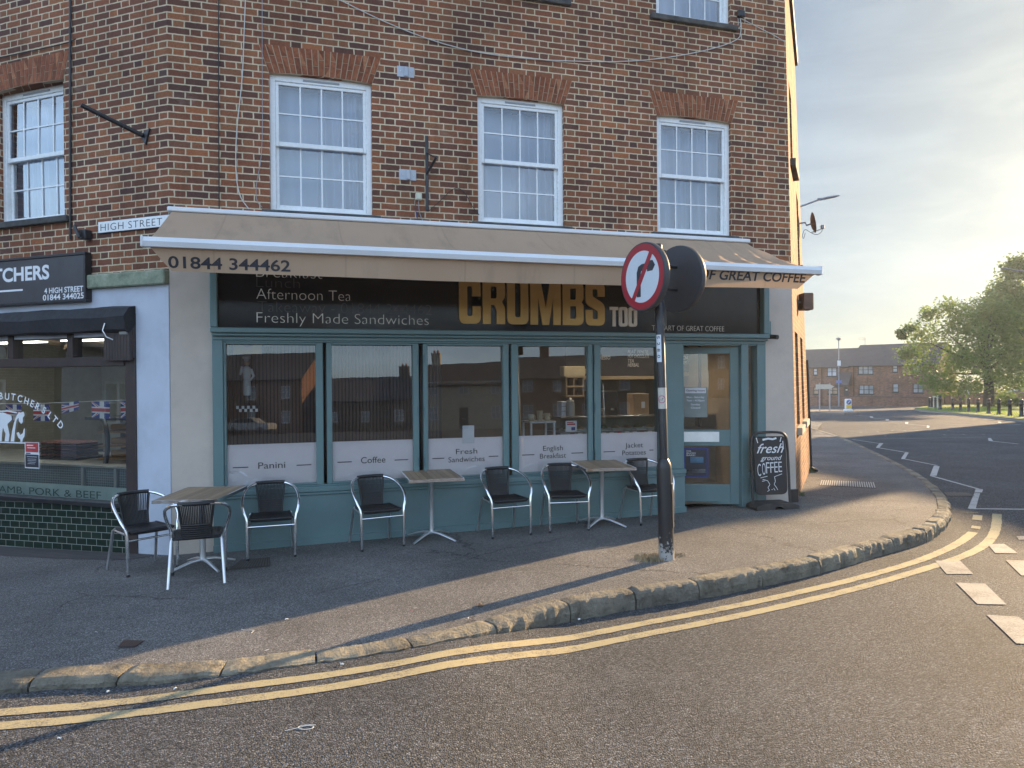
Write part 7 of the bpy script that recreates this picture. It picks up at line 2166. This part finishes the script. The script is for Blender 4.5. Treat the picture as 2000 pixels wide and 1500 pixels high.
hp = at(1560, 404, Yl); e_ = at(1600, 389, Yl); f_ = at(1636, 380, Yl)
gb = gz(hp.x, hp.y)
lamp('street_lamp', 'grey street lamp arm sticking out past the side of the brick building', (hp.x - .4, hp.y, gb), hp.z - gb - .15, (e_ - hp).length + .4, (f_ - e_).length, (1, 0, 0), (e_.z - hp.z + .15) / ((e_ - hp).length + .4))
Yl = 40.0
hp = at(2040, 533, Yl); gb = gz(hp.x, hp.y)
lamp('street_lamp', 'grey street lamp head in front of the tall tree at the right edge', (hp.x, hp.y, gb), hp.z - gb, (at(1978, 527, Yl) - hp).length, (at(1955, 526, Yl) - at(1978, 527, Yl)).length, (-1, 0, 0), .1)
# traffic island with direction sign and keep left bollard
IP = [(1560, 806.5), (1600, 807.5), (1650, 809.5), (1676, 808.5), (1668, 805), (1640, 803.5), (1560, 802.5)]
P = [road(*p) for p in IP]
mb = MB(); mb.face([(p.x, p.y, p.z + .11) for p in P])
for i in range(len(P)):
    a, d = P[i], P[(i + 1) % len(P)]; mb.face([(a.x, a.y, a.z - .1), (d.x, d.y, d.z - .1), (d.x, d.y, d.z + .11), (a.x, a.y, a.z + .11)])
struct(weld(mb.build('traffic_island', mat('island_paving', (.20, .16, .13), .85))))
p = ground(1609, 803); ds = thing('direction_sign', 'pale pointed direction sign on two grey posts on the traffic island', 'road sign', p)
ks = p.y / FPX
for x in (1600.5, 1620.5):
    mb = MB(); q = at(x, 748, p.y) - p; mb.tube([(q.x, 0, 0), (q.x, 0, q.z)], .055, 8); mb.build('post', m_grey_metal, ds)
q0 = at(1592.5, 760, p.y) - p; q1 = at(1629, 750.5, p.y) - p
mb = MB(); xm = q1.x - .4; mb.poly([[(q0.x, q0.z), (xm, q0.z), (q1.x, (q0.z + q1.z) / 2), (xm, q1.z), (q0.x, q1.z)]], -.09, -.06); mb.build('panel', mat('pale_sign_panel', (.50, .46, .38), .5), ds)
p = ground(1656.5, 806); kl = thing('keep_left_bollard', 'white and yellow keep left bollard at the end of the traffic island', 'traffic bollard', p)
mb = MB(); mb.bbox(-.30, .30, -.16, .16, .1, .28, .03); mb.build('base', m_white, kl)
hk = at(1656.5, 779, p.y).z - p.z
mb = MB(); mb.bbox(-.24, .24, -.12, .12, .281, hk, .05); mb.build('body', m_white, kl)
mb = MB(); mb.bbox(-.2, .2, -.128, -.1205, .34, hk * .56, .003); mb.build('yellow_panel', mat('reflective_yellow', (.75, .5, .03), .5), kl)
mb = MB(); mb.lathe([(.19, 0), (.19, .012), (.0005, .0125)], n=20, M=Matrix.Translation((0, -.119, hk * .76)) @ Matrix.Rotation(R(90), 4, 'X')); bd = mb.build('blue_disc', mat('blue_sign_disc', (.05, .11, .30), .5), kl)
mb = MB(); mb.poly([[(-.10, -.04), (-.10, -.11), (-.03, -.11), (-.055, -.085), (.1, .07), (.07, .10), (-.08, -.06)]], -.1325, -.132, f=lambda x, z, y: (x, y, z + hk * .76)); mb.build('white_arrow', m_white, bd)
# sky-side shade: the terrace along the other side of the side street
m_pink = brick_mat('red_street_brick', [(0.0, (.13, .06, .045)), (.5, (.2, .085, .055)), (1, (.27, .12, .075))], period=.225, bond='running')
def simple_wins(u0, u1, z0, n, rows=(.9, 3.4), w=.95, h=1.3):
    return [(u0 + (u1 - u0) * (i + .5) / n - w / 2, u0 + (u1 - u0) * (i + .5) / n + w / 2, z0 + r_, z0 + r_ + h, 2) for i in range(n) for r_ in rows]
g_ = gz(31, 33)
house('street_house', 'red brick house on the far side of the side street', Vector((30.5, 41, 0)), R(-90), 0, 11.5, 8, g_ - .5, g_ + 7.9, g_ + 11.3, m_pink, simple_wins(0, 11.5, g_, 4, rows=(.9, 3.4, 5.4)), fm=m_white, chims=((5, .9),))
# the opposite side of the road, seen in the shop windows
m_cream_h = mat('cream_stucco', (.50, .43, .33), .85, var=.08); m_flint = brick_mat('dark_flint_brick', [(0, (.06, .045, .04)), (.5, (.11, .07, .05)), (1, (.17, .1, .07))], period=.225, bond='running')
a_ = R(219.7); O_ = Vector((48, -31, 0)); g_ = gz(20, -12)
house('street_house', 'narrow dark brick house across the road, nearest the low sun', O_, a_, -6, 9.5, 8, g_ - .5, g_ + 4.6, g_ + 7.0, m_flint, simple_wins(-6, 9.5, g_, 4), fm=m_white, chims=((1, .9),))
house('street_house', 'red brick house with white door across the road', O_, a_, 9.7, 18.4, 8, g_ - .5, g_ + 4.9, g_ + 7.2, m_farbrick, simple_wins(9.7, 18.4, g_, 3), fm=m_white, chims=((15, .9),))
house('street_house', 'cream rendered house with navy door reflected in the cafe windows', O_, a_, 18.6, 28, 8, g_ - .5, g_ + 4.5, g_ + 6.8, m_cream_h, [w_ for w_ in simple_wins(18.6, 28, g_, 3) if not (22 < w_[0] < 24.5 and w_[2] < g_ + 2)], fm=m_white, chims=((26.5, .9),), doors=((22.9, 23.8, g_, g_ + 2.05, m_bd),))
house('street_house', 'low dark flint cottage with slate roof across the road', O_, a_, 28.2, 38.6, 9, g_ - .5, g_ + 3.2, g_ + 5.6, m_flint, simple_wins(28.2, 38.6, g_, 3, rows=(.9,), h=1.1), fm=m_white, chims=((30, 1.0),))
house('street_house', 'tall red brick house with sunlit gable across the road', O_, a_, 40, 58, 9, g_ - .5, g_ + 5.6, g_ + 8.6, m_pink, simple_wins(40, 58, g_, 5), fm=m_white, chims=((52, 1.0),))
pc_ = O_ + Vector((cos(a_), sin(a_), 0)) * 43 + Vector((sin(a_), -cos(a_), 0)) * 5
c2_ = copy_tree(cr_); c2_.location = (pc_.x, pc_.y, gz(20, -12)); c2_.rotation_euler = (0, 0, a_); tag(c2_, 'silver car parked across the road in front of the sunlit gable', 'car')
O2 = Vector((-21, -6, 0))
house('street_house', 'pale rendered house reflected in the butcher window', O2, R(77), -4, 10, 8, gz(-20, 3) - .6, gz(-20, 3) + 4.6, gz(-20, 3) + 7.2, mat('pale_grey_render', (.42, .44, .46), .85), simple_wins(-4, 10, gz(-20, 3), 4), fm=m_white, chims=((3, .9),))
house('street_house', 'dark brick house beside the pale rendered one on the high street', O2, R(77), 10.2, 24, 8, gz(-20, 3) - .6, gz(-20, 3) + 4.9, gz(-20, 3) + 7.6, m_flint, simple_wins(10.2, 24, gz(-20, 3), 4), fm=m_white, chims=((16, .9),))

# ------------------------------------------------------------------ low sun haze in the air
hz = MB(); hz.box(-70, 110, -75, 135, -6.5, 21.5)
b = NB('thin_morning_haze')
pv = b.n('ShaderNodeVolumePrincipled', {'Color': (0.86, 0.92, 1.0), 'Density': 0.0007, 'Anisotropy': 0.35})
b.t.links.new(pv.outputs[0], b.out.inputs['Volume'])
o = hz.build('haze', b.mat); o['kind'] = 'stuff'
